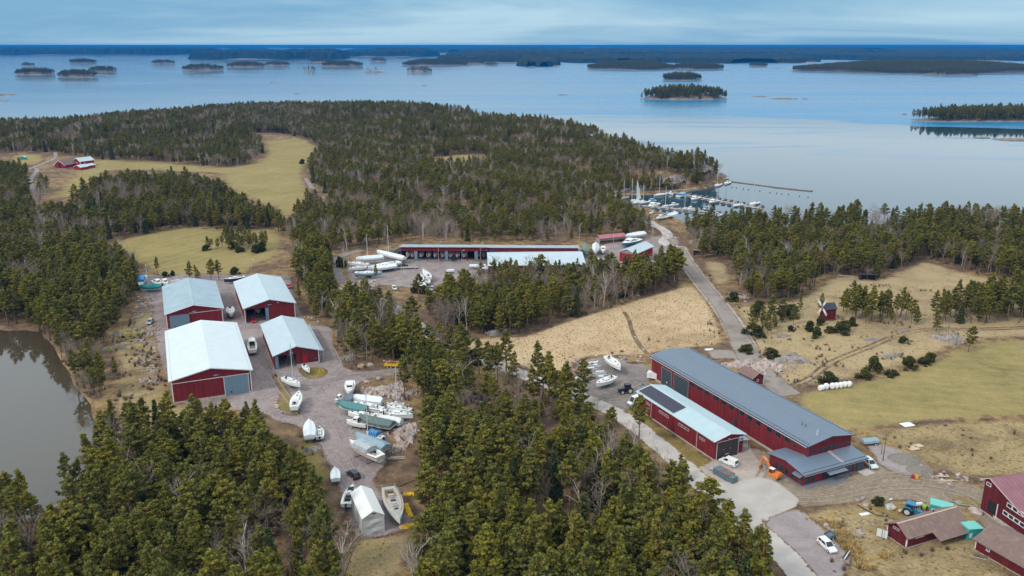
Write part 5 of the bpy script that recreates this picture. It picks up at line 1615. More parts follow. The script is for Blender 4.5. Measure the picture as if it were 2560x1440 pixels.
 def window(s, side, a, z, w, h, n=2, fm='frame_slate', fw=0.09, mid=None):
  m = MB()
  a0, a1, z0, z1 = a - w / 2, a + w / 2, z - h / 2, z + h / 2
  s.sb(m, side, a0, a1, z0, z0 + fw, 0.003, 0.10)
  s.sb(m, side, a0, a1, z1 - fw, z1, 0.003, 0.08)
  for k in range(n + 1):
   q = a0 + (w - fw) * k / n
   s.sb(m, side, q, q + fw, z0 + fw, z1 - fw, 0.003, 0.075)
  f = m.build('window', fm, s.root)
  for k in range(n):
   q = a0 + (w - fw) * k / n
   g = MB()
   s.sb(g, side, q + fw, a0 + (w - fw) * (k + 1) / n, z0 + fw, z1 - fw, 0.002, 0.03)
   g.build('pane', 'window_glass', f)
  return f
 def panel_door(s, side, a0, a1, z0, z1, n, mat, name='sliding_door', off=0.06, gap=0.035, frame=None, handle=None):
  m = MB()
  s.sb(m, side, a0, a1, z0, z1, off - 0.045, off)
  d = m.build(name, mat, s.root)
  for k in range(n):
   q0, q1 = a0 + (a1 - a0) * k / n, a0 + (a1 - a0) * (k + 1) / n
   g = MB()
   s.sb(g, side, q0 + gap, q1 - gap, z0 + 0.03, z1 - 0.03, off + 0.001, off + 0.05)
   g.build('door_panel', mat, d)
  if frame:
   g = MB()
   s.sb(g, side, a0 - 0.16, a0 - 0.01, z0, z1 + 0.14, 0.004, off + 0.03)
   s.sb(g, side, a1 + 0.01, a1 + 0.16, z0, z1 + 0.14, 0.004, off + 0.03)
   s.sb(g, side, a0 - 0.01, a1 + 0.01, z1 + 0.01, z1 + 0.14, 0.004, off + 0.03)
   g.build('door_frame', frame, s.root)
  return d
 def bar(s, name, side, a0, a1, z0, z1, mat, o1=0.05, parent=None, o0=0.003):
  m = MB()
  s.sb(m, side, a0, a1, z0, z1, o0, o1)
  return m.build(name, mat, parent or s.root)
 def sign(s, side, a, z, w=1.6, h=0.32, word=9):
  b = s.bar('sign', side, a - w / 2, a + w / 2, z - h / 2, z + h / 2, 'sign_blue', 0.07)
  m = MB()
  q = a - w / 2 + 0.1
  rr = random.Random(word)
  cw = (w - 0.35) / (word + 1.5)
  for k in range(word + 2):                       # a word in small white letters, then a figure
   if k == word:
    q += cw
    continue
   hh = h * (0.22 if rr.random() < 0.7 else 0.3)
   s.sb(m, side, q, q + cw * 0.74, z - h * 0.22, z - h * 0.22 + hh * 1.5, 0.071, 0.082)
   q += cw
  m.build('lettering', 'sign_white', b)
  return b
# ------------------------------------------------------------------ the four boat sheds
b = Bld('boat_shed', 'big red boat shed with a broad white roof and a grey sliding door', 'boat shed', B_WHITE, 6.93, 9.14, group='red boat sheds round the gravel yard')
b.walls('red_boards', plinth=0.55)
b.roof('roof_white', 0.5, rib=1.2, ribh=0.02, cap=False)
b.barge(w=0.26); b.gutter('roof_white', 'R'); b.gutter('roof_white', 'L'); b.corners(which='01')
m = MB()
for k in range(60):
 for x in (0.15, 20.75):
  m.b0(x - 0.03, x + 0.03, k * 0.73, k * 0.73 + 0.35, b.zt(x) - 0.005, b.zt(x) + 0.09)
m.build('snow_guard', 'galvanised', b.rf, kind='stuff')
b.bar('trim_band', 'F', 0.2, 13.5, 5.86, 6.04, 'white_trim')
b.bar('trim_band', 'F', 20.25, 20.7, 5.86, 6.04, 'white_trim')
b.panel_door('F', 13.68, 20.1, 0.15, 5.85, 6, 'door_grey', frame='white_trim')
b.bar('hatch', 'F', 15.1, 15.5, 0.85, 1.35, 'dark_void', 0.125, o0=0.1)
b.sign('F', 11.75, 6.78)
b = Bld('boat_shed', 'red boat shed with a worn grey roof behind the white roofed shed', 'boat shed', B_S1, 5.62, 7.94, group='red boat sheds round the gravel yard')
b.walls('red_boards')
b.roof('roof_worn', 0.5, rib=1.1)
b.barge('white_trim'); b.gutter('roof_pale', 'R'); b.corners(which='01')
b.bar('trim_band', 'F', 7.6, 18.2, 4.95, 5.1, 'white_trim')
b.panel_door('F', 1.0, 7.45, 0.1, 4.9, 6, 'door_grey')
b.bar('hatch', 'F', 2.5, 2.85, 0.5, 0.95, 'dark_void', 0.125, o0=0.1)
b.sign('F', 9.3, 5.55, 1.6, 0.3, 8)
b = Bld('boat_shed', 'red boat shed with an open bay and a white hull inside', 'boat shed', B_S2, 5.6, 7.94, group='red boat sheds round the gravel yard')
b.walls('red_boards', (0.55, 8.2, 5.1))
b.roof('roof_pale', 0.5, rib=1.3, ribh=0.03)
b.barge('roof_pale'); b.corners(which='01')
d = b.panel_door('F', 7.1, 8.25, 0.1, 5.0, 2, 'door_grey')
b.sign('F', 8.75, 5.95, 1.6, 0.28, 8)
b.bar('lamp', 'F', 11.4, 11.9, 6.35, 6.5, 'white_trim', 0.3)
b = Bld('boat_shed', 'smallest red boat shed with a mast in front of its open bay', 'boat shed', B_S4, 4.55, 6.68, group='red boat sheds round the gravel yard')
b.walls('red_boards_faded', (0.25, 6.4, 4.25), 0.0)
b.bar('plinth', 'F', 6.45, 13.4, 0.02, 0.75, 'concrete', 0.08)
b.roof('roof_pale', 0.5, rib=0.9, capmat='roof_pale_green')
b.barge('roof_pale'); b.corners(which='1')
b.panel_door('F', 0.25, 1.2, 0.1, 4.2, 2, 'door_grey')
b.bar('door', 'F', 8.45, 9.9, 0.9, 3.6, 'red_boards_bright', 0.08)
b.sign('F', 5.2, 4.75, 1.3, 0.26, 8)
b.bar('plaque', 'F', 12.0, 12.8, 1.6, 1.95, 'sign_blue', 0.08)
m = MB()      # lean-to along the right side
m.prism([(13.5, 1.0, 4.25), (15.2, 1.0, 3.5), (15.2, 1.0, 3.58), (13.5, 1.0, 4.33)], (0, 26, 0))
for k in range(5):
 m.b0(15.0, 15.15, 1.2 + k * 6.2, 1.35 + k * 6.2, 0, 3.5)
m.build('lean_to', 'roof_pale', b.root)
# ------------------------------------------------------------------ the long hall with the slate roof
b = Bld('workshop_hall', 'long red hall with a slate grey roof and a row of high windows', 'hall', B_LONG, 6.85, 7.94)
b.walls('red_boards', plinth=0.55)
b.roof('roof_dark', 0.55, rib=0.9, ribh=0.03)
b.barge('frame_slate', 0.2); b.gutter('frame_slate', 'L')
b.bar('eave_board', 'L', 0, 62.8, 6.42, 6.58, 'white_trim', 0.6, o0=0.5)
m = MB()
for x in (0.2, 13.3):
 for k in range(88):
  m.b0(x - 0.05, x + 0.05, k * 0.71, k * 0.71 + 0.3, b.zt(x), b.zt(x) + 0.16)
m.build('snow_guard', 'door_slate', b.rf, kind='stuff')
for y in (43.14, 40.03, 36.82, 32.84, 29.81, 26.69, 22.67, 19.64, 16.59, 12.59, 9.61, 6.53):
 b.window('L', y, 5.3, 1.75, 1.2, 2)
b.window('L', 4.1, 4.9, 0.95, 1.0, 1)
b.window('L', 61.5, 1.75, 1.5, 0.9, 2)
d = b.panel_door('L', 52.8, 57.6, 0.1, 5.3, 4, 'door_slate', 'hall_door', frame='grey_boards')
b.bar('notice', 'L', 54.6, 54.95, 1.3, 1.7, 'sign_white', 0.13, d, 0.115)
b.panel_door('L', 45.0, 51.6, 0.1, 5.5, 5, 'door_slate', 'hall_door', frame='grey_boards')
b.bar('door', 'L', 25.2, 26.1, 0.3, 2.3, 'door_slate', 0.08)
for y in (24.4, 44.3):
 b.bar('downpipe', 'L', y - 0.06, y + 0.06, 0.3, 6.4, 'frame_slate', 0.16)
b.bar('downpipe', 'F', 0.05, 0.2, 3.6, 6.5, 'frame_slate', 0.16)
b.window('F', 1.9, 4.95, 1.8, 0.7, 2)
b.window('F', 6.8, 5.05, 6.0, 0.7, 7)
b.window('F', 11.8, 5.05, 2.1, 0.7, 2)
m = MB()
m.tube((4.3, 1.8, 7.2), (4.3, 1.8, 9.4), 0.05, 0.04, 5)
for k in range(4):
 m.tube((3.9, 1.8, 8.0 + 0.35 * k), (4.7, 1.8, 8.0 + 0.35 * k), 0.03, 0.03, 4)
m.build('antenna', 'white_trim', b.root)
for yy in (6.2, 7.4):
 m = MB()
 m.tube((5.0, yy, 7.3), (5.0, yy, 8.4), 0.09, 0.09, 6); m.tube((5.0, yy, 8.4), (5.0, yy, 8.5), 0.15, 0.15, 6)
 m.build('vent_pipe', 'door_slate', b.root)
# office annex across its near end
B_OFF = (65.26, 164.66, R(25.0), 18.5, 11.0)
m_off = Bld('office_annex', 'low red annex with a slate roof at the near end of the long hall', 'annex', (B_OFF[0] - 0, B_OFF[1], R(25.0) + math.pi / 2, 11.0, 18.5), 3.1, 3.95)
# frame: x runs from the front wall backwards, y runs to the left; shift so that y=0 is the right end
c25, s25 = math.cos(R(25)), math.sin(R(25))
m_off.root.location = (B_OFF[0] + 18.5 * c25, B_OFF[1] + 18.5 * s25, 0)
b = m_off          # in this frame: side 'L' (x=0) is the front wall, side 'B' (y=L) is the gable on the left
b.walls('red_boards', plinth=0.35, pm='plinth_slate')
b.roof('roof_dark', 0.55, rib=0.9, ribh=0.03)
b.gutter('frame_slate', 'L')
b.bar('eave_board', 'L', -0.4, 18.9, 2.78, 2.9, 'white_trim', 0.6, o0=0.5)
m = MB()
for k in range(27):
 m.b0(0.15, 0.25, k * 0.71, k * 0.71 + 0.3, b.zt(0.2), b.zt(0.2) + 0.16)
m.build('snow_guard', 'door_slate', b.rf, kind='stuff')
Y = lambda a: 18.5 - a
for a in (1.2, 2.75):
 b.window('L', Y(a), 1.3, 1.15, 1.5, 2)
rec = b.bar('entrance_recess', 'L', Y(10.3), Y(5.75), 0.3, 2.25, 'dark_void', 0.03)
for k in range(4):
 b.bar('entrance_glass', 'L', Y(10.2 - k * 1.13), Y(9.25 - k * 1.13), 0.35, 2.2, 'window_glass', 0.06, rec, 0.032)
m = MB()
m.prism([(-0.02, Y(11.7), 2.5), (-1.6, Y(11.7), 2.15), (-1.6, Y(11.7), 2.25), (-0.02, Y(11.7), 2.6)], (0, 5.5, 0))
m.build('entrance_canopy', 'roof_dark', b.root)
dd = b.bar('double_door', 'L', Y(14.5), Y(12.4), 0.35, 2.3, 'door_slate', 0.06)
b.bar('door_leaf', 'L', Y(14.45), Y(13.47), 0.4, 2.25, 'door_slate', 0.09, dd, 0.061)
b.bar('door_leaf', 'L', Y(13.43), Y(12.45), 0.4, 2.25, 'door_slate', 0.09, dd, 0.061)
b.window('L', Y(15.5), 1.3, 0.95, 1.9, 1)
b.panel_door('L', Y(18.3), Y(16.2), 0.2, 2.5, 3, 'door_slate', 'garage_door')
for a in (8.6, 6.9, 5.3, 3.4):
 b.window('B', a, 1.3, 1.05, 1.7, 1)
b.bar('door', 'B', 0.55, 1.45, 0.3, 2.2, 'door_slate', 0.07)
m = MB()
m.prism([(0.1, 18.52, 2.6), (0.1, 19.7, 2.3), (0.1, 19.7, 2.4), (0.1, 18.52, 2.7)], (2.5, 0, 0))
m.build('door_canopy', 'roof_dark', b.root)
m = MB()
m.b0(-1.2, -0.06, 5.2, 18.6, 0, 0.16); m.b0(-2.3, -1.22, 7.5, 12.9, 0, 0.14); m.b0(-0.06, 10.9, 18.56, 19.2, 0, 0.12)
m.build('plinth_step', 'plinth_slate', b.root)
m = MB()
m.b0(-2.6, -0.3, -0.9, 2.2, 0, 0.2)
m.build('ramp', 'concrete', b.root)
ld = thing('roof_ladder', 'pair of raw timber beams lying on the slate roof of the annex', 'beams', (B_OFF[0] + 18.5 * c25, B_OFF[1] + 18.5 * s25, 0), R(115))
for k in (0, 0.45):
 m = MB()
 m.prism([(0.1, 6.6 + k, b.zt(0.1) + 0.08), (4.6, 6.6 + k, b.zt(4.6) + 0.08), (4.6, 6.6 + k, b.zt(4.6) + 0.2), (0.1, 6.6 + k, b.zt(0.1) + 0.2)], (0, 0.13, 0))
 m.build('beam', 'pink_trim', ld)
for k in range(3):
 m = MB()
 m.box((3.9 + 0.45 * k, 6.9, b.zt(4.2) + 0.26), (0.13, 1.0, 0.1), 0.0)
 m.build('crosspiece', 'raw_wood', ld)
# ------------------------------------------------------------------ the hall with solar panels
b = Bld('workshop_hall', 'red hall with a pale green roof carrying solar panels', 'hall', B_BLUE, 5.24, 6.23)
b.walls('red_boards', plinth=0.35)
b.roof('roof_pale_green', 0.5, rib=0.62, ribh=0.04)
b.barge('white_trim', 0.16); b.gutter('roof_pale', 'L')
for a, w in ((27.5, 2.0), (20.3, 4.2), (12.0, 4.2), (4.7, 2.0)):
 b.window('L', a, 3.55, w, 0.62, 3 if w > 3 else 2, 'pink_trim', 0.08)
for a in (25.8, 6.6):
 b.bar('downpipe', 'L', a - 0.05, a + 0.05, 0.1, 4.7, 'pink_trim', 0.15)
for k in range(1, 14):
 b.bar('batten', 'L', k * 2.3 - 0.06, k * 2.3 + 0.06, 0.36, 3.1, 'red_boards', 0.035)
d = b.panel_door('F', 0.75, 7.1, 0.1, 4.5, 4, 'door_brown', 'hall_door', frame='pink_trim')
b.bar('hatch', 'F', 3.2, 4.3, 0.9, 1.15, 'galvanised', 0.14, d, 0.115)
for a in (2.6, 4.6):
 b.bar('door_light', 'F', a, a + 0.14, 2.3, 2.42, 'sign_white', 0.14, d, 0.115)
s_ = b.bar('sign', 'F', 7.35, 8.55, 3.5, 4.7, 'sign_white', 0.08)
b.bar('sign_field', 'F', 7.38, 8.52, 3.5, 4.25, 'sign_blue', 0.095, s_, 0.081)
m = MB()
for k, (x0, w, z) in enumerate(((7.5, 0.9, 3.62), (7.5, 0.35, 3.85), (7.95, 0.2, 3.95))):
 b.sb(m, 'F', x0, x0 + w, z, z + 0.1, 0.096, 0.105)
m.build('emblem', 'sign_white', s_)
m = MB()
b.sb(m, 'F', 7.5, 7.65, 4.42, 4.55, 0.081, 0.09)
b.sb(m, 'F', 7.75, 8.4, 4.4, 4.5, 0.081, 0.09)
m.build('lettering', 'sign_blue', s_)
b.bar('lamp', 'F', 4.0, 4.3, 4.85, 4.98, 'white_trim', 0.3)
# solar panels: x 0.9..3.9 down the left slope, two rows wide, along y 16.5..31.5
plain('solar_cell', (0.028, 0.022, 0.045), 0.25, 0.5, 0, 0.3)
sp = None
me = None
ang = math.atan(b.sl)
for i in range(3):
 for j in range(13):
  m = MB()
  x, y = -0.05 + i * 1.28, 16.3 + j * 1.2
  z = b.zt(x + 0.62) + 0.14
  if me is None:
   m.box((0, 0, 0), (1.24, 1.17, 0.05))
   me = m.mesh('solar_panel', 'solar_cell')
  o = bpy.data.objects.new('solar_panel', me)
  COL.objects.link(o)
  o.parent = b.root
  o.location = (x + 0.62, y + 0.6, z)
  o.rotation_euler = (0, -ang, 0)
m = MB()
for i in range(4):
 x = 0.05 + i * 1.2
 m.b0(x, x + 0.06, 16.2, 31.9, b.zt(x) + 0.05, b.zt(x) + 0.1)
m.build('panel_rail', 'galvanised', b.root)
# kiosk roof beside it
k = thing('lean_to_kiosk', 'small open kiosk with a pale blue roof beside the brown hall door', 'kiosk', (B_BLUE[0] + 8.9 * math.cos(B_BLUE[2]), B_BLUE[1] + 8.9 * math.sin(B_BLUE[2]), 0), B_BLUE[2])
m = MB(); m.prism([(0.1, 0.6, 3.1), (2.4, 0.6, 2.75), (2.4, 0.6, 2.83), (0.1, 0.6, 3.18)], (0, 2.6, 0)); m.build('roof', 'roof_pale', k)
for x, y in ((2.25, 0.75), (2.25, 3.0)):
 m = MB(); m.tube((x, y, 0), (x, y, 2.76), 0.05, 0.05, 5); m.build('post', 'door_brown', k)
m = MB(); m.b0(0.1, 2.3, 0.6, 3.1, 0.0, 0.15); m.build('floor', 'grey_wood', k)
m = MB(); m.b0(0.3, 0.9, 2.2, 2.8, 0.15, 1.6); m.build('cabinet', 'sign_white', k)
m = MB(); m.b0(1.0, 1.5, 2.2, 2.8, 0.15, 1.5); m.build('gas_locker', 'sign_blue', k)
# ------------------------------------------------------------------ sheds of the storage yard
x0, y0 = G(1003, 652); x1, y1 = G(1221, 653)
th = math.atan2(y1 - y0, x1 - x0)
Wm = math.hypot(x1 - x0, y1 - y0)
k = thing('open_boat_shed', 'long red open shed with a row of boats in its bays', 'boat shed', (x0, y0, 0), th)
def mono(k, W, D, hf, hb, rm, ov=0.7):
 m = MB()
 q = (hf - hb) / D
 m.prism([(-ov, -ov, hf + ov * q), (-ov, D + ov, hb - ov * q), (-ov, D + ov, hb - ov * q + 0.2), (-ov, -ov, hf + ov * q + 0.2)], (W + 2 * ov, 0, 0))
 r = m.build('roof', rm, k)
 m = MB()
 n = int(W / 1.4)
 for i in range(1, n):
  x = i * W / n
  m.prism([(x, -ov, hf + ov * q + 0.19), (x, D + ov, hb - ov * q + 0.19), (x, D + ov, hb - ov * q + 0.25), (x, -ov, hf + ov * q + 0.25)], (0.07, 0, 0))
 m.build('roof_seams', rm, r, kind='stuff')
 m = MB(); m.b0(-ov, W + ov, -ov - 0.06, -ov - 0.01, hf + ov * q - 0.12, hf + ov * q + 0.22); m.build('eave_board', 'galvanised', k)
mono(k, Wm, 11.5, 6.6, 4.7, 'roof_worn')
m = MB(); m.b0(0, Wm, 0, 0.2, 4.7, 6.55); m.build('front_band', 'red_boards', k)
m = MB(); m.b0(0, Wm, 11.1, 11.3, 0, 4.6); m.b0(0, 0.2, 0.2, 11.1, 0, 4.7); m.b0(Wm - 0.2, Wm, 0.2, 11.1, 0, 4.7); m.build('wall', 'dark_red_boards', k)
for i in range(1, 7):
 m = MB(); m.b0(i * Wm / 6.6 - 0.15, i * Wm / 6.6 + 0.15, 0.02, 0.3, 0, 4.7); m.build('post', 'red_boards', k)
for i, a in enumerate((0.172, 0.52, 0.86)):
 m = MB(); m.b0(Wm * a - 0.7, Wm * a + 0.7, -0.1, 0.0, 0.2, 4.6)
 m.build('folding_door', 'door_grey', k)
for a in (0.01, 0.965):
 m = MB(); m.b0(Wm * a, Wm * a + 1.3, -0.08, -0.01, 4.95, 5.25); m.build('sign', 'sign_blue', k)
x2, y2 = G(1441, 646)
k2 = thing('boat_shed', 'closed red shed with a narrow pale roof continuing the open shed', 'boat shed', (x1 + 0.3, y1, 0), th)
W2 = x2 - x1
mono(k2, W2, 11.5, 6.5, 4.6, 'roof_worn')
m = MB(); m.b0(0, W2, 0, 0.2, 3.2, 6.45); m.b0(0, W2, 11.1, 11.3, 0, 4.55); m.b0(W2 - 0.2, W2, 0.2, 11.1, 0, 4.6); m.build('wall', 'red_boards', k2)
for i in range(7):
 m = MB(); m.b0(i * W2 / 6 - 0.1, i * W2 / 6 + 0.1, 0.02, 0.3, 0, 3.2); m.build('post', 'brown_wood', k2)
m = MB(); m.b0(0.6, 2.2, -0.08, -0.01, 4.95, 5.25); m.build('sign', 'sign_blue', k2)
# pale roofed shed in front of it, its slope towards us
ax, ay = G(1221, 664, 3.9); bx, by = G(1455, 630.5, 6.2); cx_, cyy = G(1220, 633.4, 6.2)
k3 = thing('boat_shed', 'shed with one wide pale grey roof slope behind the pine tops', 'boat shed', (ax, ay, 0), math.atan2(by - cyy, bx - cx_))
W3 = bx - cx_; D3 = cyy - ay
m = MB(); m.prism([(-0.3, -0.4, 3.75), (-0.3, D3, 6.2), (-0.3, D3, 6.38), (-0.3, -0.4, 3.93)], (W3 + 0.6, 0, 0)); m.prism([(-0.3, D3, 6.2), (-0.3, D3 + 9, 4.4), (-0.3, D3 + 9, 4.55), (-0.3, D3, 6.38)], (W3 + 0.6, 0, 0))
r = m.build('roof', 'roof_pale', k3)
m = MB()
for i in range(1, 30):
 x = i * W3 / 30
 m.prism([(x, -0.4, 3.92), (x, D3, 6.37), (x, D3, 6.43), (x, -0.4, 3.99)], (0.07, 0, 0))
m.build('roof_seams', 'roof_pale', r, kind='stuff')
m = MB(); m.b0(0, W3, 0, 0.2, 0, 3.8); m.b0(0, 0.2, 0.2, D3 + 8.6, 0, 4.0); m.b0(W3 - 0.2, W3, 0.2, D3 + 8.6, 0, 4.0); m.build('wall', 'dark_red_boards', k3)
for i in range(9):
 m = MB(); m.b0(1 + i * W3 / 9, 2.6 + i * W3 / 9, -0.06, 0.0, 1.2, 2.4); m.build('shutter', 'grey_boards', k3)
# red barn with a pale roof at the right end of the yard
b = Bld('red_barn', 'bright red barn with a pale grey roof at the road bend', 'barn', (48.99, 363.96, R(-35.4), 7.53, 18.35), 5.06, 6.6)
b.walls('red_boards_bright', plinth=0.5)
b.roof('roof_pale', 0.5, rib=1.2, ribh=0.03)
b.barge('roof_pale', 0.2); b.gutter('roof_pale', 'R')
m = MB(); b.gable(m, 0.02, b.W - 0.02, 4.6, -0.06, 0.055); m.build('gable_cladding', 'grey_boards', b.root)
# lumber shed with the red worn roof
x0, y0 = G(1499, 610); x1, y1 = G(1563, 604)
k = thing('lumber_shed', 'low open lumber shed with a worn red and white roof', 'shed', (x0, y0, 0), math.atan2(y1 - y0, x1 - x0))
Wl = math.hypot(x1 - x0, y1 - y0)
m = MB(); m.prism([(-0.4, -0.6, 2.7), (-0.4, 2.2, 4.0), (-0.4, 2.2, 4.12), (-0.4, -0.6, 2.82)], (Wl + 0.8, 0, 0)); m.prism([(-0.4, 2.2, 4.0), (-0.4, 4.8, 2.9), (-0.4, 4.8, 3.0), (-0.4, 2.2, 4.12)], (Wl + 0.8, 0, 0)); m.build('roof', 'roof_red_worn', k)
m = MB(); m.b0(0, Wl, 4.2, 4.4, 0, 2.9); m.b0(0, 0.2, 0, 4.2, 0, 2.8); m.b0(Wl - 0.2, Wl, 0, 4.2, 0, 2.8); m.b0(0.2, Wl - 0.2, 0, 0.15, 1.5, 2.75); m.build('wall', 'grey_boards', k)
for i in range(7):
 m = MB(); m.box((1 + i * 1.6, 1.2, 0.4 + 0.1 * (i % 3)), (1.5, 1.6, 0.7), 0.1 * i, ry=0.15); m.build('board_stack', 'brown_wood', k)
# ------------------------------------------------------------------ the farm at the lower right
ax, ay = G(2450, 1275)
b = Bld('red_barn', 'tall dark red barn with a faded purple red roof and rows of white windows', 'barn', (ax, ay, R(-77.2), 17.0, 26.0), 7.2, 8.3, ridge=1.5)
b.hl, b.hw = 7.4, 2.9
b.walls('dark_red_boards', plinth=0.0)
m = MB(); m.b0(3.6, 17.1, -0.12, 0.02, 0, 0.95); m.b0(-0.1, 3.6, -0.08, 0.02, 0, 0.35); m.b0(-0.1, 0.02, 0.02, 26, 0, 0.4); m.build('plinth', 'concrete', b.root)
b.roof('roof_rust', 0.5, rib=0.95, ribh=0.03, cap=False)
b.barge('pink_trim', 0.14)
b.window('F', 1.1, 6.75, 1.25, 0.75, 1, 'white_trim', 0.13)
for r_, (a0, z, n) in enumerate(((6.2, 5.1, 3), (5.6, 3.0, 8))):
 for i in range(n):
  b.window('F', a0 + 0.75 + i * 1.42, z if r_ else z - 0.0, 1.36, 1.0, 1, 'white_trim', 0.13)
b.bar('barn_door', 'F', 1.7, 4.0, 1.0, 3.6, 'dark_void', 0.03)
b.bar('door_rail', 'F', 1.9, 4.3, 3.66, 3.74, 'dark_red_boards', 0.14)
b.bar('white_post', 'F', 4.15, 4.3, 0.6, 3.9, 'white_trim', 0.16)
b.bar('cladding_seam', 'F', 4.9, 4.98, 0.95, 5.9, 'dark_red_boards', 0.05)
ax, ay = G(2215.5, 1339)
b = Bld('tiled_outbuilding', 'low dark red outbuilding with a brown tiled roof beside the grey pole', 'outbuilding', (ax, ay, R(-67.5), 4.9, 15.2), 2.7, 4.25)
b.walls('dark_red_boards', plinth=0.22)
b.roof('roof_tile', 0.55, rib=None, tiles=0.3, capmat='raw_wood')
b.barge('dark_red_boards', 0.2); b.corners('white_trim', 0.18, '01')
b.window('F', 2.1, 2.9, 1.5, 0.5, 3, 'pink_trim', 0.08)
b.window('R', 3.4, 2.05, 2.3, 0.6, 2, 'white_trim', 0.12)
m = MB()
for i in range(6):
 t0, t1 = i / 6, (i + 1.1) / 6
 p = lambda t: (5.45 + 2.0 * t, 2.5 - 0.85 * t)
 (xa, za), (xb, zb) = p(t1), p(t0)
 m.prism([(xa, 6.0, za), (xb, 6.0, zb), (xb, 6.0, zb + 0.04), (xa, 6.0, za + 0.1)], (0, 9.8, 0))
m.build('canopy_roof', 'roof_tile', b.root)
for y in (6.3, 10.8, 15.4):
 m = MB(); m.tube((7.2, y, 0), (7.2, y, 1.7), 0.07, 0.07, 5); m.build('post', 'brown_wood', b.root)
m = MB(); m.tube((1.6, 10.3, b.zt(1.6)), (1.6, 10.3, b.zt(1.6) + 0.55), 0.16, 0.16, 8); m.build('vent_pipe', 'red_boards_bright', b.root)
rx_, ry_ = G(2480, 1316, 4.1); ex, ey = G(2436, 1349, 2.5)
half = math.hypot(rx_ - ex, ry_ - ey)
thb = math.atan2(ey - ry_, ex - rx_)
b = Bld('tiled_outbuilding', 'dark red outbuilding with a mossy brown tiled roof below the tall barn', 'outbuilding', (rx_ - half * math.cos(thb), ry_ - half * math.sin(thb), thb, 2 * half - 0.6, 17.0), 2.5, 4.1)
b.walls('dark_red_boards', plinth=0.2)
b.roof('roof_tile', 0.6, 0.3, rib=None, tiles=0.3)
b.barge('pink_trim', 0.14); b.corners('white_trim', 0.16, '12')
b.window('R', 2.6, 1.7, 0.75, 0.85, 2, 'white_trim', 0.1)
gx, gy = G(2470, 1455, 3.2)
b = Bld('tiled_outbuilding', 'outbuilding with a pale blue roof edge cut off by the lower frame', 'outbuilding', (gx - 6.5, gy - 6.0, R(17), 15, 7.0), 2.4, 3.2)
b.root.rotation_euler = (0, 0, R(17 + 90))
b.root.location = (gx + 8.5, gy - 6.2, 0)
b.W, b.L = 7.0, 16.0
b.rx = 3.5
b.walls('dark_red_boards', plinth=0.2)
b.roof('roof_tile', 0.5, rib=None, tiles=0.3)
m = MB(); m.prism([(b.rx + 1.7, -0.6, b.zt(b.rx + 1.7) + 0.08), (b.W + 0.75, -0.6, b.zt(b.W + 0.5) + 0.05), (b.W + 0.75, -0.6, b.zt(b.W + 0.5) + 0.12), (b.rx + 1.7, -0.6, b.zt(b.rx + 1.7) + 0.15)], (0, 17.2, 0)); m.build('metal_edge', 'roof_pale', b.root)
# small red shed behind the long hall
sx, sy = G(1893, 963)
b = Bld('red_hut', 'small red hut with a brown roof between the dark road and the long hall', 'hut', (sx - 2.0, sy - 1.2, R(25), 4.3, 5.6), 2.7, 4.0)
b.walls('red_boards_faded', plinth=0.15)
b.roof('roof_tile', 0.4, rib=None, tiles=0.32)
b.barge('pink_trim', 0.14); b.corners('white_trim', 0.12, '1')
b.window('F', 2.1, 1.6, 0.7, 0.8, 1, 'white_trim', 0.1)
# hut with a bluish roof among the pines
sx, sy = G(812, 778)
b = Bld('small_hut', 'small grey hut with a pale blue roof half hidden among pines', 'hut', (sx - 2.5, sy, R(23), 5.0, 5.0), 2.2, 3.6)
b.walls('grey_boards', plinth=0)
b.roof('roof_pale', 0.35, rib=0.8)
# dark open hut at the far wood edge
sx, sy = G(2168, 701)
k = thing('field_shelter', 'dark open field shelter at the edge of the far wood', 'shelter', (sx - 3, sy, 0), R(-8))
m = MB(); m.b0(0, 6.2, 2.8, 3.0, 0, 2.2); m.b0(0, 0.2, 0, 2.8, 0, 2.4); m.b0(6.0, 6.2, 0, 2.8, 0, 2.4); m.build('wall', 'door_brown', k)
m = MB(); m.prism([(-0.3, -0.4, 2.6), (-0.3, 3.3, 2.2), (-0.3, 3.3, 2.3), (-0.3, -0.4, 2.7)], (6.8, 0, 0)); m.build('roof', 'roof_black', k)
sx, sy = G(1743, 638)
k = thing('field_shelter', 'little dark shelter beside the road above the meadow', 'shelter', (sx - 2, sy, 0), R(-15))
m = MB(); m.b0(0, 3.6, 1.8, 2.0, 0, 2.2); m.b0(0, 0.2, 0, 1.8, 0, 2.3); m.b0(3.4, 3.6, 0, 1.8, 0, 2.3); m.build('wall', 'brown_wood', k)
m = MB(); m.prism([(-0.3, -0.3, 2.5), (-0.3, 2.3, 2.2), (-0.3, 2.3, 2.3), (-0.3, -0.3, 2.6)], (4.2, 0, 0)); m.build('roof', 'grey_boards', k)
# far farm
sx, sy = G(138, 421)
b = Bld('farm_barn', 'far red barn with a brown roof and a white edged gable', 'barn', (sx, sy, R(8), 9.6, 17), 3.0, 6.6)
b.walls('red_boards_bright', plinth=0.3); b.roof('roof_tile', 0.5, rib=None, tiles=0.5); b.barge('white_trim', 0.35)
b.root.rotation_euler = (0, 0, R(-14))
b.bar('barn_door', 'F', 3.7, 5.7, 0.3, 4.3, 'dark_void', 0.05)
b.window('F', 4.7, 5.2, 0.9, 0.8, 1, 'white_trim', 0.15)
sx, sy = G(186, 416)
b = Bld('farm_house', 'far red farmhouse with a pale blue grey roof', 'house', (sx, sy, R(-30), 8.5, 12), 4.6, 7.0)
b.walls('red_boards_bright', plinth=0.3); b.roof('roof_pale', 0.5, rib=None); b.barge('white_trim', 0.3); b.corners('white_trim', 0.3, '01')
b.window('F', 4.2, 3.2, 1.2, 1.3, 2, 'white_trim', 0.15)
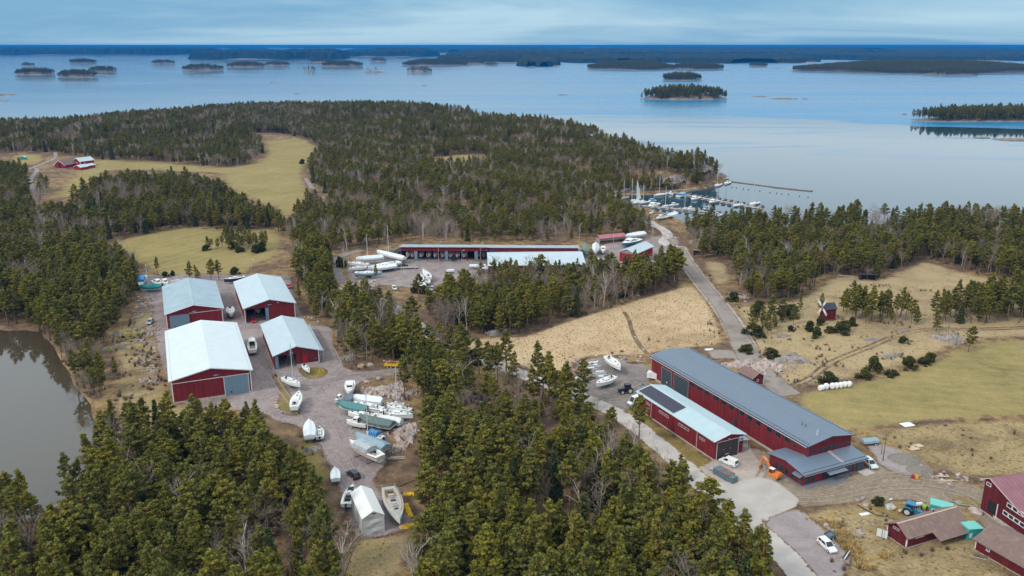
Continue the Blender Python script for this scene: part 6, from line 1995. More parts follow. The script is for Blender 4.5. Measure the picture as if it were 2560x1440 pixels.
b.window('R', 4.0, 2.6, 1.2, 1.3, 2, 'white_trim', 0.15)
sx, sy = G(186, 425)
b = Bld('farm_shed', 'far small red shed with a pale roof in front of the farmhouse', 'shed', (sx, sy, R(-22), 7.0, 7), 2.4, 3.9)
b.walls('red_boards_bright', plinth=0.2); b.roof('roof_pale', 0.4, rib=None); b.barge('white_trim', 0.2)
sx, sy = G(207, 421)
b = Bld('farm_shed', 'far low red shed at the side of the farmhouse', 'shed', (sx, sy, R(-22), 6.0, 7), 2.4, 3.4)
b.walls('red_boards_bright', plinth=0.2); b.roof('roof_pale', 0.4, rib=None)
sx, sy = G(50, 400)
b = Bld('farm_shed', 'far green shed in the small green field', 'shed', (sx, sy, R(10), 4.5, 3.5), 2.2, 3.0)
plain('green_paint', (0.05, 0.30, 0.17), 0.6)
b.walls('green_paint', plinth=0); b.roof('roof_pale_green', 0.2, rib=None)
# ------------------------------------------------------------------ the windmill
wx, wy = G(2068, 799)
k = thing('windmill', 'small dark red post mill with white lattice sails and a black roof', 'windmill', (wx, wy, 0), R(12))
m = MB()
m.loft([[(-2.0, -1.7, 0.55), (2.0, -1.7, 0.55), (2.0, 1.7, 0.55), (-2.0, 1.7, 0.55)], [(-2.05, -1.75, 4.6), (2.05, -1.75, 4.6), (2.05, 1.75, 4.6), (-2.05, 1.75, 4.6)]])
for x in (-2.03, 1.95):
 m.prism([(x, -1.75, 4.58), (x, 1.75, 4.58), (x, 0, 6.2)], (0.08, 0, 0))
m.build('body', 'dark_red_boards', k)
m = MB()
for s in (-1, 1):
 m.prism([(-2.3, s * 2.0, 4.42), (-2.3, 0, 6.3), (-2.3, 0, 6.42), (-2.3, s * 2.0, 4.54)], (4.6, 0, 0))
m.build('roof', 'roof_black', k)
m = MB(); m.b0(-1.6, 1.6, -1.3, 1.3, 0, 0.55); m.build('base', 'grey_wood', k)
m = MB(); m.tube((-2.0, -0.3, 5.0), (-2.9, -0.3, 5.0), 0.13, 0.13, 8); m.build('axle', 'grey_wood', k)
for i in range(4):
 a = R(33 + 90 * i)
 d = Vector((0, math.cos(a), math.sin(a))); e = Vector((0, -math.sin(a), math.cos(a)))
 c = Vector((-2.8, -0.3, 5.0))
 m = MB()
 for o in (-0.42, 0.0, 0.42):
  m.tube(c + d * (0.9 if o else 0.1) + e * o, c + d * 3.9 + e * o, 0.055, 0.05, 4)
 for q in range(7):
  m.tube(c + d * (0.95 + 0.48 * q) - e * 0.42, c + d * (0.95 + 0.48 * q) + e * 0.42, 0.04, 0.04, 4)
 for o in (-0.21, 0.21):
  p = c + d * 1.0 + e * (o - 0.18)
  m.prism([p, p + e * 0.36, p + e * 0.36 + d * 1.9, p + d * 1.9], (0.03, 0, 0))
 m.build('sail', 'white_trim', k)
m = MB(); m.b0(2.05, 2.1, 0.3, 1.1, 0.8, 2.6); m.build('door', 'red_boards_bright', k)
m = MB(); m.tube((2.2, 0.5, 1.0), (5.4, 0.7, 0.3), 0.1, 0.08, 5); m.build('tail_pole', 'grey_wood', k)
# ------------------------------------------------------------------ white boat tent
p0 = Vector((*G(908, 1341), 0)); p1 = Vector((*G(962, 1329), 0)); 
tw = (p1 - p0).length
tth = math.atan2(p1.y - p0.y, p1.x - p0.x)
plain('tent_cloth', (0.80, 0.79, 0.75), 0.6, var=0.03)
plain('tent_wall', (0.64, 0.64, 0.64), 0.7, var=0.06)
tp = G(877, 1250, 3.4)
TL = 10.6
k = thing('boat_tent', 'tall white fabric boat tent with a closed front', 'tent', (p0.x, p0.y, 0), tth)
b = Bld.__new__(Bld)
b.W, b.L, b.he, b.hr, b.rx, b.hl, b.hw, b.root = tw, TL, 4.0, 5.3, tw / 2, 4.0, 4.0, k
m = MB()
n = 14
rows = []
for j in range(7):                                # slack front curtain with folds
 z = 0.05 + 3.95 * j / 6
 rows.append([(tw * i / n, -0.03 - 0.11 * math.sin(z * 3.3 + 0.9 * math.sin(i * 0.5)) * math.sin(math.pi * i / n), z) for i in range(n + 1)])
V = [p for r_ in rows for p in r_]
m.add(V, [(j * (n + 1) + i, j * (n + 1) + i + 1, (j + 1) * (n + 1) + i + 1, (j + 1) * (n + 1) + i) for j in range(6) for i in range(n)])
m.build('front_curtain', 'tent_wall', k)
m = MB()
b.gable(m, 0, tw, 3.98, 0.0, 0.05)
m.build('gable_cloth', 'tent_wall', k)
m = MB(); b.gable(m, 0, tw, 0.02, TL - 0.06, 0.05)
m.build('rear_curtain', 'tent_wall', k)
for x in (-0.02, tw - 0.02):
 m = MB()
 q = 24
 V, F = [], []
 for i in range(q + 1):
  for z in (0.03, 1.4, 2.8, 4.0):
   V.append((x + 0.06 * math.sin(i * 1.7 + z), TL * i / q, z))
 F = [(i * 4 + j, i * 4 + j + 1, i * 4 + j + 5, i * 4 + j + 4) for i in range(q) for j in range(3)]
 m.add(V, F); m.build('side_cloth', 'tent_wall', k)
b.roof('tent_cloth', 0.12, 0.2, 0.06, rib=None, cap=False)
m = MB()
for x, y in ((0, 0), (tw, 0), (0, TL), (tw, TL)):
 m.tube((x, y, 0), (x, y, 4.0), 0.05, 0.05, 5)
m.build('tent_frame', 'galvanised', k)
b.bar('tent_label', 'F', tw / 2 - 0.1, tw / 2 + 0.55, 4.5, 4.75, 'frame_slate', 0.03, k, 0.004)
# ------------------------------------------------------------------ boats
plain('hull_white', (0.74, 0.735, 0.715), 0.3, 0.5, var=0.04)
plain('deck_white', (0.78, 0.765, 0.735), 0.5, var=0.05)
plain('hull_cream', (0.66, 0.57, 0.50), 0.35, 0.5, var=0.06)
plain('hull_navy', (0.012, 0.022, 0.065), 0.2, 0.6)
plain('hull_blue', (0.03, 0.15, 0.32), 0.3, 0.5)
plain('hull_pale_blue', (0.21, 0.38, 0.47), 0.3, 0.5)
plain('hull_red', (0.32, 0.05, 0.05), 0.4)
plain('hull_black', (0.025, 0.028, 0.033), 0.35)
plain('teak', (0.40, 0.29, 0.19), 0.8, var=0.2)
plain('grey_deck', (0.42, 0.40, 0.38), 0.7, var=0.2)
plain('antifoul', (0.07, 0.085, 0.11), 0.8)
plain('antifoul_red', (0.21, 0.045, 0.045), 0.8)
plain('tarp_white', (0.70, 0.73, 0.75), 0.6, var=0.07)
plain('tarp_grey', (0.30, 0.37, 0.40), 0.65, var=0.12)
plain('tarp_blue_grey', (0.27, 0.36, 0.41), 0.65, var=0.14)
plain('tarp_teal', (0.085, 0.22, 0.225), 0.65, var=0.12)
plain('tarp_green_grey', (0.115, 0.16, 0.15), 0.65, var=0.12)
plain('tarp_green', (0.17, 0.23, 0.16), 0.65, var=0.12)
plain('tarp_blue', (0.02, 0.20, 0.48), 0.5, var=0.15)
plain('tarp_pale_teal', (0.02, 0.21, 0.22), 0.6, var=0.1)
plain('clear_film', (0.40, 0.43, 0.44), 0.25, 0.6, var=0.15)
plain('sailcloth', (0.82, 0.81, 0.79), 0.7, var=0.03)
plain('alloy', (0.68, 0.70, 0.71), 0.4, 0.5, 0.3)
plain('cradle_blue', (0.10, 0.16, 0.24), 0.5)
plain('cradle_grey', (0.28, 0.31, 0.34), 0.5)
def hull_form(L, B, fb, depth, stern=0.72, full=0.42, p=2.0, n=12, rake=0.0):
 S = []
 for i in range(n + 1):
  t = i / n
  if t < full:
   q = t / full
   w = stern + (1 - stern) * math.sin(q * math.pi / 2)
  else:
   w = 1 - ((t - full) / (1 - full)) ** p
  w = max(w, 0.015) * B / 2
  x = -L / 2 + L * t
  zs = fb * (1 + 0.10 * (1 - t) ** 2 + 0.22 * t * t - 0.08)
  zk = -depth * max(0.0, math.sin(math.pi * min(1, 0.10 + 0.90 * (1 - t ** 1.6)) * 0.62 + 0.2)) * (1 - t ** 6)
  S.append((x, w, zs, zk))
 return S
def boat(kind, bow, stern, zd, label, hull='hull_white', beam=None, cover=None, mast=None, fb=1.15, base=None, deck='deck_white', cabin=True, cradle=True, cat=None, stripe=None, boom=False,
   bottom='antifoul', rails=True, outboard=False, group=None, arch=False, cradle_mat='cradle_grey', afloat=False, sail=False, windscreen=False, rest=None):
 """bow and stern: pixels of the two ends at deck height zd"""
 b = Vector((*G(bow[0], bow[1], zd), 0)); s = Vector((*G(stern[0], stern[1], zd), 0))
 L = (b - s).length
 c = (b + s) / 2
 rz = math.atan2(b.y - s.y, b.x - s.x)
 sailb = kind == 'sail'
 B = beam or (L * 0.31 if sailb else L * 0.36)
 z0 = zd - fb                                   # waterline
 depth = 0.65 if sailb else 0.45
 if base is not None:
  z0 = base
 nm = {'sail': 'sailboat', 'motor': 'motorboat', 'cover': 'covered_boat', 'dinghy': 'dinghy'}[kind]
 root = thing(nm, label, cat or {'sail': 'sailboat', 'motor': 'motorboat', 'cover': 'boat', 'dinghy': 'dinghy'}[kind], (c.x, c.y, z0), rz, group)
 S = hull_form(L, B, fb, depth, 0.70 if sailb else 0.86, 0.42 if sailb else 0.35, 2.0 if sailb else 2.6)
 rings, low = [], []
 for x, w, zs, zk in S:
  rings.append([(x, -w, zs), (x, -w * 0.97, zs * 0.55), (x, -w * 0.86, 0.10), (x, w * 0.86, 0.10), (x, w * 0.97, zs * 0.55), (x, w, zs)])
  low.append([(x, -w * 0.86, 0.10), (x, -w * 0.55, zk * 0.62), (x, 0, zk), (x, w * 0.55, zk * 0.62), (x, w * 0.86, 0.10)])
 m = MB()
 k = len(rings[0])
 for sl in ((0, 1, 2), (3, 4, 5)):
  m.loft([[r[i] for i in sl] for r in rings], closed=False, cap=False)
 r0 = rings[0]
 m.add(r0, [(0, 1, 2, 3, 4, 5)])
 m.loft(low, closed=False, cap=False, mi=1)
 m.add(low[0], [(0, 1, 2, 3, 4)], 1)
 h = m.build('hull', [hull, bottom], root, smooth=False)
 if stripe:
  m = MB()
  for sg in (-1, 1):
   m.loft([[(x, sg * (w + 0.012), zs * 0.82), (x, sg * (w + 0.012), zs * 0.95)] for x, w, zs, zk in S], closed=False, cap=False)
  m.build('stripe', stripe, h)
 full_cover = cover and cover != 'half'
 # deck with a cockpit sunk into it
 ck0, ck1 = (1, 4) if sailb else (1, 6)
 if kind == 'dinghy':
  ck0, ck1 = 1, 10
 m = MB()
 for i in range(len(S) - 1):
  (x0, w0, z0_, _), (x1, w1, z1_, _) = S[i], S[i + 1]
  if ck0 <= i < ck1 and not full_cover:
   cw0, cw1 = w0 * 0.62, w1 * 0.62
   f0, f1 = z0_ - 0.45, z1_ - 0.45
   for sg in (-1, 1):
    m.quad((x0, sg * w0, z0_), (x1, sg * w1, z1_), (x1, sg * cw1, z1_ + 0.05), (x0, sg * cw0, z0_ + 0.05))
    m.quad((x0, sg * cw0, z0_ + 0.05), (x1, sg * cw1, z1_ + 0.05), (x1, sg * cw1 * 0.9, f1), (x0, sg * cw0 * 0.9, f0))
   m.quad((x0, -cw0 * 0.9, f0), (x1, -cw1 * 0.9, f1), (x1, cw1 * 0.9, f1), (x0, cw0 * 0.9, f0), 1)
   if i == ck0:
    m.quad((x0, -cw0, z0_ + 0.05), (x0, cw0, z0_ + 0.05), (x0, cw0 * 0.9, f0), (x0, -cw0 * 0.9, f0))
   if i == ck1 - 1:
    m.quad((x1, -cw1, z1_ + 0.05), (x1, cw1, z1_ + 0.05), (x1, cw1 * 0.9, f1), (x1, -cw1 * 0.9, f1))
  else:
   m.quad((x0, -w0, z0_), (x1, -w1, z1_), (x1, 0, z1_ + 0.07), (x0, 0, z0_ + 0.07))
   m.quad((x0, 0, z0_ + 0.07), (x1, 0, z1_ + 0.07), (x1, w1, z1_), (x0, w0, z0_))
 dk = m.build('deck', [deck, 'teak' if deck != 'deck_white' else 'grey_deck'], root)
 zdk = fb * 1.0
 if full_cover:
  # cloth over a ridge, hanging below the sheer, with sags between the supports
  rr = random.Random(int(L * 1000) + int(bow[0]))
  m = MB()
  R_ = []
  n = 16
  hgt = {'flat': 0.55, 'tent': 1.15, 'high': 1.55}[cover[1] if isinstance(cover, tuple) else 'tent']
  for i in range(n + 1):
   t = i / n
   x = -L / 2 * 1.03 + L * 1.04 * t
   j = min(len(S) - 2, int(t * (len(S) - 1)))
   q = t * (len(S) - 1) - j
   w = S[j][1] * (1 - q) + S[j + 1][1] * q
   zs = S[j][2] * (1 - q) + S[j + 1][2] * q
   w = max(w * 1.05, 0.10)
   sag = 0.13 * abs(math.sin(t * math.pi * 3.5)) + rr.uniform(-0.04, 0.04)
   rd = zs + hgt * (0.55 + 0.45 * math.sin(math.pi * (0.15 + 0.6 * (1 - t)))) * (1 if 0 < i < n else 0.72) - sag * 0.5
   wv = 0.05 * math.sin(i * 2.1) + rr.uniform(-0.03, 0.03)
   hem = zs - 0.62 + rr.uniform(-0.10, 0.10)
   R_.append([(x, -w - wv, hem), (x, -w * 1.02 - wv, zs + 0.08), (x, -w * 0.5, (zs + rd) / 2 + 0.02 - sag * 0.6), (x, 0, rd), (x, w * 0.5, (zs + rd) / 2 + 0.02 - sag * 0.6), (x, w * 1.02 + wv, zs + 0.08), (x, w + wv, hem)])
  m.loft(R_, closed=False, cap=False)
  for r_ in (R_[0], R_[-1]):
   m.add(r_, [(0, 1, 2, 3), (3, 4, 5, 6), (0, 3, 6)])
  m.build('cover', cover[0] if isinstance(cover, tuple) else cover, root)
 elif kind != 'dinghy':
  if sailb and cabin:
   R_ = []
   for t, hh in ((0.36, 0.34), (0.40, 0.42), (0.55, 0.40), (0.70, 0.30), (0.78, 0.06)):
    j = int(t * 12); w = S[j][1] * 0.60; x = -L / 2 + L * t
    zz = S[j][2]
    R_.append([(x, -w, zz + 0.0), (x, -w * 0.86, zz + hh), (x, 0, zz + hh + 0.07), (x, w * 0.86, zz + hh), (x, w, zz + 0.0)])
   m = MB(); m.loft(R_, closed=False, cap=False); m.add(R_[0], [(0, 1, 2, 3, 4)]); cb = m.build('cabin', 'deck_white', root)
   m = MB()
   for sg in (-1, 1):
    for a, b2 in ((0.43, 0.50), (0.53, 0.60)):
     j = int(a * 12) + 1
     w = S[j][1] * 0.58 * sg
     zz = S[j][2]
     m.box((-L / 2 + L * (a + b2) / 2, w * 0.985, zz + 0.22), (L * (b2 - a), 0.05, 0.16))
   m.build('window', 'window_glass', cb, kind='stuff')
   m = MB()
   j = 8
   m.box((-L / 2 + L * 0.62, 0, S[7][2] + 0.47), (0.55, 0.55, 0.06)); m.build('hatch', 'window_glass', cb)
   m = MB(); m.box((-L / 2 + L * 0.365, 0, S[4][2] + 0.2), (0.06, 0.6, 0.42)); m.build('companionway', 'hull_black', cb)
   m = MB(); m.box((-L / 2 + L * 0.83, 0, S[10][2] + 0.12), (0.45, 0.4, 0.06)); m.build('fore_hatch', 'window_glass', dk)
   m = MB(); m.lathe([(0.36, -0.02), (0.36, 0.02)], (-L / 2 + L * 0.17, 0, S[2][2] + 0.35), 10, 'X'); m.tube((-L / 2 + L * 0.17, 0, S[2][2] - 0.4), (-L / 2 + L * 0.17, 0, S[2][2] + 0.35), 0.06, 0.06, 5); m.build('wheel', 'hull_black', dk)
  elif kind == 'motor' and cabin:
   x0, x1 = -L * 0.10, L * 0.20
   w = B * 0.36
   z = fb
   R_ = [[(x0, -w, z), (x0, -w, z + 1.15), (x0, w, z + 1.15), (x0, w, z)], [(x0 + 0.1, -w, z), (x0 + 0.1, -w * 0.93, z + 1.25), (x0 + 0.1, w * 0.93, z + 1.25), (x0 + 0.1, w, z)],
     [(x1 - 0.55, -w * 0.95, z), (x1 - 0.55, -w * 0.86, z + 1.2), (x1 - 0.55, w * 0.86, z + 1.2), (x1 - 0.55, w * 0.95, z)], [(x1 + 0.35, -w * 0.8, z), (x1 + 0.35, -w * 0.72, z + 0.30), (x1 + 0.35, w * 0.72, z + 0.30), (x1 + 0.35, w * 0.8, z)]]
   m = MB(); m.loft(R_, closed=False, cap=True); cb = m.build('cabin', 'deck_white', root)
   m = MB()
   for sg in (-1, 1):
    m.box((x0 + (x1 - x0) * 0.38, sg * w * 0.945, z + 0.86), ((x1 - x0) * 0.55, 0.05, 0.36))
   m.build('side_window', 'window_glass', cb, kind='stuff')
   m = MB(); m.add([(x1 - 0.49, -w * 0.75, z + 1.13), (x1 - 0.49, w * 0.75, z + 1.13), (x1 + 0.21, w * 0.66, z + 0.46), (x1 + 0.21, -w * 0.66, z + 0.46)], [(0, 1, 2, 3)]); m.build('windscreen', 'window_glass', cb)
   m = MB(); m.box((x0 - 0.02, 0, z + 0.55), (0.05, w * 1.5, 0.95)); m.build('cabin_door', 'hull_black', cb)
   m = MB(); m.box((-L * 0.30, 0, z - 0.12), (0.8, w * 1.5, 0.4)); m.build('bench', 'teak', dk)
  elif kind == 'motor':
   m = MB(); m.box((L * 0.02, 0, fb + 0.2), (0.9, B * 0.28, 0.75)); m.build('console', 'deck_white', root)
   m = MB(); m.box((L * 0.10, 0, fb + 0.72), (0.06, B * 0.34, 0.5), ry=-0.4); m.build('windscreen', 'window_glass', root)
   for q in (-0.12, -0.24):
    m = MB(); m.box((L * q, 0, fb - 0.1), (0.55, B * 0.42, 0.5)); m.build('seat', 'hull_black' if windscreen else 'deck_white', dk)
   m = MB(); m.box((L * 0.24, 0, fb + 0.14), (L * 0.2, B * 0.5, 0.10)); m.build('sun_pad', 'hull_black' if windscreen else 'deck_white', dk)
 if cover == 'half':
  m = MB()
  x0, x1 = -L * 0.22, L * 0.22
  w = B * 0.49
  z = fb
  R_ = [[(x0 + (x1 - x0) * i / 4, -w, z + 0.05), (x0 + (x1 - x0) * i / 4, -w * 0.8, z + 1.0 - 0.08 * (i % 2)), (x0 + (x1 - x0) * i / 4, 0, z + 1.35 - 0.1 * (i % 2)), (x0 + (x1 - x0) * i / 4, w * 0.8, z + 1.0 - 0.08 * (i % 2)), (x0 + (x1 - x0) * i / 4, w, z + 0.05)] for i in range(5)]
  m.loft(R_, closed=False, cap=True); m.build('canopy', rest or 'clear_film', root)
  m = MB()
  for r_ in R_:
   for a_, b_ in zip(r_, r_[1:]):
    m.tube(a_, b_, 0.025, 0.025, 4)
  m.build('canopy_frame', 'alloy', root)
 if outboard:
  m = MB(); m.box((-L / 2 - 0.28, 0, fb * 0.9), (0.5, 0.36, 0.5)); m.box((-L / 2 - 0.3, 0, fb * 0.4), (0.22, 0.14, 0.9)); m.box((-L / 2 - 0.36, 0, -0.1), (0.4, 0.1, 0.18)); m.build('outboard_motor', 'hull_black', root)
 if rails and not full_cover and kind != 'dinghy':
  m = MB()
  for sg in (-1, 1):
   pts = [(x, sg * w * 0.95, zs + 0.58) for x, w, zs, _ in (S[8:] if kind == 'motor' else S)]
   m.path(pts, 0.018, 3)
   for x, w, zs, _ in (S[8::2] if kind == 'motor' else S[::2]):
    m.tube((x, sg * w * 0.95, zs), (x, sg * w * 0.95, zs + 0.58), 0.016, 0.016, 3)
  m.build('rail', 'alloy', root)
 if arch:
  m = MB()
  for q in (-0.32, 0.02):
   m.path([(L * q, -B * 0.42, fb), (L * q + 0.2, -B * 0.36, fb + 1.7), (L * q + 0.2, B * 0.36, fb + 1.7), (L * q, B * 0.42, fb)], 0.07, 5)
  m.build('arch', 'deck_white', root)
 if sailb or mast:
  if sailb and not afloat:
   m = MB()
   m.loft([[(-L * 0.10, -0.09, -1.25), (-L * 0.10, 0.09, -1.25), (L * 0.08, 0.04, -1.25), (L * 0.08, -0.04, -1.25)], [(-L * 0.09, -0.10, -depth * 0.7), (-L * 0.09, 0.10, -depth * 0.7), (L * 0.13, 0.05, -depth * 0.7), (L * 0.13, -0.05, -depth * 0.7)]])
   m.build('keel', bottom, root)
   m = MB(); m.b0(-L * 0.46, -L * 0.40, -0.04, 0.04, -0.9, 0.0); m.build('rudder', bottom, root)
  if mast:
   mx = L * 0.08
   top = fb + mast
   m = MB(); q = 0.16 if afloat else 0.11
   m.tube((mx, 0, fb), (mx, 0, top), q, q * 0.7, 6)
   mo = m.build('mast', 'alloy', root)
   m = MB()
   for z in (0.42, 0.70):
    m.tube((mx, -0.75, fb + mast * z), (mx, 0.75, fb + mast * z), 0.03, 0.03, 4)
   m.build('spreader', 'alloy', mo, kind='stuff')
   m = MB()
   for e in ((L * 0.49, 0), (-L * 0.48, 0), (mx, B * 0.46), (mx, -B * 0.46)):
    m.tube((e[0], e[1], fb * 1.05), (mx, 0, top - 0.15), 0.014, 0.014, 3)
   m.build('rigging', 'alloy', mo, kind='stuff')
   if boom:
    m = MB(); m.tube((mx, 0, fb + 1.3), (mx - L * 0.38, 0, fb + 1.25), 0.13, 0.11, 6); m.build('boom', rest or 'tarp_blue', mo)
   if sail:
    m = MB(); m.add([(mx - 0.12, 0.0, fb + 1.4), (mx - L * 0.40, 0.35, fb + 1.4), (mx - L * 0.18, 0.45, fb + mast * 0.55), (mx - 0.12, 0, top - 0.3), (mx - 0.12, 0.05, fb + mast * 0.55), (mx - L * 0.26, 0.5, fb + mast * 0.30), (mx - 0.12, 0.05, fb + mast * 0.30)],
        [(0, 1, 5, 6), (6, 5, 2, 4), (4, 2, 3)]); m.build('sail', 'sailcloth', mo)
 if cradle and not afloat:
  nmz = z0
  cr = thing('boat_cradle', 'cradle under the ' + (label if len(label.split()) < 14 else label.rsplit(' of the', 1)[0].rsplit(' under', 1)[0]), 'cradle', (c.x, c.y, 0), rz, 'boat cradles and trailers')
  ww = B * 0.42
  for x in (-L * 0.20, L * 0.18):
   zt = z0 - 0.02
   m = MB(); m.b0(x - 0.07, x + 0.07, -ww, ww, 0.05, 0.19); m.build('crossbeam', cradle_mat, cr)
   for sg in (-1, 1):
    m = MB(); m.tube((x, sg * ww * 0.95, 0.15), (x, sg * ww * 0.72, max(0.3, zt - 0.05)), 0.06, 0.05, 5); m.build('prop', cradle_mat, cr)
    m = MB(); m.tube((x, sg * ww * 0.95, 0.15), (x, sg * ww * 0.2, max(0.25, zt * 0.35)), 0.04, 0.04, 4); m.build('strut', cradle_mat, cr)
  for sg in (-1, 1):
   m = MB(); m.tube((-L * 0.26, sg * ww * 0.7, 0.1), (L * 0.26, sg * ww * 0.7, 0.1), 0.06, 0.06, 4); m.build('side_beam', cradle_mat, cr)
 return root
GY = 'boats laid up on the gravel yard'
ZB = lambda x, y: (640 + x / 4.5, 860 + y / 4.5)
boat('sail', ZB(497, 448), ZB(308, 372), 2.75, 'white sailboat with a standing mast below the open red shed', mast=11.5, group=GY, boom=True)
boat('sail', ZB(485, 527), ZB(425, 706), 2.75, 'white sailboat without mast seen bow up beside the grass island', group=GY, beam=3.1)
boat('cover', ZB(597, 852), ZB(602, 1030), 2.5, 'boat shrink wrapped in white with its bow to the sheds', cover=('tarp_white', 'flat'), group=GY, beam=2.9)
boat('motor', ZB(714, 925), ZB(716, 1043), 1.5, 'small open white motorboat beside the shrink wrapped boat', cabin=False, outboard=True, group=GY, fb=0.85, beam=2.3, rails=False)
boat('motor', ZB(1050, 540), ZB(1060, 412), 2.6, 'white cabin boat on red supports at the end of the lane', group=GY, beam=3.0, bottom='antifoul_red', cradle_mat='hull_red')
boat('motor', ZB(878, 640), ZB(1010, 588), 1.9, 'white motorboat with a dark stern first in the tight row', group=GY, fb=0.9, stripe='hull_black')
boat('cover', ZB(985, 640), ZB(1090, 588), 2.3, 'short boat under a domed grey cover in the tight row', cover=('tarp_grey', 'high'), group=GY, fb=0.9)
boat('cover', ZB(932, 668), ZB(1245, 722), 2.6, 'boat under a teal tarpaulin in the tight row', cover=('tarp_teal', 'tent'), group=GY)
boat('cover', ZB(1108, 598), ZB(1422, 634), 2.6, 'long boat under a pale grey cover behind the row', cover=('tarp_white', 'tent'), group=GY)
boat('sail', ZB(1098, 650), ZB(1424, 728), 2.5, 'white sailboat with a dark hull bottom beside the teal tarpaulin', group=GY, stripe='hull_navy', bottom='hull_navy')
boat('sail', ZB(1472, 692), ZB(1748, 735), 2.2, 'white sailboat with a mast nearest the pink rock', group=GY, mast=12.0)
boat('sail', ZB(1470, 664), ZB(1668, 668), 2.2, 'low white sailboat at the foot of the pink rock', group=GY, fb=0.9)
boat('sail', ZB(1765, 793), ZB(1428, 745), 2.3, 'white sailboat with a pale blue side at the row end', group=GY, stripe='hull_pale_blue')
boat('sail', ZB(1036, 762), ZB(1332, 800), 2.2, 'white sailboat with a slim pointed bow in the middle of the row', group=GY)
boat('motor', ZB(1325, 782), ZB(1508, 802), 2.2, 'white cabin boat with wooden sides in the middle of the row', group=GY, stripe='teak')
boat('cover', ZB(1372, 828), ZB(1634, 868), 2.2, 'boat under a white tarpaulin with a blue stern support', cover=('tarp_white', 'tent'), group=GY, cradle_mat='cradle_blue')
boat('motor', ZB(1018, 852), ZB(1250, 890), 1.9, 'white cabin boat with square side windows beside the dark tarpaulin', group=GY)
boat('cover', ZB(1166, 824), ZB(1534, 898), 2.7, 'big boat under a dark green grey tarpaulin', cover=('tarp_green_grey', 'tent'), group=GY, bottom='hull_black')
boat('cover', ZB(1126, 1018), ZB(1455, 1158), 2.7, 'boat under a blue grey tarpaulin with a standing mast', cover=('tarp_blue_grey', 'tent'), group=GY, mast=13.0, cradle_mat='cradle_blue')
boat('motor', ZB(1243, 988), ZB(1428, 1052), 1.7, 'motorboat with a bright blue canvas cover and black outboard', group=GY, cover='half', rest='tarp_blue', cabin=False, outboard=True, fb=0.8, rails=False)
boat('sail', ZB(1052, 1080), ZB(1404, 1262), 2.9, 'cream sailboat with a clear film canopy over its cockpit', group=GY, hull='hull_cream', cover='half', stripe='hull_red', cradle_mat='cradle_blue', bottom='hull_white')
Z5 = lambda x, y: (720 + x / 5.142, 1080 + y / 5.142)
boat('cover', Z5(603, 458), Z5(612, 603), 1.7, 'small boat under a white cover at the edge of the pines', cover=('tarp_white', 'flat'), group=GY, fb=0.8, beam=2.1)
boat('motor', Z5(832, 672), Z5(745, 925), 1.8, 'white motorboat with black seats and outboard beside the white tent', group=GY, cabin=False, outboard=True, windscreen=True, fb=0.9, beam=2.7)
boat('sail', Z5(1440, 1125), Z5(1288, 705), 2.9, 'big sailboat with a bare wooden deck under repair beside the white tent', group=GY, deck='grey_deck', beam=4.0, cabin=False, cover=None)
wb = [o for o in COL.objects if o.get('label', '').startswith('big sailboat with a bare')][0]
m = MB()
for sg in (-1, 1):
 m.loft([[(x, sg * w * 0.66, 1.22), (x, sg * w * 0.76, 1.36), (x, sg * w * 0.86, 1.22)] for x, w in ((-5.2, 1.5), (-3, 1.95), (0, 2.0), (2.2, 1.6), (3.8, 0.9))], closed=False)
m.build('timber_rim', 'raw_wood', wb)
for i in range(7):
 m = MB(); m.box((-4.2 + i * 1.15, 0, 1.3), (0.55, 1.3 - 0.08 * i, 0.16)); m.build('deck_hatch', ('hull_black', 'raw_wood', 'grey_wood')[i % 3], wb)
boat('sail', ZB(602, 300), ZB(532, 232), 1.7, 'small white sailboat on the grass below the open red shed', group=GY, fb=0.8, rails=False)
ZA = lambda x, y: (320 + x / 3.693, 640 + y / 3.693)
boat('motor', ZA(1140, 748), ZA(1150, 866), 2.2, 'white cabin cruiser parked along the white roofed shed', group=GY, beam=3.0)
boat('sail', ZA(952, 538), ZA(940, 470), 2.4, 'white sailboat seen bow on between two red sheds', group=GY, beam=3.0)
boat('sail', ZA(886, 215), ZA(1078, 186), 2.3, 'dark blue hulled yacht behind the pale roofed sheds', group=GY, hull='hull_navy')
ZL = lambda x, y: (x / 5.565, 560 + y / 5.565)
boat('motor', ZL(1935, 850), ZL(1992, 712), 2.3, 'white motorboat with a sky blue canopy at the pine edge', group=GY, cover='half', rest='tarp_blue', cabin=False, beam=3.2)
boat('cover', ZL(1950, 880), ZL(2225, 866), 2.1, 'sailboat under blue and teal tarpaulins with its mast up', group=GY, cover=('tarp_pale_teal', 'tent'), mast=9.5, stripe='tarp_blue')
boat('motor', ZL(2240, 832), ZL(2135, 782), 1.9, 'small white cabin boat behind the dull grey shed', group=GY)
boat('motor', ZL(2335, 828), ZL(2248, 780), 1.9, 'second small white cabin boat behind the dull grey shed', group=GY)
boat('motor', ZL(2368, 804), ZL(2490, 772), 1.9, 'white boat with a tall stern arch behind the dull grey shed', group=GY, arch=True, cabin=False)
ZR = lambda x, y: (1400 + x / 7.2, 860 + y / 7.2)
boat('sail', ZR(1092, 418), ZR(842, 212), 3.0, 'white sailing yacht on a steel cradle at the meadow edge', group='boats on the yard beside the long hall', beam=3.1)
boat('sail', ZR(645, 712), ZR(985, 575), 2.3, 'sailboat with a pale pink side on a cradle beside the black tractor', group='boats on the yard beside the long hall', stripe='hull_cream', beam=3.0)
boat('motor', ZR(498, 646), ZR(282, 600), 1.6, 'white and black motorboat on a trailer by the roadside pines', group='boats on the yard beside the long hall', stripe='hull_black', fb=0.8)
ZS = lambda x, y: (840 + x / 6.4, 560 + y / 6.4)
SY = 'boats laid up in the storage yard'
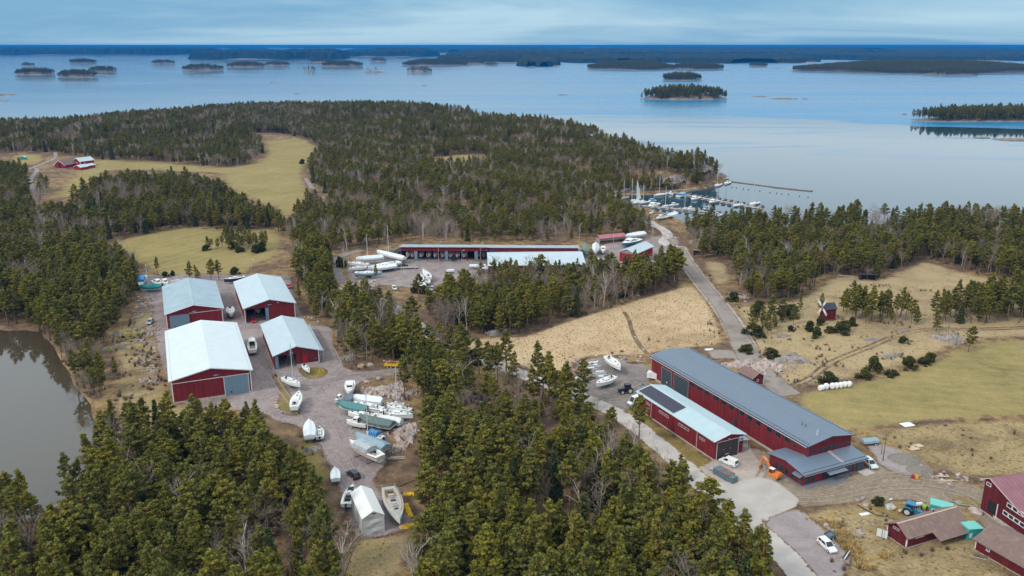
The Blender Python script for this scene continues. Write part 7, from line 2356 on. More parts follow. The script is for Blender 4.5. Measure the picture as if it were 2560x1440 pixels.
boat('cover', ZS(330, 556), ZS(745, 520), 3.0, 'large boat under a white cover with a mast beside it', cover=('tarp_white', 'tent'), group=SY, mast=11.0, beam=3.4)
boat('cover', ZS(665, 440), ZS(1092, 540), 3.0, 'long boat under a grey white cover reaching to the open shed', cover=('tarp_white', 'tent'), group=SY, mast=13.5, beam=3.0)
boat('sail', ZS(190, 606), ZS(520, 640), 2.4, 'white sailboat with a red stripe at the lane edge', group=SY, stripe='hull_red')
boat('sail', ZS(198, 706), ZS(485, 676), 2.2, 'short white sailboat with a blue bottom at the lane edge', group=SY, bottom='hull_blue')
boat('sail', ZS(506, 690), ZS(1020, 596), 2.5, 'long slender white sailboat in the middle of the storage yard', group=SY)
boat('cover', ZS(585, 708), ZS(950, 654), 2.4, 'narrow boat under a white cover in the storage yard', cover=('tarp_white', 'flat'), group=SY)
boat('sail', ZS(738, 772), ZS(305, 770), 2.7, 'large white yacht with a pale blue hull by the boulders', group=SY, hull='hull_pale_blue', beam=3.6)
boat('cover', ZS(832, 462), ZS(915, 448), 2.0, 'small boat under a turquoise cover behind the mast', cover=('tarp_teal', 'tent'), group=SY)
boat('cover', ZS(925, 472), ZS(1032, 415), 2.8, 'boat under a dark grey cover at the corner of the open shed', cover=('tarp_green_grey', 'high'), group=SY)
boat('sail', ZS(1393, 722), ZS(1500, 852), 2.4, 'uppermost white boat of the cluster below the shed', group=SY, beam=2.9)
boat('sail', ZS(1350, 796), ZS(1362, 904), 2.4, 'middle white boat of the cluster below the shed', group=SY, beam=2.7)
boat('sail', ZS(1416, 1014), ZS(1345, 908), 2.6, 'lowest white boat of the cluster with its bow towards the pines', group=SY, beam=3.1)
boat('dinghy', ZS(1495, 940), ZS(1430, 870), 1.6, 'small grey dinghy inside the cluster of white boats', group=SY, hull='tarp_white', fb=0.6)
boat('cover', ZS(2135, 662), ZS(2395, 655), 1.8, 'low boat under a white cover in front of the shed end', cover=('tarp_white', 'flat'), group=SY, fb=0.8)
boat('cover', ZS(2290, 720), ZS(2455, 700), 1.9, 'boat under a crumpled white cover among the pine tops', cover=('tarp_white', 'tent'), group=SY, fb=0.8)
boat('cover', ZS(1770, 742), ZS(1890, 735), 1.8, 'white covered boat half hidden behind two pines', cover=('tarp_white', 'flat'), group=SY, fb=0.8)
ZC = lambda x, y: (1200 + x / 4.923, 540 + y / 4.923)
boat('cover', ZC(1312, 448), ZC(1296, 350), 3.0, 'boat under a dull green tarpaulin at the end of the sheds', cover=('tarp_green', 'high'), group=SY, beam=3.2)
boat('cover', ZC(1425, 440), ZC(1425, 345), 3.0, 'boat wrapped in bright white beside the green tarpaulin', cover=('tarp_white', 'high'), group=SY, beam=3.2)
boat('motor', ZC(1516, 432), ZC(1516, 375), 2.2, 'small white cabin boat beside the bright white wrapped one', group=SY, beam=2.6)
boat('motor', ZC(1752, 336), ZC(1960, 278), 2.4, 'white boat with a blue hull in front of the lumber shed', group=SY, hull='hull_blue')
boat('cover', ZC(1800, 242), ZC(2018, 205), 3.2, 'big boat under a white cover at the upper edge of the yard', cover=('tarp_white', 'tent'), group=SY, bottom='hull_blue')
boat('cover', ZC(1190, 400), ZC(1250, 430), 2.0, 'boat under a grey cover at the corner of the closed shed', cover=('tarp_grey', 'tent'), group=SY)
# boats in the open shed, bows to the yard
for i, (x, hl, lab) in enumerate(((1135, 'hull_white', 'half hidden white boat in the first bay of the open shed'), (1215, 'hull_white', 'small white boat beside the first folding door of the open shed'), (1345, 'hull_white', 'white boat right of the first folding door in the open shed'), (1465, 'hull_white', 'white boat left of the second red post in the open shed'),
       (1580, 'hull_cream', 'cream boat with a round bow in the open shed'), (1695, 'hull_white', 'white boat left of the second folding door in the open shed'), (1825, 'hull_white', 'white boat right of the second folding door in the open shed'), (1930, 'hull_white', 'white boat behind the parked grey car in the open shed'),
       (2045, 'hull_white', 'white boat above the small trailer in the open shed'), (2265, 'hull_cream', 'small cream boat beside the third folding door in the open shed'), (2370, 'tarp_grey', 'grey boat in the last bay of the open shed'))):
 u = 840 + x / 6.4
 gx, gy = G(u, 652)
 q0 = to_px(gx, gy + 1.0, 2.6); q1 = to_px(gx + 0.2, gy + 8.5, 2.6)
 boat('sail', q0[:2], q1[:2], 2.6, lab, hull=hl, group='boats in the bays of the open shed', beam=2.7, rails=False, fb=1.3)
# inside the red shed
s2 = Vector((B_S2[0], B_S2[1])); w2 = Vector((math.cos(B_S2[2]), math.sin(B_S2[2]))); l2 = Vector((-w2.y, w2.x))
pa = s2 + w2 * 5.2 + l2 * 4.0; pb = s2 + w2 * 5.2 + l2 * 14
boat('sail', to_px(pa.x, pa.y, 3.0)[:2], to_px(pb.x, pb.y, 3.0)[:2], 3.0, 'white boat in the dark bay of the open red shed', group=GY)
# ------------------------------------------------------------------ the harbour
ZM = lambda x, y: (1500 + x / 4.571, 400 + y / 4.571)
plain('dock_boards', (0.40, 0.36, 0.33), 0.85, var=0.2)
plain('dock_dark', (0.085, 0.085, 0.095), 0.8)
WZ = SEA_Z
def dock(name, label, pts, w, h=0.55, mat='dock_boards', posts=True):
 P = [Vector((*G(*ZM(*p), WZ + 0.5), 0)) for p in pts]
 r = thing(name, label, 'pier', (P[0].x, P[0].y, WZ))
 o = P[0]
 for a, b2 in zip(P, P[1:]):
  d = (b2 - a); n = Vector((-d.y, d.x, 0)).normalized() * w / 2
  a, b2 = a - o, b2 - o
  m = MB(); m.prism([a - n + Vector((0, 0, 0.1)), a + n + Vector((0, 0, 0.1)), a + n + Vector((0, 0, h)), a - n + Vector((0, 0, h))], d); m.build('deck', mat, r)
  if posts:
   L = d.length
   for k in range(int(L / 9) + 1):
    p = a + d * min(1, k * 9 / L)
    for sg in (-1, 1):
     q = p + n * sg * 1.1
     m = MB(); m.tube((q.x, q.y, -1.2), (q.x, q.y, h + 0.5), 0.13, 0.13, 5); m.build('pile', 'dock_dark', r)
 return r
dock('breakwater_pier', 'long concrete breakwater pier reaching out from the rocky point', [(1512, 240), (1972, 298)], 2.0, 0.6, 'grey_wood', False)
dock('breakwater_pier', 'outer concrete breakwater pier beyond the low dark step', [(1975, 300), (2425, 347)], 2.8, 0.7, 'grey_wood', False)
dock('floating_pier', 'floating boat pier with finger berths in the middle of the harbour', [(772, 357), (1060, 412), (1340, 462), (1560, 500), (1850, 552)], 2.2)
dock('floating_pier', 'nearer floating boat pier partly hidden by pines', [(480, 520), (800, 548), (1120, 575), (1440, 630)], 2.2)
dock('shore_boardwalk', 'boardwalk along the foot of the rocky shore', [(140, 368), (430, 366), (600, 366), (780, 358), (1040, 335), (1280, 288), (1400, 245), (1500, 238)], 2.6, 0.9)
pf = MB(); pf.b0(-0.5, 0.5, 0, 6.5, 0.12, 0.42)
fme = pf.mesh('finger', 'dock_boards')
fm2 = MB(); fm2.b0(-1.1, 1.1, 5.6, 6.6, 0.1, 0.8)
cap2 = fm2.mesh('float', 'dock_dark')
i = 0
for (xa, ya, xb, yb, n) in ((960, 395, 1850, 552, 13), (620, 533, 1400, 622, 9)):
 a = Vector(G(*ZM(xa, ya), WZ + 0.5)); b2 = Vector(G(*ZM(xb, yb), WZ + 0.5))
 ang = math.atan2(b2.y - a.y, b2.x - a.x)
 for k in range(n):
  for sg in (0, 1):
   p = a + (b2 - a) * (k / n)
   r = thing('finger_pontoon', f'{ORD[k] or "first "}{"far" if not sg else "near"} side finger pontoon from the shore on the {"middle" if xa == 960 else "nearer"} boat pier', 'pontoon', (p.x, p.y, WZ), ang + sg * math.pi, ('near' if sg else 'far') + ' side fingers of the ' + ('middle' if xa == 960 else 'nearer') + ' pier')
   for me_ in (fme, cap2):
    o = bpy.data.objects.new(me_.name.split('.')[0], me_); COL.objects.link(o); o.parent = r; o.location = (0, 1.1, 0)
HB = 'boats moored in the harbour'
for (bx, by, sx, sy, kd, mst, lab, opt) in (
 (612, 402, 765, 378, 'sail', 15, 'long white yacht with the tallest mast along the boardwalk', {}), (840, 385, 762, 372, 'motor', None, 'small white motorboat behind the start of the middle pier', {}), (985, 385, 890, 412, 'motor', None, 'motorboat with a blue cover near the start of the middle pier', {'cover': 'half', 'rest': 'tarp_blue'}),
 (1042, 448, 1132, 420, 'motor', None, 'white cabin boat in front of the middle pier', {}), (1245, 482, 1345, 456, 'motor', None, 'larger white motorboat in front of the middle pier', {}), (1516, 525, 1625, 500, 'sail', 12, 'white sailboat moored at the outer half of the middle pier', {}),
 (1702, 510, 1812, 478, 'sail', 13, 'white sailboat with two masts close together near the pier end', {}), (1312, 298, 1380, 268, 'sail', 11, 'white sailboat tied to the boardwalk below the point', {}), (1424, 272, 1482, 245, 'sail', 15, 'white sailboat tied up at the tip of the rocky point', {}),
 (160, 405, 240, 420, 'motor', None, 'white motorboat at the inner end of the boardwalk', {}), (238, 440, 318, 418, 'sail', 11, 'white sailboat second from the inner end of the boardwalk', {}), (318, 478, 425, 448, 'sail', 14, 'white sailboat left of the hoisted sail', {}),
 (366, 495, 485, 458, 'sail', 14, 'sailboat with its white mainsail hoisted', {'sail': True}), (445, 490, 560, 470, 'sail', 12, 'white sailboat right of the hoisted sail', {}), (556, 528, 660, 490, 'motor', None, 'white cabin boat in front of the long yacht', {}), (548, 470, 632, 455, 'motor', None, 'boat with a bright blue cover behind the white cabin boat', {'cover': 'half', 'rest': 'tarp_blue'}),
 (706, 532, 800, 512, 'sail', 12, 'white sailboat on the nearer pier', {}), (800, 518, 888, 500, 'motor', None, 'white motorboat on the nearer pier', {}), (935, 560, 1010, 540, 'sail', 10, 'white sailboat partly behind the pines', {}), (1000, 565, 1070, 548, 'motor', None, 'small white boat between two pine tops', {}),
 (1300, 640, 1380, 620, 'motor', None, 'white boat near the end of the nearer pier', {}), (1180, 560, 1240, 548, 'motor', None, 'little boat with a turquoise cover at the nearer pier', {'cover': 'half', 'rest': 'tarp_teal'}), (640, 660, 760, 640, 'motor', None, 'white boat ashore behind the roadside pines', {}), (780, 640, 860, 600, 'cover', None, 'white covered boat ashore behind the roadside pines', {'cover': ('tarp_white', 'tent')})):
 ash = 'ashore' in lab
 boat(kd, ZM(bx, by), ZM(sx, sy), 1.6 if ash else WZ + 0.9, lab, mast=mst, group=HB, fb=0.9, cradle=False, afloat=True, rails=False, base=0.7 if ash else WZ + 0.05, **opt)
plain('rust_buoy', (0.12, 0.06, 0.05), 0.6)
bm_ = MB(); bm_.lathe([(0.05, 0), (0.38, 0.1), (0.42, 0.4), (0.25, 0.7), (0.06, 0.8)], (0, 0, -0.25), 8)
bme = bm_.mesh('mooring_buoy', 'rust_buoy')
for nb, (x, y) in enumerate(((1508, 314), (1560, 320), (1638, 332), (1696, 341), (1762, 350), (1826, 356), (1942, 375), (2018, 381), (2078, 389), (2154, 396), (2280, 415), (2378, 427))):
 gx, gy = G(*ZM(x, y), WZ)
 o = bpy.data.objects.new('mooring_buoy', bme); COL.objects.link(o); o.location = (gx, gy, WZ)
 tag(o, (ORD[nb] or 'first ') + 'mooring buoy from the rocky point along the breakwater pier', 'buoy', 'mooring buoys off the breakwater')
# ------------------------------------------------------------------ vehicles
plain('paint_white', (0.78, 0.78, 0.77), 0.25, 0.5, var=0.03)
plain('paint_red', (0.45, 0.025, 0.04), 0.25, 0.5, var=0.05)
plain('paint_black', (0.018, 0.02, 0.027), 0.2, 0.6, var=0.1)
plain('paint_silver', (0.34, 0.38, 0.42), 0.3, 0.5, 0.2)
plain('paint_pale', (0.62, 0.70, 0.70), 0.25, 0.5, var=0.03)
plain('paint_orange', (0.75, 0.20, 0.03), 0.4, var=0.08)
plain('paint_yellow', (0.75, 0.45, 0.03), 0.4, var=0.1)
plain('paint_blue', (0.03, 0.21, 0.38), 0.35, var=0.1)
plain('paint_lime', (0.32, 0.52, 0.05), 0.4, var=0.1)
plain('skip_grey', (0.13, 0.175, 0.20), 0.7, var=0.2)
plain('rust', (0.24, 0.11, 0.06), 0.9, var=0.3)
plain('tank_white', (0.72, 0.73, 0.72), 0.5)
plain('turquoise_sheet', (0.17, 0.53, 0.46), 0.5, var=0.06)
plain('turquoise_dark', (0.05, 0.36, 0.34), 0.6, var=0.08)
plain('tarp_yellow', (0.80, 0.47, 0.01), 0.5, var=0.1)
plain('lamp_red', (0.40, 0.01, 0.01), 0.3)
plain('lamp_clear', (0.75, 0.75, 0.72), 0.2)
plain('bale_white', (0.80, 0.79, 0.77), 0.4, var=0.03)
plain('pale_pink', (0.62, 0.42, 0.38), 0.6)
plain('black_pipe', (0.02, 0.02, 0.022), 0.6)
def wheel(parent, c, r, w, rim='alloy', name='wheel', nrim=0.6):
 m = MB(); m.lathe([(r * 0.55, -w / 2), (r * 0.93, -w / 2), (r, -w / 2 * 0.6), (r, w / 2 * 0.6), (r * 0.93, w / 2), (r * 0.55, w / 2)], c, 14, 'Y')
 o = m.build(name, 'black_rubber', parent)
 m = MB(); m.lathe([(r * nrim, -w / 2 - 0.012), (r * nrim, w / 2 + 0.012)], c, 10, 'Y'); m.build('rim', rim, o)
 return o
def car(front, back, label, kind='hatch', paint='paint_white', group=None, boot=False):
 """front and back: ground pixels under the two ends"""
 f = Vector((*G(*front), 0)); r = Vector((*G(*back), 0))
 c = (f + r) / 2
 rz = math.atan2(f.y - r.y, f.x - r.x)
 L, W, H = {'hatch': (4.2, 1.75, 1.48), 'van': (4.5, 1.85, 1.85), 'suv': (4.6, 1.86, 1.68), 'bigvan': (5.4, 2.0, 2.4), 'estate': (4.7, 1.8, 1.5)}[kind]
 k = thing('parked_van' if 'van' in kind else 'parked_car', label, 'van' if 'van' in kind else 'car', (c.x, c.y, 0), rz, group)
 h = L / 2
 # lower body: rounded sections along the car
 R_ = []
 zb = 0.28
 hood = {'hatch': 0.92, 'van': 1.0, 'suv': 1.0, 'bigvan': 1.15, 'estate': 0.92}[kind]
 for x, w, zt, z0 in ((-h, 0.80, hood * 0.9, 0.42), (-h + 0.12, 0.94, hood * 1.0, zb), (-h * 0.55, 1.0, hood * 1.02, zb), (h * 0.1, 1.0, hood * 1.0, zb), (h * 0.5, 0.98, hood * 0.96, zb), (h - 0.35, 0.92, hood * 0.86, zb), (h - 0.06, 0.78, hood * 0.72, 0.34), (h, 0.66, hood * 0.58, 0.42)):
  w *= W / 2
  R_.append([(x, -w * 0.94, z0), (x, -w, z0 + 0.18), (x, -w, zt - 0.22), (x, -w * 0.90, zt), (x, w * 0.90, zt), (x, w, zt - 0.22), (x, w, z0 + 0.18), (x, w * 0.94, z0)])
 m = MB(); m.loft(R_)
 x0, x1, x2, x3 = {'hatch': (-h + 0.12, -h + 0.55, h * 0.02, h * 0.42), 'van': (-h + 0.06, -h + 0.16, h * 0.28, h * 0.60), 'suv': (-h + 0.1, -h + 0.45, h * 0.08, h * 0.44), 'bigvan': (-h + 0.04, -h + 0.1, h * 0.45, h * 0.72), 'estate': (-h + 0.08, -h + 0.5, h * 0.02, h * 0.42)}[kind]
 wb, wt = W / 2 * 0.90, W / 2 * (0.74 if 'van' not in kind else 0.82)
 zb2, zt = hood - 0.02, H
 C = [[(x0, -wb, zb2), (x0, wb, zb2), (x3, wb, zb2), (x3, -wb, zb2)], [(x1, -wt, zt - 0.05), (x1, wt, zt - 0.05), (x2, wt, zt - 0.03), (x2, -wt, zt - 0.03)], [(x1 + 0.1, -wt * 0.9, zt), (x1 + 0.1, wt * 0.9, zt), (x2 - 0.1, wt * 0.9, zt), (x2 - 0.1, -wt * 0.9, zt)]]
 m.loft(C)
 body = m.build('body', paint, k, smooth=False)
 lp = lambda a, b2, t: tuple(a[i] + (b2[i] - a[i]) * t for i in range(3))
 def pane(nm, a, b2, c2, d, off):
  m = MB(); n = (Vector(b2) - Vector(a)).cross(Vector(d) - Vector(a)).normalized() * off
  m.add([Vector(p) + n for p in (a, b2, c2, d)], [(0, 1, 2, 3)]); m.build(nm, 'window_glass', k)
 A, T = C[0], C[1]
 pane('windscreen', lp(A[3], A[2], 0.06), lp(A[3], A[2], 0.94), lp(lp(T[3], T[2], 0.94), lp(A[3], A[2], 0.94), 0.1), lp(lp(T[3], T[2], 0.06), lp(A[3], A[2], 0.06), 0.1), 0.012)
 pane('rear_window', lp(A[1], A[0], 0.1), lp(A[1], A[0], 0.9), lp(lp(T[1], T[0], 0.9), lp(A[1], A[0], 0.9), 0.2), lp(lp(T[1], T[0], 0.1), lp(A[1], A[0], 0.1), 0.2), 0.012)
 for sg, ia, ib in ((1, 1, 2), (-1, 0, 3)):
  for q0, q1 in (((0.62, 0.93),) if 'van' in kind else ((0.10, 0.42), (0.46, 0.92))):
   lo0, lo1 = lp(A[ia], A[ib], q0), lp(A[ia], A[ib], q1)
   up0, up1 = lp(T[ia], T[ib], q0), lp(T[ia], T[ib], q1 * 0.97)
   pts = [lp(lo0, up0, 0.1), lp(lo1, up1, 0.1), lp(lo1, up1, 0.82), lp(lo0, up0, 0.82)]
   m = MB(); m.add([(p[0], p[1] + sg * 0.012, p[2]) for p in pts], [(0, 1, 2, 3)]); m.build('side_window', 'window_glass', k)
 wr = 0.33 if kind != 'suv' else 0.37
 for x in (-h * 0.62, h * 0.62):
  for sg in (-1, 1):
   wheel(k, (x, sg * (W / 2 - 0.10), wr), wr, 0.22)
 for sg in (-1, 1):
  m = MB(); m.box((h - 0.10, sg * W * 0.33, hood * 0.66), (0.16, 0.32, 0.14), -sg * 0.35); m.build('headlight', 'lamp_clear', k)
  m = MB(); m.box((-h + 0.03, sg * W * 0.40, hood * 0.86), (0.1, 0.14, 0.26)); m.build('tail_light', 'lamp_red', k)
 for sg in (-1, 1):
  m = MB(); m.box((h * 0.36, sg * (W / 2 + 0.08), hood + 0.06), (0.12, 0.2, 0.13)); m.build('mirror', paint, k)
 if boot:
  m = MB(); m.box((-h - 0.25, 0, H + 0.05), (0.8, W * 0.8, 0.06), ry=-0.35); m.build('tailgate', paint, k)
 return k
Z3 = lambda x, y: (1960 + x / 4.267, 1140 + y / 4.267)
ZX = lambda x, y: (1420 + x / 3.13, 840 + y / 3.13)
car(Z5(805, 545), Z5(870, 600), 'black car parked on the gravel lane above the white tent', 'suv', 'paint_black')
car(Z3(515, 1035), Z3(400, 930), 'white car parked beside a small trailer on the pale gravel', 'suv', 'paint_white')
car(ZX(1215, 985), ZX(1298, 1020), 'white delivery van in front of the brown hall door', 'van', 'paint_white')
car(Z3(945, 128), Z3(885, 78), 'pale car parked at the far corner of the annex', 'suv', 'paint_pale')
car(ZA(1165, 628), ZA(1152, 590), 'red car in front of the open red shed', 'hatch', 'paint_red', boot=True)
car(ZA(196, 632), ZA(214, 610), 'silver estate car on the grass beside the dull grey shed', 'estate', 'paint_silver')
car(ZS(1882, 602), ZS(1876, 572), 'dark grey car parked at the open boat shed', 'hatch', 'paint_black')
car(ZS(1135, 688), ZS(1010, 690), 'dark car beside the long flat trailer', 'suv', 'paint_black')
car(ZC(1490, 582), ZC(1375, 588), 'white van near the bright red barn', 'bigvan', 'paint_white')
car(ZC(1415, 632), ZC(1385, 600), 'white car behind the pine tops near the bright red barn', 'hatch', 'paint_white')
car((727, 722), (720, 716), 'red car at the far corner of the pale roofed shed', 'hatch', 'paint_red')
car(ZR(1330, 1085), ZR(1410, 1060), 'white van at the corner of the solar panel hall', 'bigvan', 'paint_white')
car((1078, 728), (1082, 722), 'silver car among the pines below the cluster of boats', 'hatch', 'paint_silver')
car((988, 727), (984, 720), 'pale car half hidden by the pines near the boulders', 'hatch', 'paint_pale')
car((1625, 536), (1634, 532), 'white car at the harbour road end', 'hatch', 'paint_white')
def tractor(px, rz, label, paint, rim='alloy', s=1.0):
 c = G(*px)
 k = thing('tractor', label, 'tractor', (c[0], c[1], 0), rz, None, s)
 m = MB(); m.loft([[(0.3, -0.42, 0.8), (0.3, 0.42, 0.8), (0.3, 0.42, 1.65), (0.3, -0.42, 1.65)], [(1.9, -0.36, 0.75), (1.9, 0.36, 0.75), (1.9, 0.36, 1.5), (1.9, -0.36, 1.5)], [(2.15, -0.3, 0.8), (2.15, 0.3, 0.8), (2.15, 0.3, 1.3), (2.15, -0.3, 1.3)]]); m.build('bonnet', paint, k)
 m = MB(); m.loft([[(-1.15, -0.8, 1.15), (0.3, -0.8, 1.15), (0.3, 0.8, 1.15), (-1.15, 0.8, 1.15)], [(-1.2, -0.72, 2.6), (0.15, -0.72, 2.6), (0.15, 0.72, 2.6), (-1.2, 0.72, 2.6)]]); cb = m.build('cab', 'window_glass', k)
 for x in (-1.17, 0.23):
  for sg in (-1, 1):
   m = MB(); m.tube((x, sg * 0.81, 1.15), (x - (0.03 if x < 0 else 0.08), sg * 0.74, 2.6), 0.06, 0.06, 4); m.build('cab_post', paint, k)
 m = MB(); m.b0(-1.35, 0.35, -0.82, 0.82, 2.6, 2.76); m.build('cab_roof', paint, k)
 m = MB(); m.b0(-1.3, 1.9, -0.35, 0.35, 0.55, 1.0); m.build('chassis', 'hull_black', k)
 for sg in (-1, 1):
  wheel(k, (-0.85, sg * 0.95, 0.92), 0.92, 0.52, rim, 'rear_wheel')
  wheel(k, (1.45, sg * 0.85, 0.66), 0.66, 0.42, rim, 'front_wheel')
  m = MB(); m.prism([(-1.85, sg * 0.7, 1.4), (-1.4, sg * 0.7, 1.95), (-0.3, sg * 0.7, 1.95), (0.1, sg * 0.7, 1.5), (0.0, sg * 0.7, 1.45), (-0.4, sg * 0.7, 1.86), (-1.35, sg * 0.7, 1.86), (-1.75, sg * 0.7, 1.36)], (0, sg * 0.5, 0)); m.build('mudguard', paint, k)
 m = MB(); m.tube((0.75, -0.46, 1.5), (0.75, -0.46, 2.7), 0.06, 0.06, 5); m.build('exhaust', 'hull_black', k)
 return k
tractor(ZR(1185, 880), R(196), 'black tractor with pale wheel rims on the boat yard', 'paint_black')
tk = tractor((2280, 1288), R(-38), 'blue tractor with pale wheel rims behind the tiled outbuilding', 'paint_blue')
# boat trailer behind the black tractor
pa = Vector((*G(*ZR(1315, 830)), 0)); pb = Vector((*G(*ZR(1620, 742)), 0))
def trailer(pa, pb, label, w=2.0, mat='galvanised', wheels=(0.62, 0.74), deck=False, name='boat_trailer', cat='trailer'):
 """drawbar end pa, tail end pb"""
 d = pb - pa
 L = d.length
 k = thing(name, label, cat, (pa.x, pa.y, 0), math.atan2(d.y, d.x))
 m = MB()
 m.tube((0, 0, 0.5), (L * 0.28, w * 0.42, 0.55), 0.06, 0.06, 4); m.tube((0, 0, 0.5), (L * 0.28, -w * 0.42, 0.55), 0.06, 0.06, 4)
 for sg in (-1, 1):
  m.tube((L * 0.28, sg * w * 0.42, 0.55), (L, sg * w * 0.42, 0.55), 0.07, 0.07, 4)
 for q in (0.28, 0.52, 0.76, 1.0):
  m.tube((L * q, -w * 0.42, 0.55), (L * q, w * 0.42, 0.55), 0.05, 0.05, 4)
 m.build('frame', mat, k)
 if deck:
  m = MB(); m.b0(L * 0.27, L, -w / 2, w / 2, 0.62, 0.72); m.build('bed', deck, k)
 for q in wheels:
  for sg in (-1, 1):
   wheel(k, (L * q, sg * w * 0.5, 0.34), 0.34, 0.2)
 return k
trailer(pa, pb, 'empty boat trailer hitched to the black tractor')
trailer(Vector((*G(*ZR(605, 692)), 0)), Vector((*G(*ZR(290, 632)), 0)), 'trailer under the white and black motorboat')
trailer(Vector((*G(*ZS(840, 724)), 0)), Vector((*G(*ZS(1315, 712)), 0)), 'long flat trailer in the storage yard', 2.4, 'cradle_grey', (0.5, 0.9), 'grey_wood')
t_ = trailer(Vector((*G(*Z3(420, 905)), 0)), Vector((*G(*Z3(520, 862)), 0)), 'small grey box trailer beside the white car', 1.5, 'cradle_grey', (0.65,), 'skip_grey', 'box_trailer')
m = MB(); L_ = 3.2
for a in ((0.9, 0.95, -0.75, 0.75), (2.9, 2.95, -0.75, 0.75), (0.95, 2.9, -0.78, -0.73), (0.95, 2.9, 0.73, 0.78)):
 m.b0(a[0], a[1], a[2], a[3], 0.72, 1.1)
m.build('side_board', 'skip_grey', t_)
t_ = trailer(Vector((*G(2145, 1114), 0)), Vector((*G(2195, 1108), 0)), 'farm trailer under a blue tarpaulin on the gravel patch', 2.2, 'rust', (0.72,), 'rust', 'tarp_trailer')
m = MB()
m.loft([[(x, -1.15, 0.8), (x, -1.0, 1.3 + 0.06 * (i % 2)), (x, 0, 1.75 - 0.08 * (i % 2)), (x, 1.0, 1.3), (x, 1.15, 0.8)] for i, x in enumerate((1.0, 1.9, 2.8, 3.7, 4.6, 5.2))], closed=False); m.build('tarpaulin', 'tarp_blue_grey', t_)
t_ = trailer(Vector((*G(1005, 918), 0)), Vector((*G(962, 917), 0)), 'yellow farm trailer loaded with brushwood beside the lane', 2.2, 'rust', (0.6, 0.8), 'paint_yellow', 'farm_trailer')
m = MB(); m.b0(1.0, 5.3, -1.15, -1.05, 0.7, 1.5); m.b0(1.0, 5.3, 1.05, 1.15, 0.7, 1.5); m.b0(0.95, 1.0, -1.15, 1.15, 0.7, 1.5); m.build('side_board', 'paint_yellow', t_)
m = MB()
for i in range(16):
 m.tube((1.1 + 0.2 * i * 0.6, RNG.uniform(-0.9, 0.9), 1.2 + RNG.uniform(0, 0.5)), (3.4 + RNG.uniform(0, 1.8), RNG.uniform(-0.9, 0.9), 1.3 + RNG.uniform(0, 0.5)), 0.06, 0.04, 4)
m.build('brushwood', 'brown_wood', t_, kind='stuff')
# excavator
c = G(*Z3(-65, 250)) if False else G(1934, 1196)
k = thing('excavator', 'orange tracked excavator with its arm raised beside the annex', 'excavator', (c[0], c[1], 0), R(128))
for sg in (-1, 1):
 m = MB(); m.prism([(-1.35, sg * 0.72, 0.25), (-1.1, sg * 0.72, 0.02), (1.1, sg * 0.72, 0.02), (1.35, sg * 0.72, 0.25), (1.35, sg * 0.72, 0.45), (1.1, sg * 0.72, 0.65), (-1.1, sg * 0.72, 0.65), (-1.35, sg * 0.72, 0.45)], (0, sg * 0.42, 0)); m.build('track', 'grey_wood', k)
m = MB(); m.b0(-0.9, 0.9, -0.72, 0.72, 0.3, 0.75); m.build('undercarriage', 'hull_black', k)
m = MB(); m.loft([[(-1.5, -0.95, 0.8), (0.9, -0.95, 0.8), (0.9, 0.95, 0.8), (-1.5, 0.95, 0.8)], [(-1.6, -0.95, 1.5), (0.9, -0.95, 1.5), (0.9, 0.95, 1.5), (-1.6, 0.95, 1.5)], [(-1.35, -0.8, 1.85), (-0.3, -0.8, 1.75), (-0.3, 0.8, 1.75), (-1.35, 0.8, 1.85)]]); m.build('body', 'paint_orange', k)
m = MB(); m.loft([[(-0.25, 0.05, 1.4), (0.95, 0.05, 1.4), (0.95, 0.93, 1.4), (-0.25, 0.93, 1.4)], [(-0.2, 0.1, 2.55), (0.75, 0.1, 2.55), (0.75, 0.9, 2.55), (-0.2, 0.9, 2.55)]]); cb = m.build('cab', 'window_glass', k)
m = MB(); m.b0(-0.3, 0.85, 0.05, 0.95, 2.55, 2.68); m.build('cab_roof', 'paint_white', k)
for x, y in ((-0.22, 0.08), (0.86, 0.08), (0.86, 0.92), (-0.22, 0.92)):
 m = MB(); m.tube((x, y, 1.4), (x * 0.9, y, 2.55), 0.05, 0.05, 4); m.build('cab_post', 'paint_orange', k)
m = MB()
m.prism([(0.7, -0.45, 1.2), (1.0, -0.45, 1.1), (2.3, -0.45, 3.1), (3.6, -0.45, 3.75), (3.55, -0.45, 4.05), (2.1, -0.45, 3.45), (1.9, -0.45, 3.3)], (0, 0.34, 0)); m.build('boom', 'paint_orange', k)
m = MB(); m.prism([(3.35, -0.42, 4.15), (3.75, -0.42, 4.1), (3.95, -0.42, 1.7), (3.7, -0.42, 1.7)], (0, 0.28, 0)); m.build('stick', 'paint_orange', k)
m = MB(); m.prism([(3.65, -0.65, 1.75), (4.05, -0.65, 1.6), (4.0, -0.65, 0.9), (3.5, -0.65, 0.75), (3.15, -0.65, 1.1), (3.4, -0.65, 1.2)], (0, 0.75, 0)); m.build('bucket', 'rust', k)
m = MB(); m.tube((1.2, -0.28, 1.6), (2.4, -0.28, 3.05), 0.07, 0.05, 5); m.tube((2.2, -0.28, 3.65), (3.4, -0.28, 4.25), 0.07, 0.05, 5); m.build('hydraulic_ram', 'alloy', k, kind='stuff')
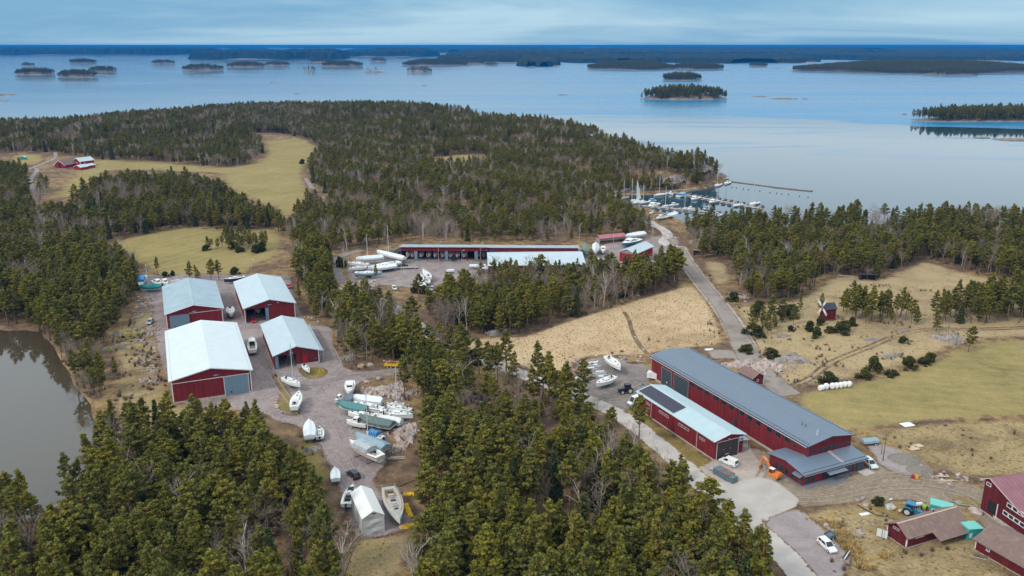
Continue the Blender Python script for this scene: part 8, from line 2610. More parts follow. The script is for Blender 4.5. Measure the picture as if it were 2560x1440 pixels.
# skips
p = Vector(G(*ZX(1130, 1075))); q = Vector(G(*ZX(1220, 1125)))
d = math.atan2(q.y - p.y, q.x - p.x)
def skip(px, rz, L, W, H, label, lid):
 c = G(*px)
 k = thing('skip_container', label, 'skip', (c[0], c[1], 0), rz)
 m = MB()
 for a in ((0, L, 0, 0.08), (0, L, W - 0.08, W), (0, 0.08, 0.08, W - 0.08), (L - 0.08, L, 0.08, W - 0.08)):
  m.b0(a[0], a[1], a[2], a[3], 0.15, H)
 m.b0(0.08, L - 0.08, 0.08, W - 0.08, 0.15, 0.3)
 m.build('body', 'skip_grey', k)
 m = MB()
 for i in range(int(L / 0.6) + 1):
  x = min(L - 0.06, i * 0.6)
  m.b0(x, x + 0.08, -0.06, 0.0, 0.2, H - 0.1); m.b0(x, x + 0.08, W, W + 0.06, 0.2, H - 0.1)
 m.build('rib', 'skip_grey', k, kind='stuff')
 for i in range(lid):
  m = MB(); m.b0(i * L / lid + 0.03, (i + 1) * L / lid - 0.03, 0.02, W - 0.02, H + 0.005, H + 0.07); m.build('lid', 'rust' if i in (2, 4) else 'skip_grey', k)
 return k
skip(ZX(1133, 1080), d, 4.6, 2.2, 1.6, 'long grey skip with a rusty lid beside the road', 5)
skip(ZX(1236, 1136), d, 1.9, 1.7, 1.5, 'short grey skip at the end of the long one', 1)
k = thing('skip_ramp', 'grey metal ramp leaning at the end of the long skip', 'ramp', (*G(*ZX(1100, 1045)), 0), d)
m = MB(); m.box((1.2, 0.5, 0.5), (2.8, 1.2, 0.12), ry=-0.2); m.build('plate', 'galvanised', k)
for y in (0.0, 1.0):
 m = MB(); m.b0(1.8, 1.9, y, y + 0.1, 0, 0.7); m.build('leg', 'galvanised', k)
# white container and odd things on the boat yard
k = thing('white_cabin', 'white site cabin box at the corner of the long hall', 'cabin', (*G(*ZR(1560, 632)), 0), R(-26))
m = MB(); m.b0(0, 3.0, 0, 1.8, 0.5, 2.2); m.build('body', 'paint_white', k)
for x in (1.0, 1.08):
 m = MB(); m.b0(x, x + 0.04, -0.03, -0.002, 0.6, 2.1); m.build('door_seam', 'galvanised', k)
for x in (0.2, 2.5):
 for y in (0.1, 1.4):
  m = MB(); m.b0(x, x + 0.3, y, y + 0.3, 0, 0.5); m.build('foot', 'cradle_grey', k)
for i, (x, y, L_, w, a, lab, mt) in enumerate(((720, 505, 2.6, 0.7, 0.1, 'upper pale board of the pile on the boat yard', 'tarp_white'), (660, 540, 3.2, 0.5, 0.15, 'long grey board left in the pile on the boat yard', 'galvanised'), (730, 540, 3.4, 0.5, 0.15, 'long grey board right in the pile on the boat yard', 'galvanised'), (740, 570, 3.4, 0.5, 0.15, 'lowest long grey board of the pile on the boat yard', 'galvanised'),
          (560, 440, 2.2, 0.6, 0.4, 'bent grey fairing piece on the boat yard', 'tarp_white'), (610, 468, 1.8, 0.4, 0.4, 'small grey fairing piece on the boat yard', 'galvanised'), (450, 412, 2.0, 0.4, 0.6, 'white strip leaning near the red gravel', 'tarp_white'), (635, 384, 1.3, 0.7, 0.0, 'white panel beside the upturned dinghies', 'tarp_white'), (738, 592, 1.6, 0.8, 0.1, 'white panel beside the pink sided sailboat', 'tarp_white'))):
 c = G(*ZR(x, y))
 m = MB(); m.box((0, 0, 0.18), (L_, w, 0.12), 0, rx=0.08); m.box((0, 0, 0.07), (0.12, w * 0.8, 0.14)); m.box((L_ * 0.35, 0, 0.06), (0.12, w * 0.8, 0.12))
 o = m.build('loose_fairing', mt); o.location = (c[0], c[1], 0.08); o.rotation_euler = (0, 0, a); tag(o, lab, 'panel', 'loose panels on the boat yard')
def upturned(px, rz, L_, label, mt):
 c = G(*px)
 m = MB()
 S = hull_form(L_, L_ * 0.42, 0.4, 0.3, 0.8, 0.4, 2.2, 8)
 m.loft([[(x, -w, 0.02), (x, -w * 0.9, 0.3), (x, 0, 0.48), (x, w * 0.9, 0.3), (x, w, 0.02)] for x, w, zs, zk in S], closed=False)
 o = m.build('upturned_dinghy', mt); o.location = (c[0], c[1], 0.07); o.rotation_euler = (0, 0, rz); tag(o, label, 'dinghy')
upturned(ZR(578, 345), 0.3, 2.2, 'pale teal dinghy upside down at the rim of the boat yard', 'tarp_white')
upturned(ZR(660, 335), 1.0, 2.0, 'white dinghy upside down beside the pale teal one', 'deck_white')
upturned(ZR(700, 415), 0.1, 2.6, 'grey green dinghy upside down on the boat yard', 'tarp_grey')
upturned(ZR(108, 432), 0.0, 2.4, 'white dinghy upside down beside the red gravel', 'deck_white')
upturned(ZX(1105, 110), 0.2, 3.0, 'white boat hull upside down behind the long hall', 'deck_white')
upturned((770, 682), 0.1, 3.0, 'white dinghy on the grass above the pale roofed shed', 'deck_white')
upturned(ZR(1280, 1120), 1.2, 2.6, 'white and teal dinghy beside the solar panel hall', 'tarp_teal')
upturned((1470, 722), -0.7, 2.8, 'white dinghy at the wood edge above the reed meadow', 'deck_white')
upturned((1480, 733), -0.7, 2.8, 'second white dinghy at the wood edge above the reed meadow', 'deck_white')
upturned((1490, 742), -0.7, 2.8, 'third white dinghy lowest at the wood edge above the reed meadow', 'deck_white')
upturned((742, 800), -1.0, 4.2, 'long grey skiff leaning beside the pale roofed shed', 'galvanised')
# wrapped hay bales: pixel positions along the row
bl = MB(); bl.lathe([(0.35, -0.66), (0.62, -0.62), (0.70, -0.45), (0.70, 0.45), (0.62, 0.62), (0.35, 0.66)], (0, 0, 0.68), 14, 'X')
bme = bl.mesh('hay_bale', 'bale_white')
for i, (x, y, w_) in enumerate(((1980, 412, 'at the near end of the row beside the hay field'), (2018, 400, 'second from the near end of the row beside the hay field'), (2066, 396, 'third in the row beside the hay field, its wrap torn'), (2098, 394, 'in the middle of the row beside the hay field'), (2130, 390, 'fourth in the tight part of the row beside the hay field'), (2162, 385, 'second from the far end of the row beside the hay field'), (2196, 382, 'at the far end of the row beside the hay field'))):
 o = bpy.data.objects.new('hay_bale', bme); COL.objects.link(o)
 c = G(*ZX(x, y + 14)); o.location = (c[0], c[1], 0.05); o.rotation_euler = (0, 0, R(25 + (i * 37) % 40)); o.scale = (1.15,) * 3
 tag(o, 'white wrapped hay bale ' + w_, 'hay bale', 'wrapped bales beside the hay field')
# poles and lamps
def pole(px, h, label, name='utility_pole', lamp=False, arm=False, lean=0.0, r=0.12, mat='grey_wood', cat='pole'):
 c = G(*px)
 k = thing(name, label, cat, (c[0], c[1], 0))
 k.rotation_euler = (0, lean, 0.4)
 m = MB(); m.tube((0, 0, -0.1), (0, 0, h), r, r * 0.65, 7); m.build('pole', mat, k)
 if lamp:
  m = MB(); m.tube((0, 0, h - 0.1), (0.9, 0, h + 0.15), 0.05, 0.04, 5); m.build('bracket', 'galvanised', k)
  m = MB(); m.box((1.05, 0, h + 0.14), (0.6, 0.28, 0.14)); m.build('lamp_head', 'tank_white', k)
 if arm:
  m = MB(); m.b0(-0.7, 0.7, -0.06, 0.06, h - 0.5, h - 0.38); m.build('crossarm', mat, k)
  for x in (-0.55, 0.55):
   m = MB(); m.tube((x, 0, h - 0.38), (x, 0, h - 0.2), 0.05, 0.04, 5); m.build('insulator', 'tank_white', k)
 return k
pole((2207, 1153), 7.5, 'brown wooden pole on the gravel patch beside the annex', r=0.13, mat='brown_wood')
pole((2203, 1136), 2.6, 'short brown post beside the wooden pole', 'post', r=0.1, mat='brown_wood', cat='post')
pole((2225, 940), 9.0, 'thin wooden pole standing among junipers above the hay field', arm=True, r=0.11)
pole(Z3(1035, 905), 9.0, 'grey pole with a lamp in front of the tiled outbuilding', 'lamp_post', True, r=0.10, cat='lamp post')
pole(ZS(1645, 612), 9.5, 'white lamp post in front of the open boat shed', 'lamp_post', True, mat='galvanised', r=0.1, cat='lamp post')
pole(ZS(2318, 640), 9.5, 'white lamp post at the closed end of the open shed', 'lamp_post', True, mat='galvanised', r=0.1, cat='lamp post')
pole(ZS(2016, 670), 7.0, 'thin pale post before the open boat shed', 'lamp_post', True, mat='galvanised', r=0.08, cat='lamp post')
pole(ZS(1050, 790), 7.0, 'lamp post beside the long flat trailer', 'lamp_post', True, mat='galvanised', r=0.09, cat='lamp post')
pole(ZC(1640, 400), 9.5, 'white lamp post in front of the lumber shed', 'lamp_post', True, mat='galvanised', r=0.1, cat='lamp post')
pole(ZC(2115, 300), 11.0, 'tall lamp post at the road bend above the bright red barn', 'lamp_post', True, mat='galvanised', r=0.1, cat='lamp post')
pole((1633, 585), 10.0, 'lamp post on the road to the harbour', 'lamp_post', True, mat='galvanised', r=0.1, cat='lamp post')
pole((630, 695), 8.0, 'lamp post behind the dark hulled yacht', 'lamp_post', True, mat='galvanised', r=0.08, cat='lamp post')
pole((872, 668), 8.5, 'pale pole at the lane into the storage yard', 'lamp_post', False, mat='galvanised', r=0.08, cat='lamp post')
k = thing('road_sign', 'small orange road sign on the verge of the harbour road', 'sign', (*G(1698, 582), 0), 0.2)
m = MB(); m.tube((0, 0, 0), (0, 0, 2.2), 0.04, 0.04, 5); m.build('post', 'galvanised', k)
m = MB(); m.b0(-0.4, 0.4, -0.06, -0.02, 1.4, 2.3); m.build('plate', 'paint_orange', k)
# things round the white tent
k = thing('boarding_ladder', 'blue ladder leaning against the bow of the big wooden decked sailboat', 'ladder', (*G(*Z5(1455, 1280)), 0), R(92))
m = MB()
for y in (-0.22, 0.22):
 m.tube((0, y, 0), (2.1, y, 3.0), 0.04, 0.04, 4)
m.build('rail', 'paint_blue', k)
for i in range(9):
 m = MB(); t = (i + 1) / 10; m.tube((2.1 * t, -0.22, 3 * t), (2.1 * t, 0.22, 3 * t), 0.03, 0.03, 4); m.build('rung', 'paint_blue', k)
def heap(name, label, cat, px, rz, L_, W_, H_, mat, seed, n=14, z=0.09):
 """crumpled cloth lying on the ground"""
 rr = np.random.default_rng(seed)
 m = MB()
 V = []
 for j in range(8):
  for i in range(n + 1):
   x, y = L_ * (i / n - 0.5), W_ * (j / 7 - 0.5)
   e = max(0, 1 - (2 * x / L_) ** 4) * max(0, 1 - (2 * y / W_) ** 4)
   V.append((x + rr.normal(0, 0.07), y + rr.normal(0, 0.06), e ** 0.5 * H_ * rr.uniform(0.35, 1.0)))
 m.add(V, [(j * (n + 1) + i, j * (n + 1) + i + 1, (j + 1) * (n + 1) + i + 1, (j + 1) * (n + 1) + i) for j in range(7) for i in range(n)])
 o = m.build(name, mat)
 c = G(*px); o.location = (c[0], c[1], z); o.rotation_euler = (0, 0, rz)
 return tag(o, label, cat)
heap('yellow_tarpaulin', 'crumpled yellow tarpaulin farthest up beside the wooden decked sailboat', 'tarpaulin', Z5(1555, 808), 0.25, 2.6, 1.2, 0.5, 'tarp_yellow', 1)
heap('yellow_tarpaulin', 'long crumpled yellow tarpaulin along the side of the wooden decked sailboat', 'tarpaulin', Z5(1540, 1010), -1.25, 5.6, 1.3, 0.5, 'tarp_yellow', 2)
heap('yellow_tarpaulin', 'wide crumpled yellow tarpaulin in front of the wooden decked sailboat', 'tarpaulin', Z5(1550, 1215), 0.25, 3.8, 1.7, 0.45, 'tarp_yellow', 3)
heap('white_sheet', 'white plastic sheet on the grass near the pole', 'sheet', Z3(860, 622), 0.3, 2.2, 0.9, 0.15, 'bale_white', 4, z=0.1)
k = thing('timber_frame', 'thin rope and timber outline on the ground round the wooden decked sailboat', 'frame', (*G(*Z5(1310, 1292)), 0.08))
pp = [Vector((*G(*Z5(*p)), 0)) for p in ((1310, 1292), (1450, 1262), (1600, 1150), (1560, 1060))]
for a, b2 in zip(pp, pp[1:]):
 m = MB(); m.tube(a - pp[0] + Vector((0, 0, 0.06)), b2 - pp[0] + Vector((0, 0, 0.06)), 0.05, 0.05, 4); m.build('rail', 'grey_wood', k)
# logs and planks
lg = MB(); lg.tube((-1, 0, 0), (1, 0, 0), 0.13, 0.1, 7)
lme = {mt: None for mt in ('grey_wood', 'brown_wood', 'raw_wood')}
for mt in lme:
 q_ = MB(); q_.tube((-1, 0, 0), (1, 0, 0), 0.13, 0.1, 7); lme[mt] = q_.mesh('log', mt)
def logs(name, label, px, rz, n, L_, spread, mt, group, seed, thing_name='log'):
 rr = np.random.default_rng(seed)
 c = G(*px)
 for i in range(n):
  o = bpy.data.objects.new(thing_name, lme[mt if i % 3 else 'grey_wood']); COL.objects.link(o)
  o.location = (c[0] + rr.normal(0, spread), c[1] + rr.normal(0, spread * 0.6), 0.13 + 0.16 * (i % 3))
  o.rotation_euler = (0, rr.normal(0, 0.05), rz + rr.normal(0, 0.18))
  o.scale = (L_ / 2 * rr.uniform(0.6, 1.1), 1, 1)
  tag(o, label, 'log', group)
logs('log', 'grey plank or log in the pile right of the gravel lane', ZB(1590, 1300), 0.06, 8, 4.5, 0.9, 'grey_wood', 'planks piled right of the gravel lane', 1)
logs('log', 'weathered log in the drift along the rubble heap', Z3(1680, 275), 0.05, 10, 4.0, 1.5, 'raw_wood', 'logs along the rubble heap by the dirt yard', 2)
logs('log', 'grey log or plank lying on the slope left of the sheds', (358, 770), 0.6, 10, 4.0, 1.6, 'grey_wood', 'planks on the slope left of the sheds', 3)
logs('log', 'grey plank in the heap beside the white roofed shed', (365, 910), 0.9, 8, 2.6, 1.3, 'grey_wood', 'planks beside the white roofed shed', 4)
logs('log', 'grey log lying by the tall barn', (2405, 1262), -0.6, 5, 3.0, 1.2, 'grey_wood', 'logs lying by the tall barn', 5)
logs('log', 'brown log beside the boat yard cradle', ZR(1350, 350), -0.1, 6, 4.5, 0.7, 'brown_wood', 'logs beside the boat yard cradle', 6)
logs('log', 'timber in the long stack at the far wood edge', (2115, 692), -0.25, 8, 8.0, 0.5, 'grey_wood', 'timber stacked at the far wood edge', 7)
logs('log', 'timber in the small stack below the mossy roofed outbuilding', Z3(2090, 1080), -0.55, 5, 2.8, 0.4, 'brown_wood', 'timber below the mossy roofed outbuilding', 8)
k = thing('fallen_log', 'single dark log lying under the pines near the yellow tarpaulins', 'log', (*G(*Z5(1520, 665)), 0), R(42))
m = MB(); m.tube((-2.2, 0, 0.15), (2.2, 0, 0.25), 0.14, 0.1, 7); m.build('log', 'brown_wood', k)
k = thing('black_gutter', 'black and white roof rails lying on the pale gravel', 'rails', (*G(*Z3(680, 1050)), 0.09), R(52))
for i in range(3):
 m = MB(); m.b0(-2.2, 2.2, -0.4 + 0.3 * i, -0.22 + 0.3 * i, 0.02, 0.16); m.build('rail', ('hull_black', 'tarp_white', 'hull_black')[i], k)
# turquoise sheds of the farm
for (px, rz, L_, W_, H_, lab) in ((Z3(1545, 625), R(-28), 4.2, 2.6, 2.3, 'turquoise sheet metal shed behind the tiled outbuilding'), (Z3(1955, 905), R(10), 3.2, 2.6, 2.4, 'turquoise sheet metal shed at the end of the tiled outbuilding')):
 k = thing('turquoise_shed', lab, 'shed', (*G(*px), 0), rz)
 m = MB(); m.b0(0, L_, 0, W_, 0, H_); m.build('wall', 'turquoise_dark', k)
 m = MB(); m.prism([(-0.1, -0.1, H_ + 0.01), (L_ + 0.1, -0.1, H_ + 0.01), (L_ + 0.1, -0.1, H_ + 0.1), (-0.1, -0.1, H_ + 0.35)], (0, W_ + 0.2, 0)); m.build('roof', 'turquoise_sheet', k)
 m = MB(); m.b0(0.3, 0.9, -0.05, -0.003, 0.6, 1.6); m.build('notice', 'tank_white', k)
# white tank, skiff of pipes, buoys
k = thing('ibc_tank', 'white plastic tank with a dark lid on the grass island', 'tank', (*G(*Z3(1128, 565)), 0), 0.2)
m = MB(); m.b0(-0.75, 0.75, -0.6, 0.6, 0.15, 0.95); m.build('tank', 'tank_white', k)
m = MB(); m.b0(-0.6, 0.6, -0.45, 0.45, 0.955, 1.03); m.build('lid', 'paint_silver', k)
m = MB(); m.b0(-0.7, 0.7, -0.55, 0.55, 0, 0.15); m.build('pallet', 'grey_wood', k)
for px, lab in ((Z3(1170, 578), 'pink float beside the white tank'), (Z3(1238, 605), 'pink float farther from the white tank')):
 m = MB(); m.lathe([(0.1, -0.55), (0.32, -0.4), (0.38, 0), (0.32, 0.4), (0.1, 0.55)], (0, 0, 0.4), 10, 'X'); o = m.build('float', 'pale_pink'); c = G(*px); o.location = (c[0], c[1], 0.08); o.rotation_euler = (0, 0, 0.5); tag(o, lab, 'float')
k = thing('white_board', 'large white board standing beside the grey lamp pole', 'board', (*G(*Z3(1040, 880)), 0), R(-35))
m = MB(); m.b0(-1.0, 1.0, -0.05, 0.05, 0.3, 2.0); m.build('panel', 'tank_white', k)
for x in (-0.8, 0.8):
 m = MB(); m.b0(x - 0.05, x + 0.05, 0.052, 0.15, 0, 1.8); m.build('leg', 'grey_wood', k)
k = thing('cable_drum', 'white and black tyre well at the corner of the pale gravel', 'well', (*G(1914, 1301), 0.08))
m = MB(); m.lathe([(0.3, 0), (0.62, 0.02), (0.68, 0.3), (0.6, 0.5), (0.33, 0.5)], (0, 0, 0), 14); m.build('ring', 'concrete', k)
m = MB(); m.lathe([(0.28, 0.02), (0.28, 0.45)], (0, 0, 0), 10); m.build('pit', 'dark_void', k)
for px, lab, mt in ((Z3(1370, 240), 'red drum at the corner of the dirt yard', 'paint_red'), (Z3(1418, 243), 'yellow and black drum beside the red drum', 'paint_yellow')):
 k = thing('drum', lab, 'drum', (*G(*px), 0.08)); m = MB(); m.lathe([(0.34, 0), (0.36, 0.3), (0.34, 0.6), (0.36, 0.62), (0.34, 0.9)], (0, 0, 0), 12); m.build('shell', mt, k)
 m = MB(); m.lathe([(0.2, 0.905), (0.2, 0.93)], (0, 0, 0), 8); m.build('cap', 'hull_black', k)
# sprayer and machine parts beside the blue tractor
k = thing('crop_sprayer', 'yellow and lime crop sprayer behind the blue tractor', 'sprayer', (*G(*Z3(1340, 590)), 0.08), R(-20))
m = MB(); m.b0(-0.7, 0.7, -0.5, 0.5, 0.7, 1.7); m.build('tank', 'paint_lime', k)
m = MB()
for y in (-0.6, 0.6):
 m.prism([(-0.9, y, 0.5), (-0.75, y, 0.4), (0.8, y, 1.9), (0.65, y, 2.0)], (0, 0.1, 0))
m.b0(-0.9, 0.9, -0.6, 0.7, 0.4, 0.52); m.build('frame', 'paint_yellow', k)
m = MB(); m.lathe([(0.45, 0), (0.5, 0.2), (0.3, 0.45)], (0, 0, 1.7), 10); m.build('hopper', 'pale_pink', k)
for sg in (-1, 1):
 wheel(k, (0, sg * 0.75, 0.4), 0.4, 0.2)
k = thing('white_cylinder_tank', 'white cylindrical tank lying behind the blue tractor', 'tank', (*G(*Z3(1418, 545)), 0.08), 0.15)
m = MB(); m.lathe([(0.2, -1.2), (0.42, -1.05), (0.45, 0), (0.42, 1.05), (0.2, 1.2)], (0, 0, 0.6), 12, 'X'); m.build('shell', 'tank_white', k)
for x in (-0.7, 0.7):
 m = MB(); m.b0(x - 0.06, x + 0.06, -0.35, 0.35, 0, 0.25); m.build('saddle', 'rust', k)
k = thing('garden_tractor', 'green and black machine part beside the turquoise shed', 'machine', (*G(*Z3(1500, 570)), 0.08), 0.8)
m = MB(); m.b0(-0.6, 0.4, -0.35, 0.35, 0.4, 1.0); m.build('housing', 'paint_lime', k)
for sg in (-1, 1):
 wheel(k, (-0.35, sg * 0.5, 0.38), 0.38, 0.22); wheel(k, (0.5, sg * 0.42, 0.26), 0.26, 0.18)
m = MB(); m.path([(0.3, 0, 0.9), (0.0, 0, 1.5), (-0.5, 0, 1.6)], 0.05, 5); m.build('handle', 'hull_black', k)
# hose
k = thing('black_hose', 'black hose snaking over the grass island', 'hose', (*G(*Z3(780, 528)), 0.12))
o0 = Vector((*G(*Z3(780, 528)), 0))
m = MB(); m.path([Vector((*G(*Z3(*p)), 0.08)) - o0 for p in ((780, 528), (850, 570), (930, 610), (990, 640), (1060, 650), (1110, 648))], 0.09, 6); m.build('tube', 'black_pipe', k)
k = thing('scrap_heap', 'small rusty engine part on the dry hillside', 'scrap', (*G(*ZX(1972, 165)), 0.05), 0.4)
m = MB(); m.box((0, 0, 0.35), (1.4, 0.8, 0.5), 0.2); m.lathe([(0.45, -0.1), (0.45, 0.1)], (0.9, 0.2, 0.5), 10, 'Y'); m.tube((-1.2, 0, 0.3), (1.2, 0.3, 0.9), 0.09, 0.07, 5); m.build('engine', 'rust', k)
for px, lab in ((ZX(2062, 1302 - 320), 'none'),):
 pass
k = thing('trailer_frame', 'yellow steel frame on the grass below the smallest red shed', 'frame', (*G(*ZB(735, 320)), 0.08), 0.3)
m = MB()
for a, b2 in (((-0.8, -0.5, 0.1), (0.8, -0.5, 0.1)), ((-0.8, 0.5, 0.1), (0.8, 0.5, 0.1)), ((-0.8, -0.5, 0.1), (-0.4, 0, 1.1)), ((-0.8, 0.5, 0.1), (-0.4, 0, 1.1)), ((0.8, -0.5, 0.1), (0.4, 0, 1.0)), ((0.8, 0.5, 0.1), (0.4, 0, 1.0)), ((-0.4, 0, 1.1), (0.4, 0, 1.0)), ((-0.8, -0.5, 0.1), (-0.8, 0.5, 0.1)), ((0.8, -0.5, 0.1), (0.8, 0.5, 0.1))):
 m.tube(a, b2, 0.06, 0.06, 4)
m.build('tubes', 'paint_yellow', k)
k = thing('round_tank', 'round concrete ring lying beside the lane', 'ring', (*G(*ZB(1180, 268)), 0.05))
m = MB(); m.lathe([(0.9, 0), (0.95, 0.1), (0.95, 0.9), (0.8, 0.9), (0.8, 0.1)], (0, 0, 0), 16); m.build('ring', 'raw_wood', k)
for i, (px, lab) in enumerate(((ZB(1188, 512), 'blue and white cooler box at the foot of the pink rock'),)):
 k = thing('cooler_box', lab, 'box', (*G(*px), 0.08), 0.5); m = MB(); m.b0(-0.5, 0.5, -0.35, 0.35, 0, 0.55); m.build('box', 'tank_white', k); m = MB(); m.b0(-0.5, 0.1, -0.36, 0.36, 0.555, 0.66); m.build('lid', 'paint_blue', k)
for px, lab, sz in (((2283, 1122), 'raw wooden pallet cover on the gravel patch', 1.3), ((2295, 1116), 'second raw wooden cover on the gravel patch', 1.1), ((2268, 1063), 'white board lying in the hay field', 1.6)):
 m = MB(); m.b0(-sz, sz, -sz * 0.7, sz * 0.7, 0.02, 0.14); o = m.build('board', 'raw_wood' if 'raw' in lab else 'tank_white'); o.location = (*G(*px), 0.1); o.rotation_euler = (0, 0, 0.3); tag(o, lab, 'board')
# ------------------------------------------------------------------ rocks
RK = {}
for mt in ('rock', 'rock_pink', 'rock_moss'):
 RK[mt] = []
 for i in range(5):
  q_ = MB(); q_.blob((0, 0, 0.2), (1, 0.8, 0.6), 10 + i * 3 + len(mt), 2, 0.4); RK[mt].append(q_.mesh('boulder', mt))
def boulder(px, s, label, group, mt='rock', z=0.05, i=0):
 o = bpy.data.objects.new('boulder', RK[mt][i % 5]); COL.objects.link(o)
 c = G(*px); o.location = (c[0], c[1], z); o.rotation_euler = (0, 0, (i * 1.7) % 6.28); o.scale = (s, s * (0.8 + 0.1 * (i % 4)), s * 0.9)
 tag(o, label, 'boulder', group)
for i, (x, y) in enumerate(((240, 612), (232, 640), (228, 668), (236, 700), (238, 722), (246, 748), (275, 760), (305, 772), (340, 785), (375, 790), (398, 800))):
 boulder(ZB(x, y), (0.75, 0.8, 0.7, 0.85, 0.75, 0.7, 0.6, 0.9, 0.6, 0.7, 0.5)[i], 'pale boulder in the row edging the grass island' if i < 5 else 'grey boulder in the row edging the grass island', ('pale' if i < 5 else 'grey') + ' boulders edging the grass island', 'rock_pink' if i < 5 else 'rock', i=i)
for i, (x, y, s, mt) in enumerate(((265, 935, 1.5, 'rock'), (330, 945, 0.8, 'rock'), (395, 935, 1.0, 'rock_pink'), (430, 945, 0.7, 'rock_pink'), (485, 930, 1.1, 'rock_pink'), (530, 935, 0.9, 'rock_pink'), (580, 925, 1.0, 'rock_pink'), (625, 915, 0.9, 'rock_pink'))):
 boulder(ZS(x, y), s, 'boulder in the row between the storage yard and the pale road' if i else 'largest grey boulder at the end of the storage yard row', 'boulders along the storage yard' if i else None, mt, i=i)
SINGLES = [((ZB(1290, 245)), 1.3, 'pale boulder beside the concrete ring', 'rock_pink'), (ZB(1250, 440), 1.4, 'reddish boulder beside the lane', 'rock_pink'), (ZB(1390, 395), 1.2, 'grey flat boulder above the pink rock', 'rock'), (Z3(2050, 605), 1.6, 'big white boulder at the corner of the tall barn', 'rock_pink'),
   ((1865, 855), 0.7, 'small rock beside the dark road', 'rock'), ((2395, 1258), 1.0, 'grey rock on the grass strip by the tall barn', 'rock'), (Z3(870, 525), 0.9, 'pinkish rock on the grass island', 'rock_pink'), (Z3(790, 480), 0.8, 'grey rock on the grass island', 'rock'), (Z3(840, 460), 0.8, 'pale rock on the grass island', 'rock'),
   ((700, 935), 0.6, 'little rock at the grass island tip', 'rock'), (Z5(735, 1180), 0.7, 'pale rock left of the white tent', 'rock_pink'), (Z5(745, 1325), 0.55, 'white rock in front of the white tent', 'rock_pink'), (ZC(1935, 985), 1.6, 'pale boulder at the wood edge above the reed meadow', 'rock')]
for i, (px, s, lab, mt) in enumerate(SINGLES):
 boulder(px, s, lab, None, mt, i=i)
def outcrop(px, label, W_, D_, H_, mt, seed, rz=0.0):
 """bare rock rising out of the ground: broken slabs"""
 rr = np.random.default_rng(seed)
 c = G(*px)
 nx, ny = 26, 18
 V = []
 for j in range(ny):
  for i in range(nx):
   x, y = i / (nx - 1) * 2 - 1, j / (ny - 1) * 2 - 1
   an = math.atan2(y, x)
   e = max(0, 1 - ((x * x + y * y) ** 0.5 * (1.15 + 0.28 * math.sin(3 * an + seed) + 0.2 * math.sin(7 * an + 2 * seed) + rr.normal(0, 0.12))) ** 1.8)
   e *= 1 if math.sin(7 * x + seed) * math.sin(6 * y + 2 * seed) + 0.5 * math.sin(13 * x + 9 * y) > -0.55 else 0.02
   f = math.floor((x * 2.2 + y * 3.1 + 0.35 * math.sin(5 * x + seed)) * 1.6) * 0.37 % 1.0
   z = e ** 0.6 * H_ * (0.45 + 0.75 * f) + rr.normal(0, 0.05) * H_
   V.append(((x + rr.normal(0, 0.018)) * W_ / 2, (y + rr.normal(0, 0.02)) * D_ / 2, z if e > 0.03 else -0.3))
 m = MB(); m.add(V, [(j * nx + i, j * nx + i + 1, (j + 1) * nx + i + 1, (j + 1) * nx + i) for j in range(ny - 1) for i in range(nx - 1)])
 o = m.build('rock_outcrop', mt, kind='structure')
 o.location = (c[0], c[1], max(0.02, gz(*c) - 0.8)); o.rotation_euler = (0, 0, rz); o['label'] = label
OUT = [(ZB(1450, 540), 'pink bare rock beside the tight row of boats', 13, 10, 1.8, 'rock_pink'), (ZB(1660, 1000), 'pale bare rock right of the gravel lane', 9, 14, 1.6, 'rock_pink'), ((325, 835), 'mossy rock left of the dull grey shed', 15, 8, 2.0, 'rock_moss'), ((310, 868), 'mossy rock above the pond bank', 13, 6, 1.4, 'rock_moss'),
  ((1920, 918), 'pink blasted rock above the long hall', 12, 9, 1.6, 'rock_pink'), ((1975, 900), 'grey rock beside the pink blasted rock', 14, 9, 1.2, 'rock'), ((1850, 912), 'pale rubble behind the long hall', 12, 6, 1.2, 'rock_pink'), ((2375, 850), 'grey rock at the corner of the hay field', 9, 9, 2.2, 'rock'),
  ((2180, 850), 'flat grey rock in the hillside grass', 8, 3, 0.4, 'rock'), ((2230, 890), 'flat rock below the wheel track', 10, 4, 0.5, 'rock'), ((1958, 840), 'grey slab on the hillside above the road bend', 6, 4, 0.5, 'rock'), ((2255, 828), 'grey slab beside the wheel track', 5, 2.5, 0.5, 'rock'), ((1255, 832), 'dark rock at the corner of the reed meadow', 12, 4, 2.0, 'rock'),
  ((870, 898), 'grey rock at the foot of the pines by the lane', 6, 4, 1.5, 'rock'), (Z5(320, 235), 'grey rock on the mossy slope beside the lane', 5, 3.5, 0.9, 'rock'), ((1010, 990), 'pale rock behind the mast nearest the pines', 9, 5, 1.4, 'rock_pink'), (Z5(1420, 215), 'pinkish rock at the edge of the pines', 5, 4, 0.9, 'rock_pink'),
  ((1850, 745), 'rocky rubble at the road corner', 7, 4, 0.8, 'rock_pink'), ((1690, 464), 'bare cliff above the boardwalk', 40, 14, 3.5, 'rock'), ((1755, 452), 'bare cliff near the rocky point', 34, 14, 3.0, 'rock'), ((1600, 470), 'bare rock face behind the inner harbour', 40, 16, 3.0, 'rock'), ((1795, 444), 'rock slope at the tip of the point', 22, 12, 2.5, 'rock'), ((1740, 605), 'stony bank beside the harbour road', 14, 5, 1.2, 'rock_pink')]
for i, a in enumerate(OUT):
 outcrop(a[0], a[1], a[2], a[3], a[4], a[5], i + 3, 0.4 if i < 2 else 0.05 * i)
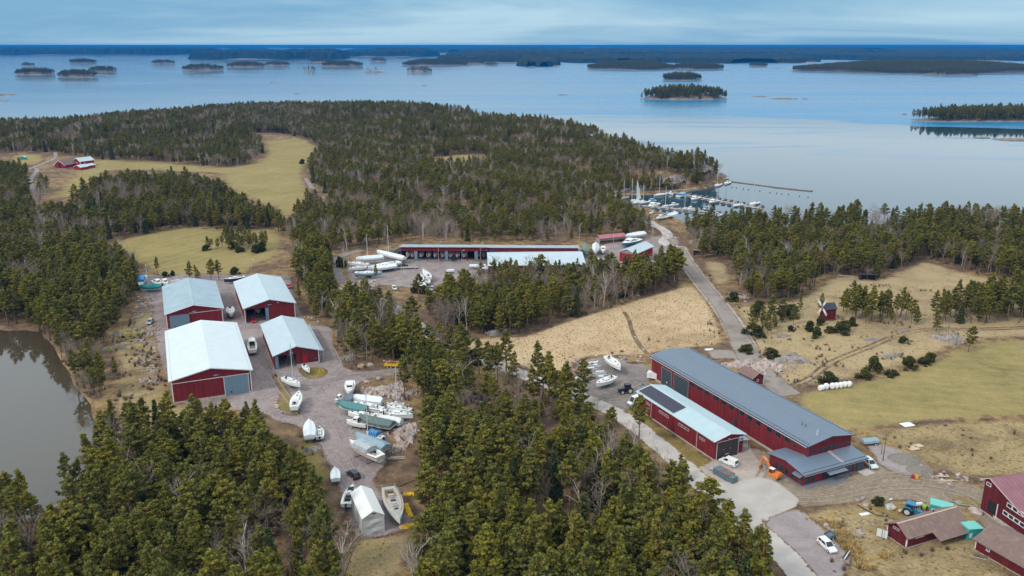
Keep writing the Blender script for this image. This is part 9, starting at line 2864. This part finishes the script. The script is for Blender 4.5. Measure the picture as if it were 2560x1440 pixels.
# gravel heap beside the annex
m = MB()
V, F = [(0, 0, 1.25)], []
for r_, z in ((1.6, 0.95), (3.2, 0.3), (3.8, 0.0)):
 for i in range(20):
  a = i / 20 * 6.283
  V.append((math.cos(a) * r_ * (1 + 0.08 * math.sin(3 * a)), math.sin(a) * r_ * 0.9 * (1 + 0.06 * math.cos(2 * a)), z + RNG.normal(0, 0.06) * (z > 0)))
for i in range(20):
 F.append((0, 1 + i, 1 + (i + 1) % 20))
 for q in (0, 20):
  F.append((1 + q + i, 1 + q + (i + 1) % 20, 21 + q + (i + 1) % 20, 21 + q + i))
m.add(V, F)
plain('gravel_grey', (0.22, 0.19, 0.16), 0.95, var=0.25, scale=3)
for px, s, lab in (((2262, 1150), 1.0, 'dark round gravel heap on the gravel patch'), ((2300, 1178), 0.8, 'smaller gravel heap at the edge of the dirt yard')):
 me_ = m.mesh('gravel_heap', 'gravel_grey'); o = bpy.data.objects.new('gravel_heap', me_); COL.objects.link(o); o.location = (*G(*px), 0.1); o.scale = (s, s, s); tag(o, lab, 'gravel heap')
# stones and rubble as ground cover
st = []
for i in range(4):
 q_ = MB(); q_.blob((0, 0, 0.1), (0.5, 0.4, 0.3), 40 + i, 1, 0.5); st.append(q_.mesh('stone', 'rock_pink' if i % 2 else 'rock'))
cover('rubble', [[(345, 820), (400, 800), (395, 900), (350, 900), (340, 860)], [(340, 900), (395, 890), (400, 960), (350, 960)], [(345, 740), (395, 735), (385, 790), (330, 800)], [(2060, 1310), (2150, 1285), (2200, 1310), (2140, 1345), (2080, 1340)], [(1875, 925), (1960, 890), (1990, 920), (1930, 950)],
     [(2310, 1180), (2330, 1175), (2460, 1190), (2460, 1215), (2340, 1212)], [(1830, 740), (1880, 735), (1870, 760)], [(760, 790), (800, 800), (790, 815), (755, 812)], [(940, 905), (975, 900), (975, 915), (945, 918)], [(1480, 890), (1620, 890), (1618, 905), (1490, 905)],
     [(1430, 905), (1480, 892), (1490, 905), (1430, 935)], [(1650, 575), (1700, 590), (1690, 640), (1670, 620)], [(870, 712), (960, 705), (960, 720), (890, 728)]], 1.1, st, 0.35, 1.5, 'stones and rubble strewn along the yard edges', False, (5, 0.0), 12)
cover('pebbles', [[(690, 960), (850, 900), (990, 915), (1030, 1040), (985, 1260), (1030, 1320), (900, 1350), (800, 1110)], [(1440, 905), (1620, 905), (1600, 1000), (1450, 980)], [(2060, 1240), (2450, 1215), (2480, 1250), (2240, 1245)], [(1900, 1300), (2010, 1280), (2110, 1380), (2050, 1450)]], 4.0, st, 0.12, 0.35, 'loose pebbles on the gravel yards', False, (9, 0.2), 13)
cover('driftwood', [[(2315, 1190), (2460, 1200), (2460, 1215), (2330, 1212)], [(335, 745), (390, 740), (385, 790), (330, 800)], [(1320, 760), (1400, 770), (1350, 800)], [(1180, 960), (1330, 980), (1520, 1080), (1400, 1140), (1210, 1060)]], 2.6, [lme['grey_wood'], lme['raw_wood'], lme['brown_wood']], 0.35, 0.9, 'branches and sticks lying about', False, (7, 0.1), 14)
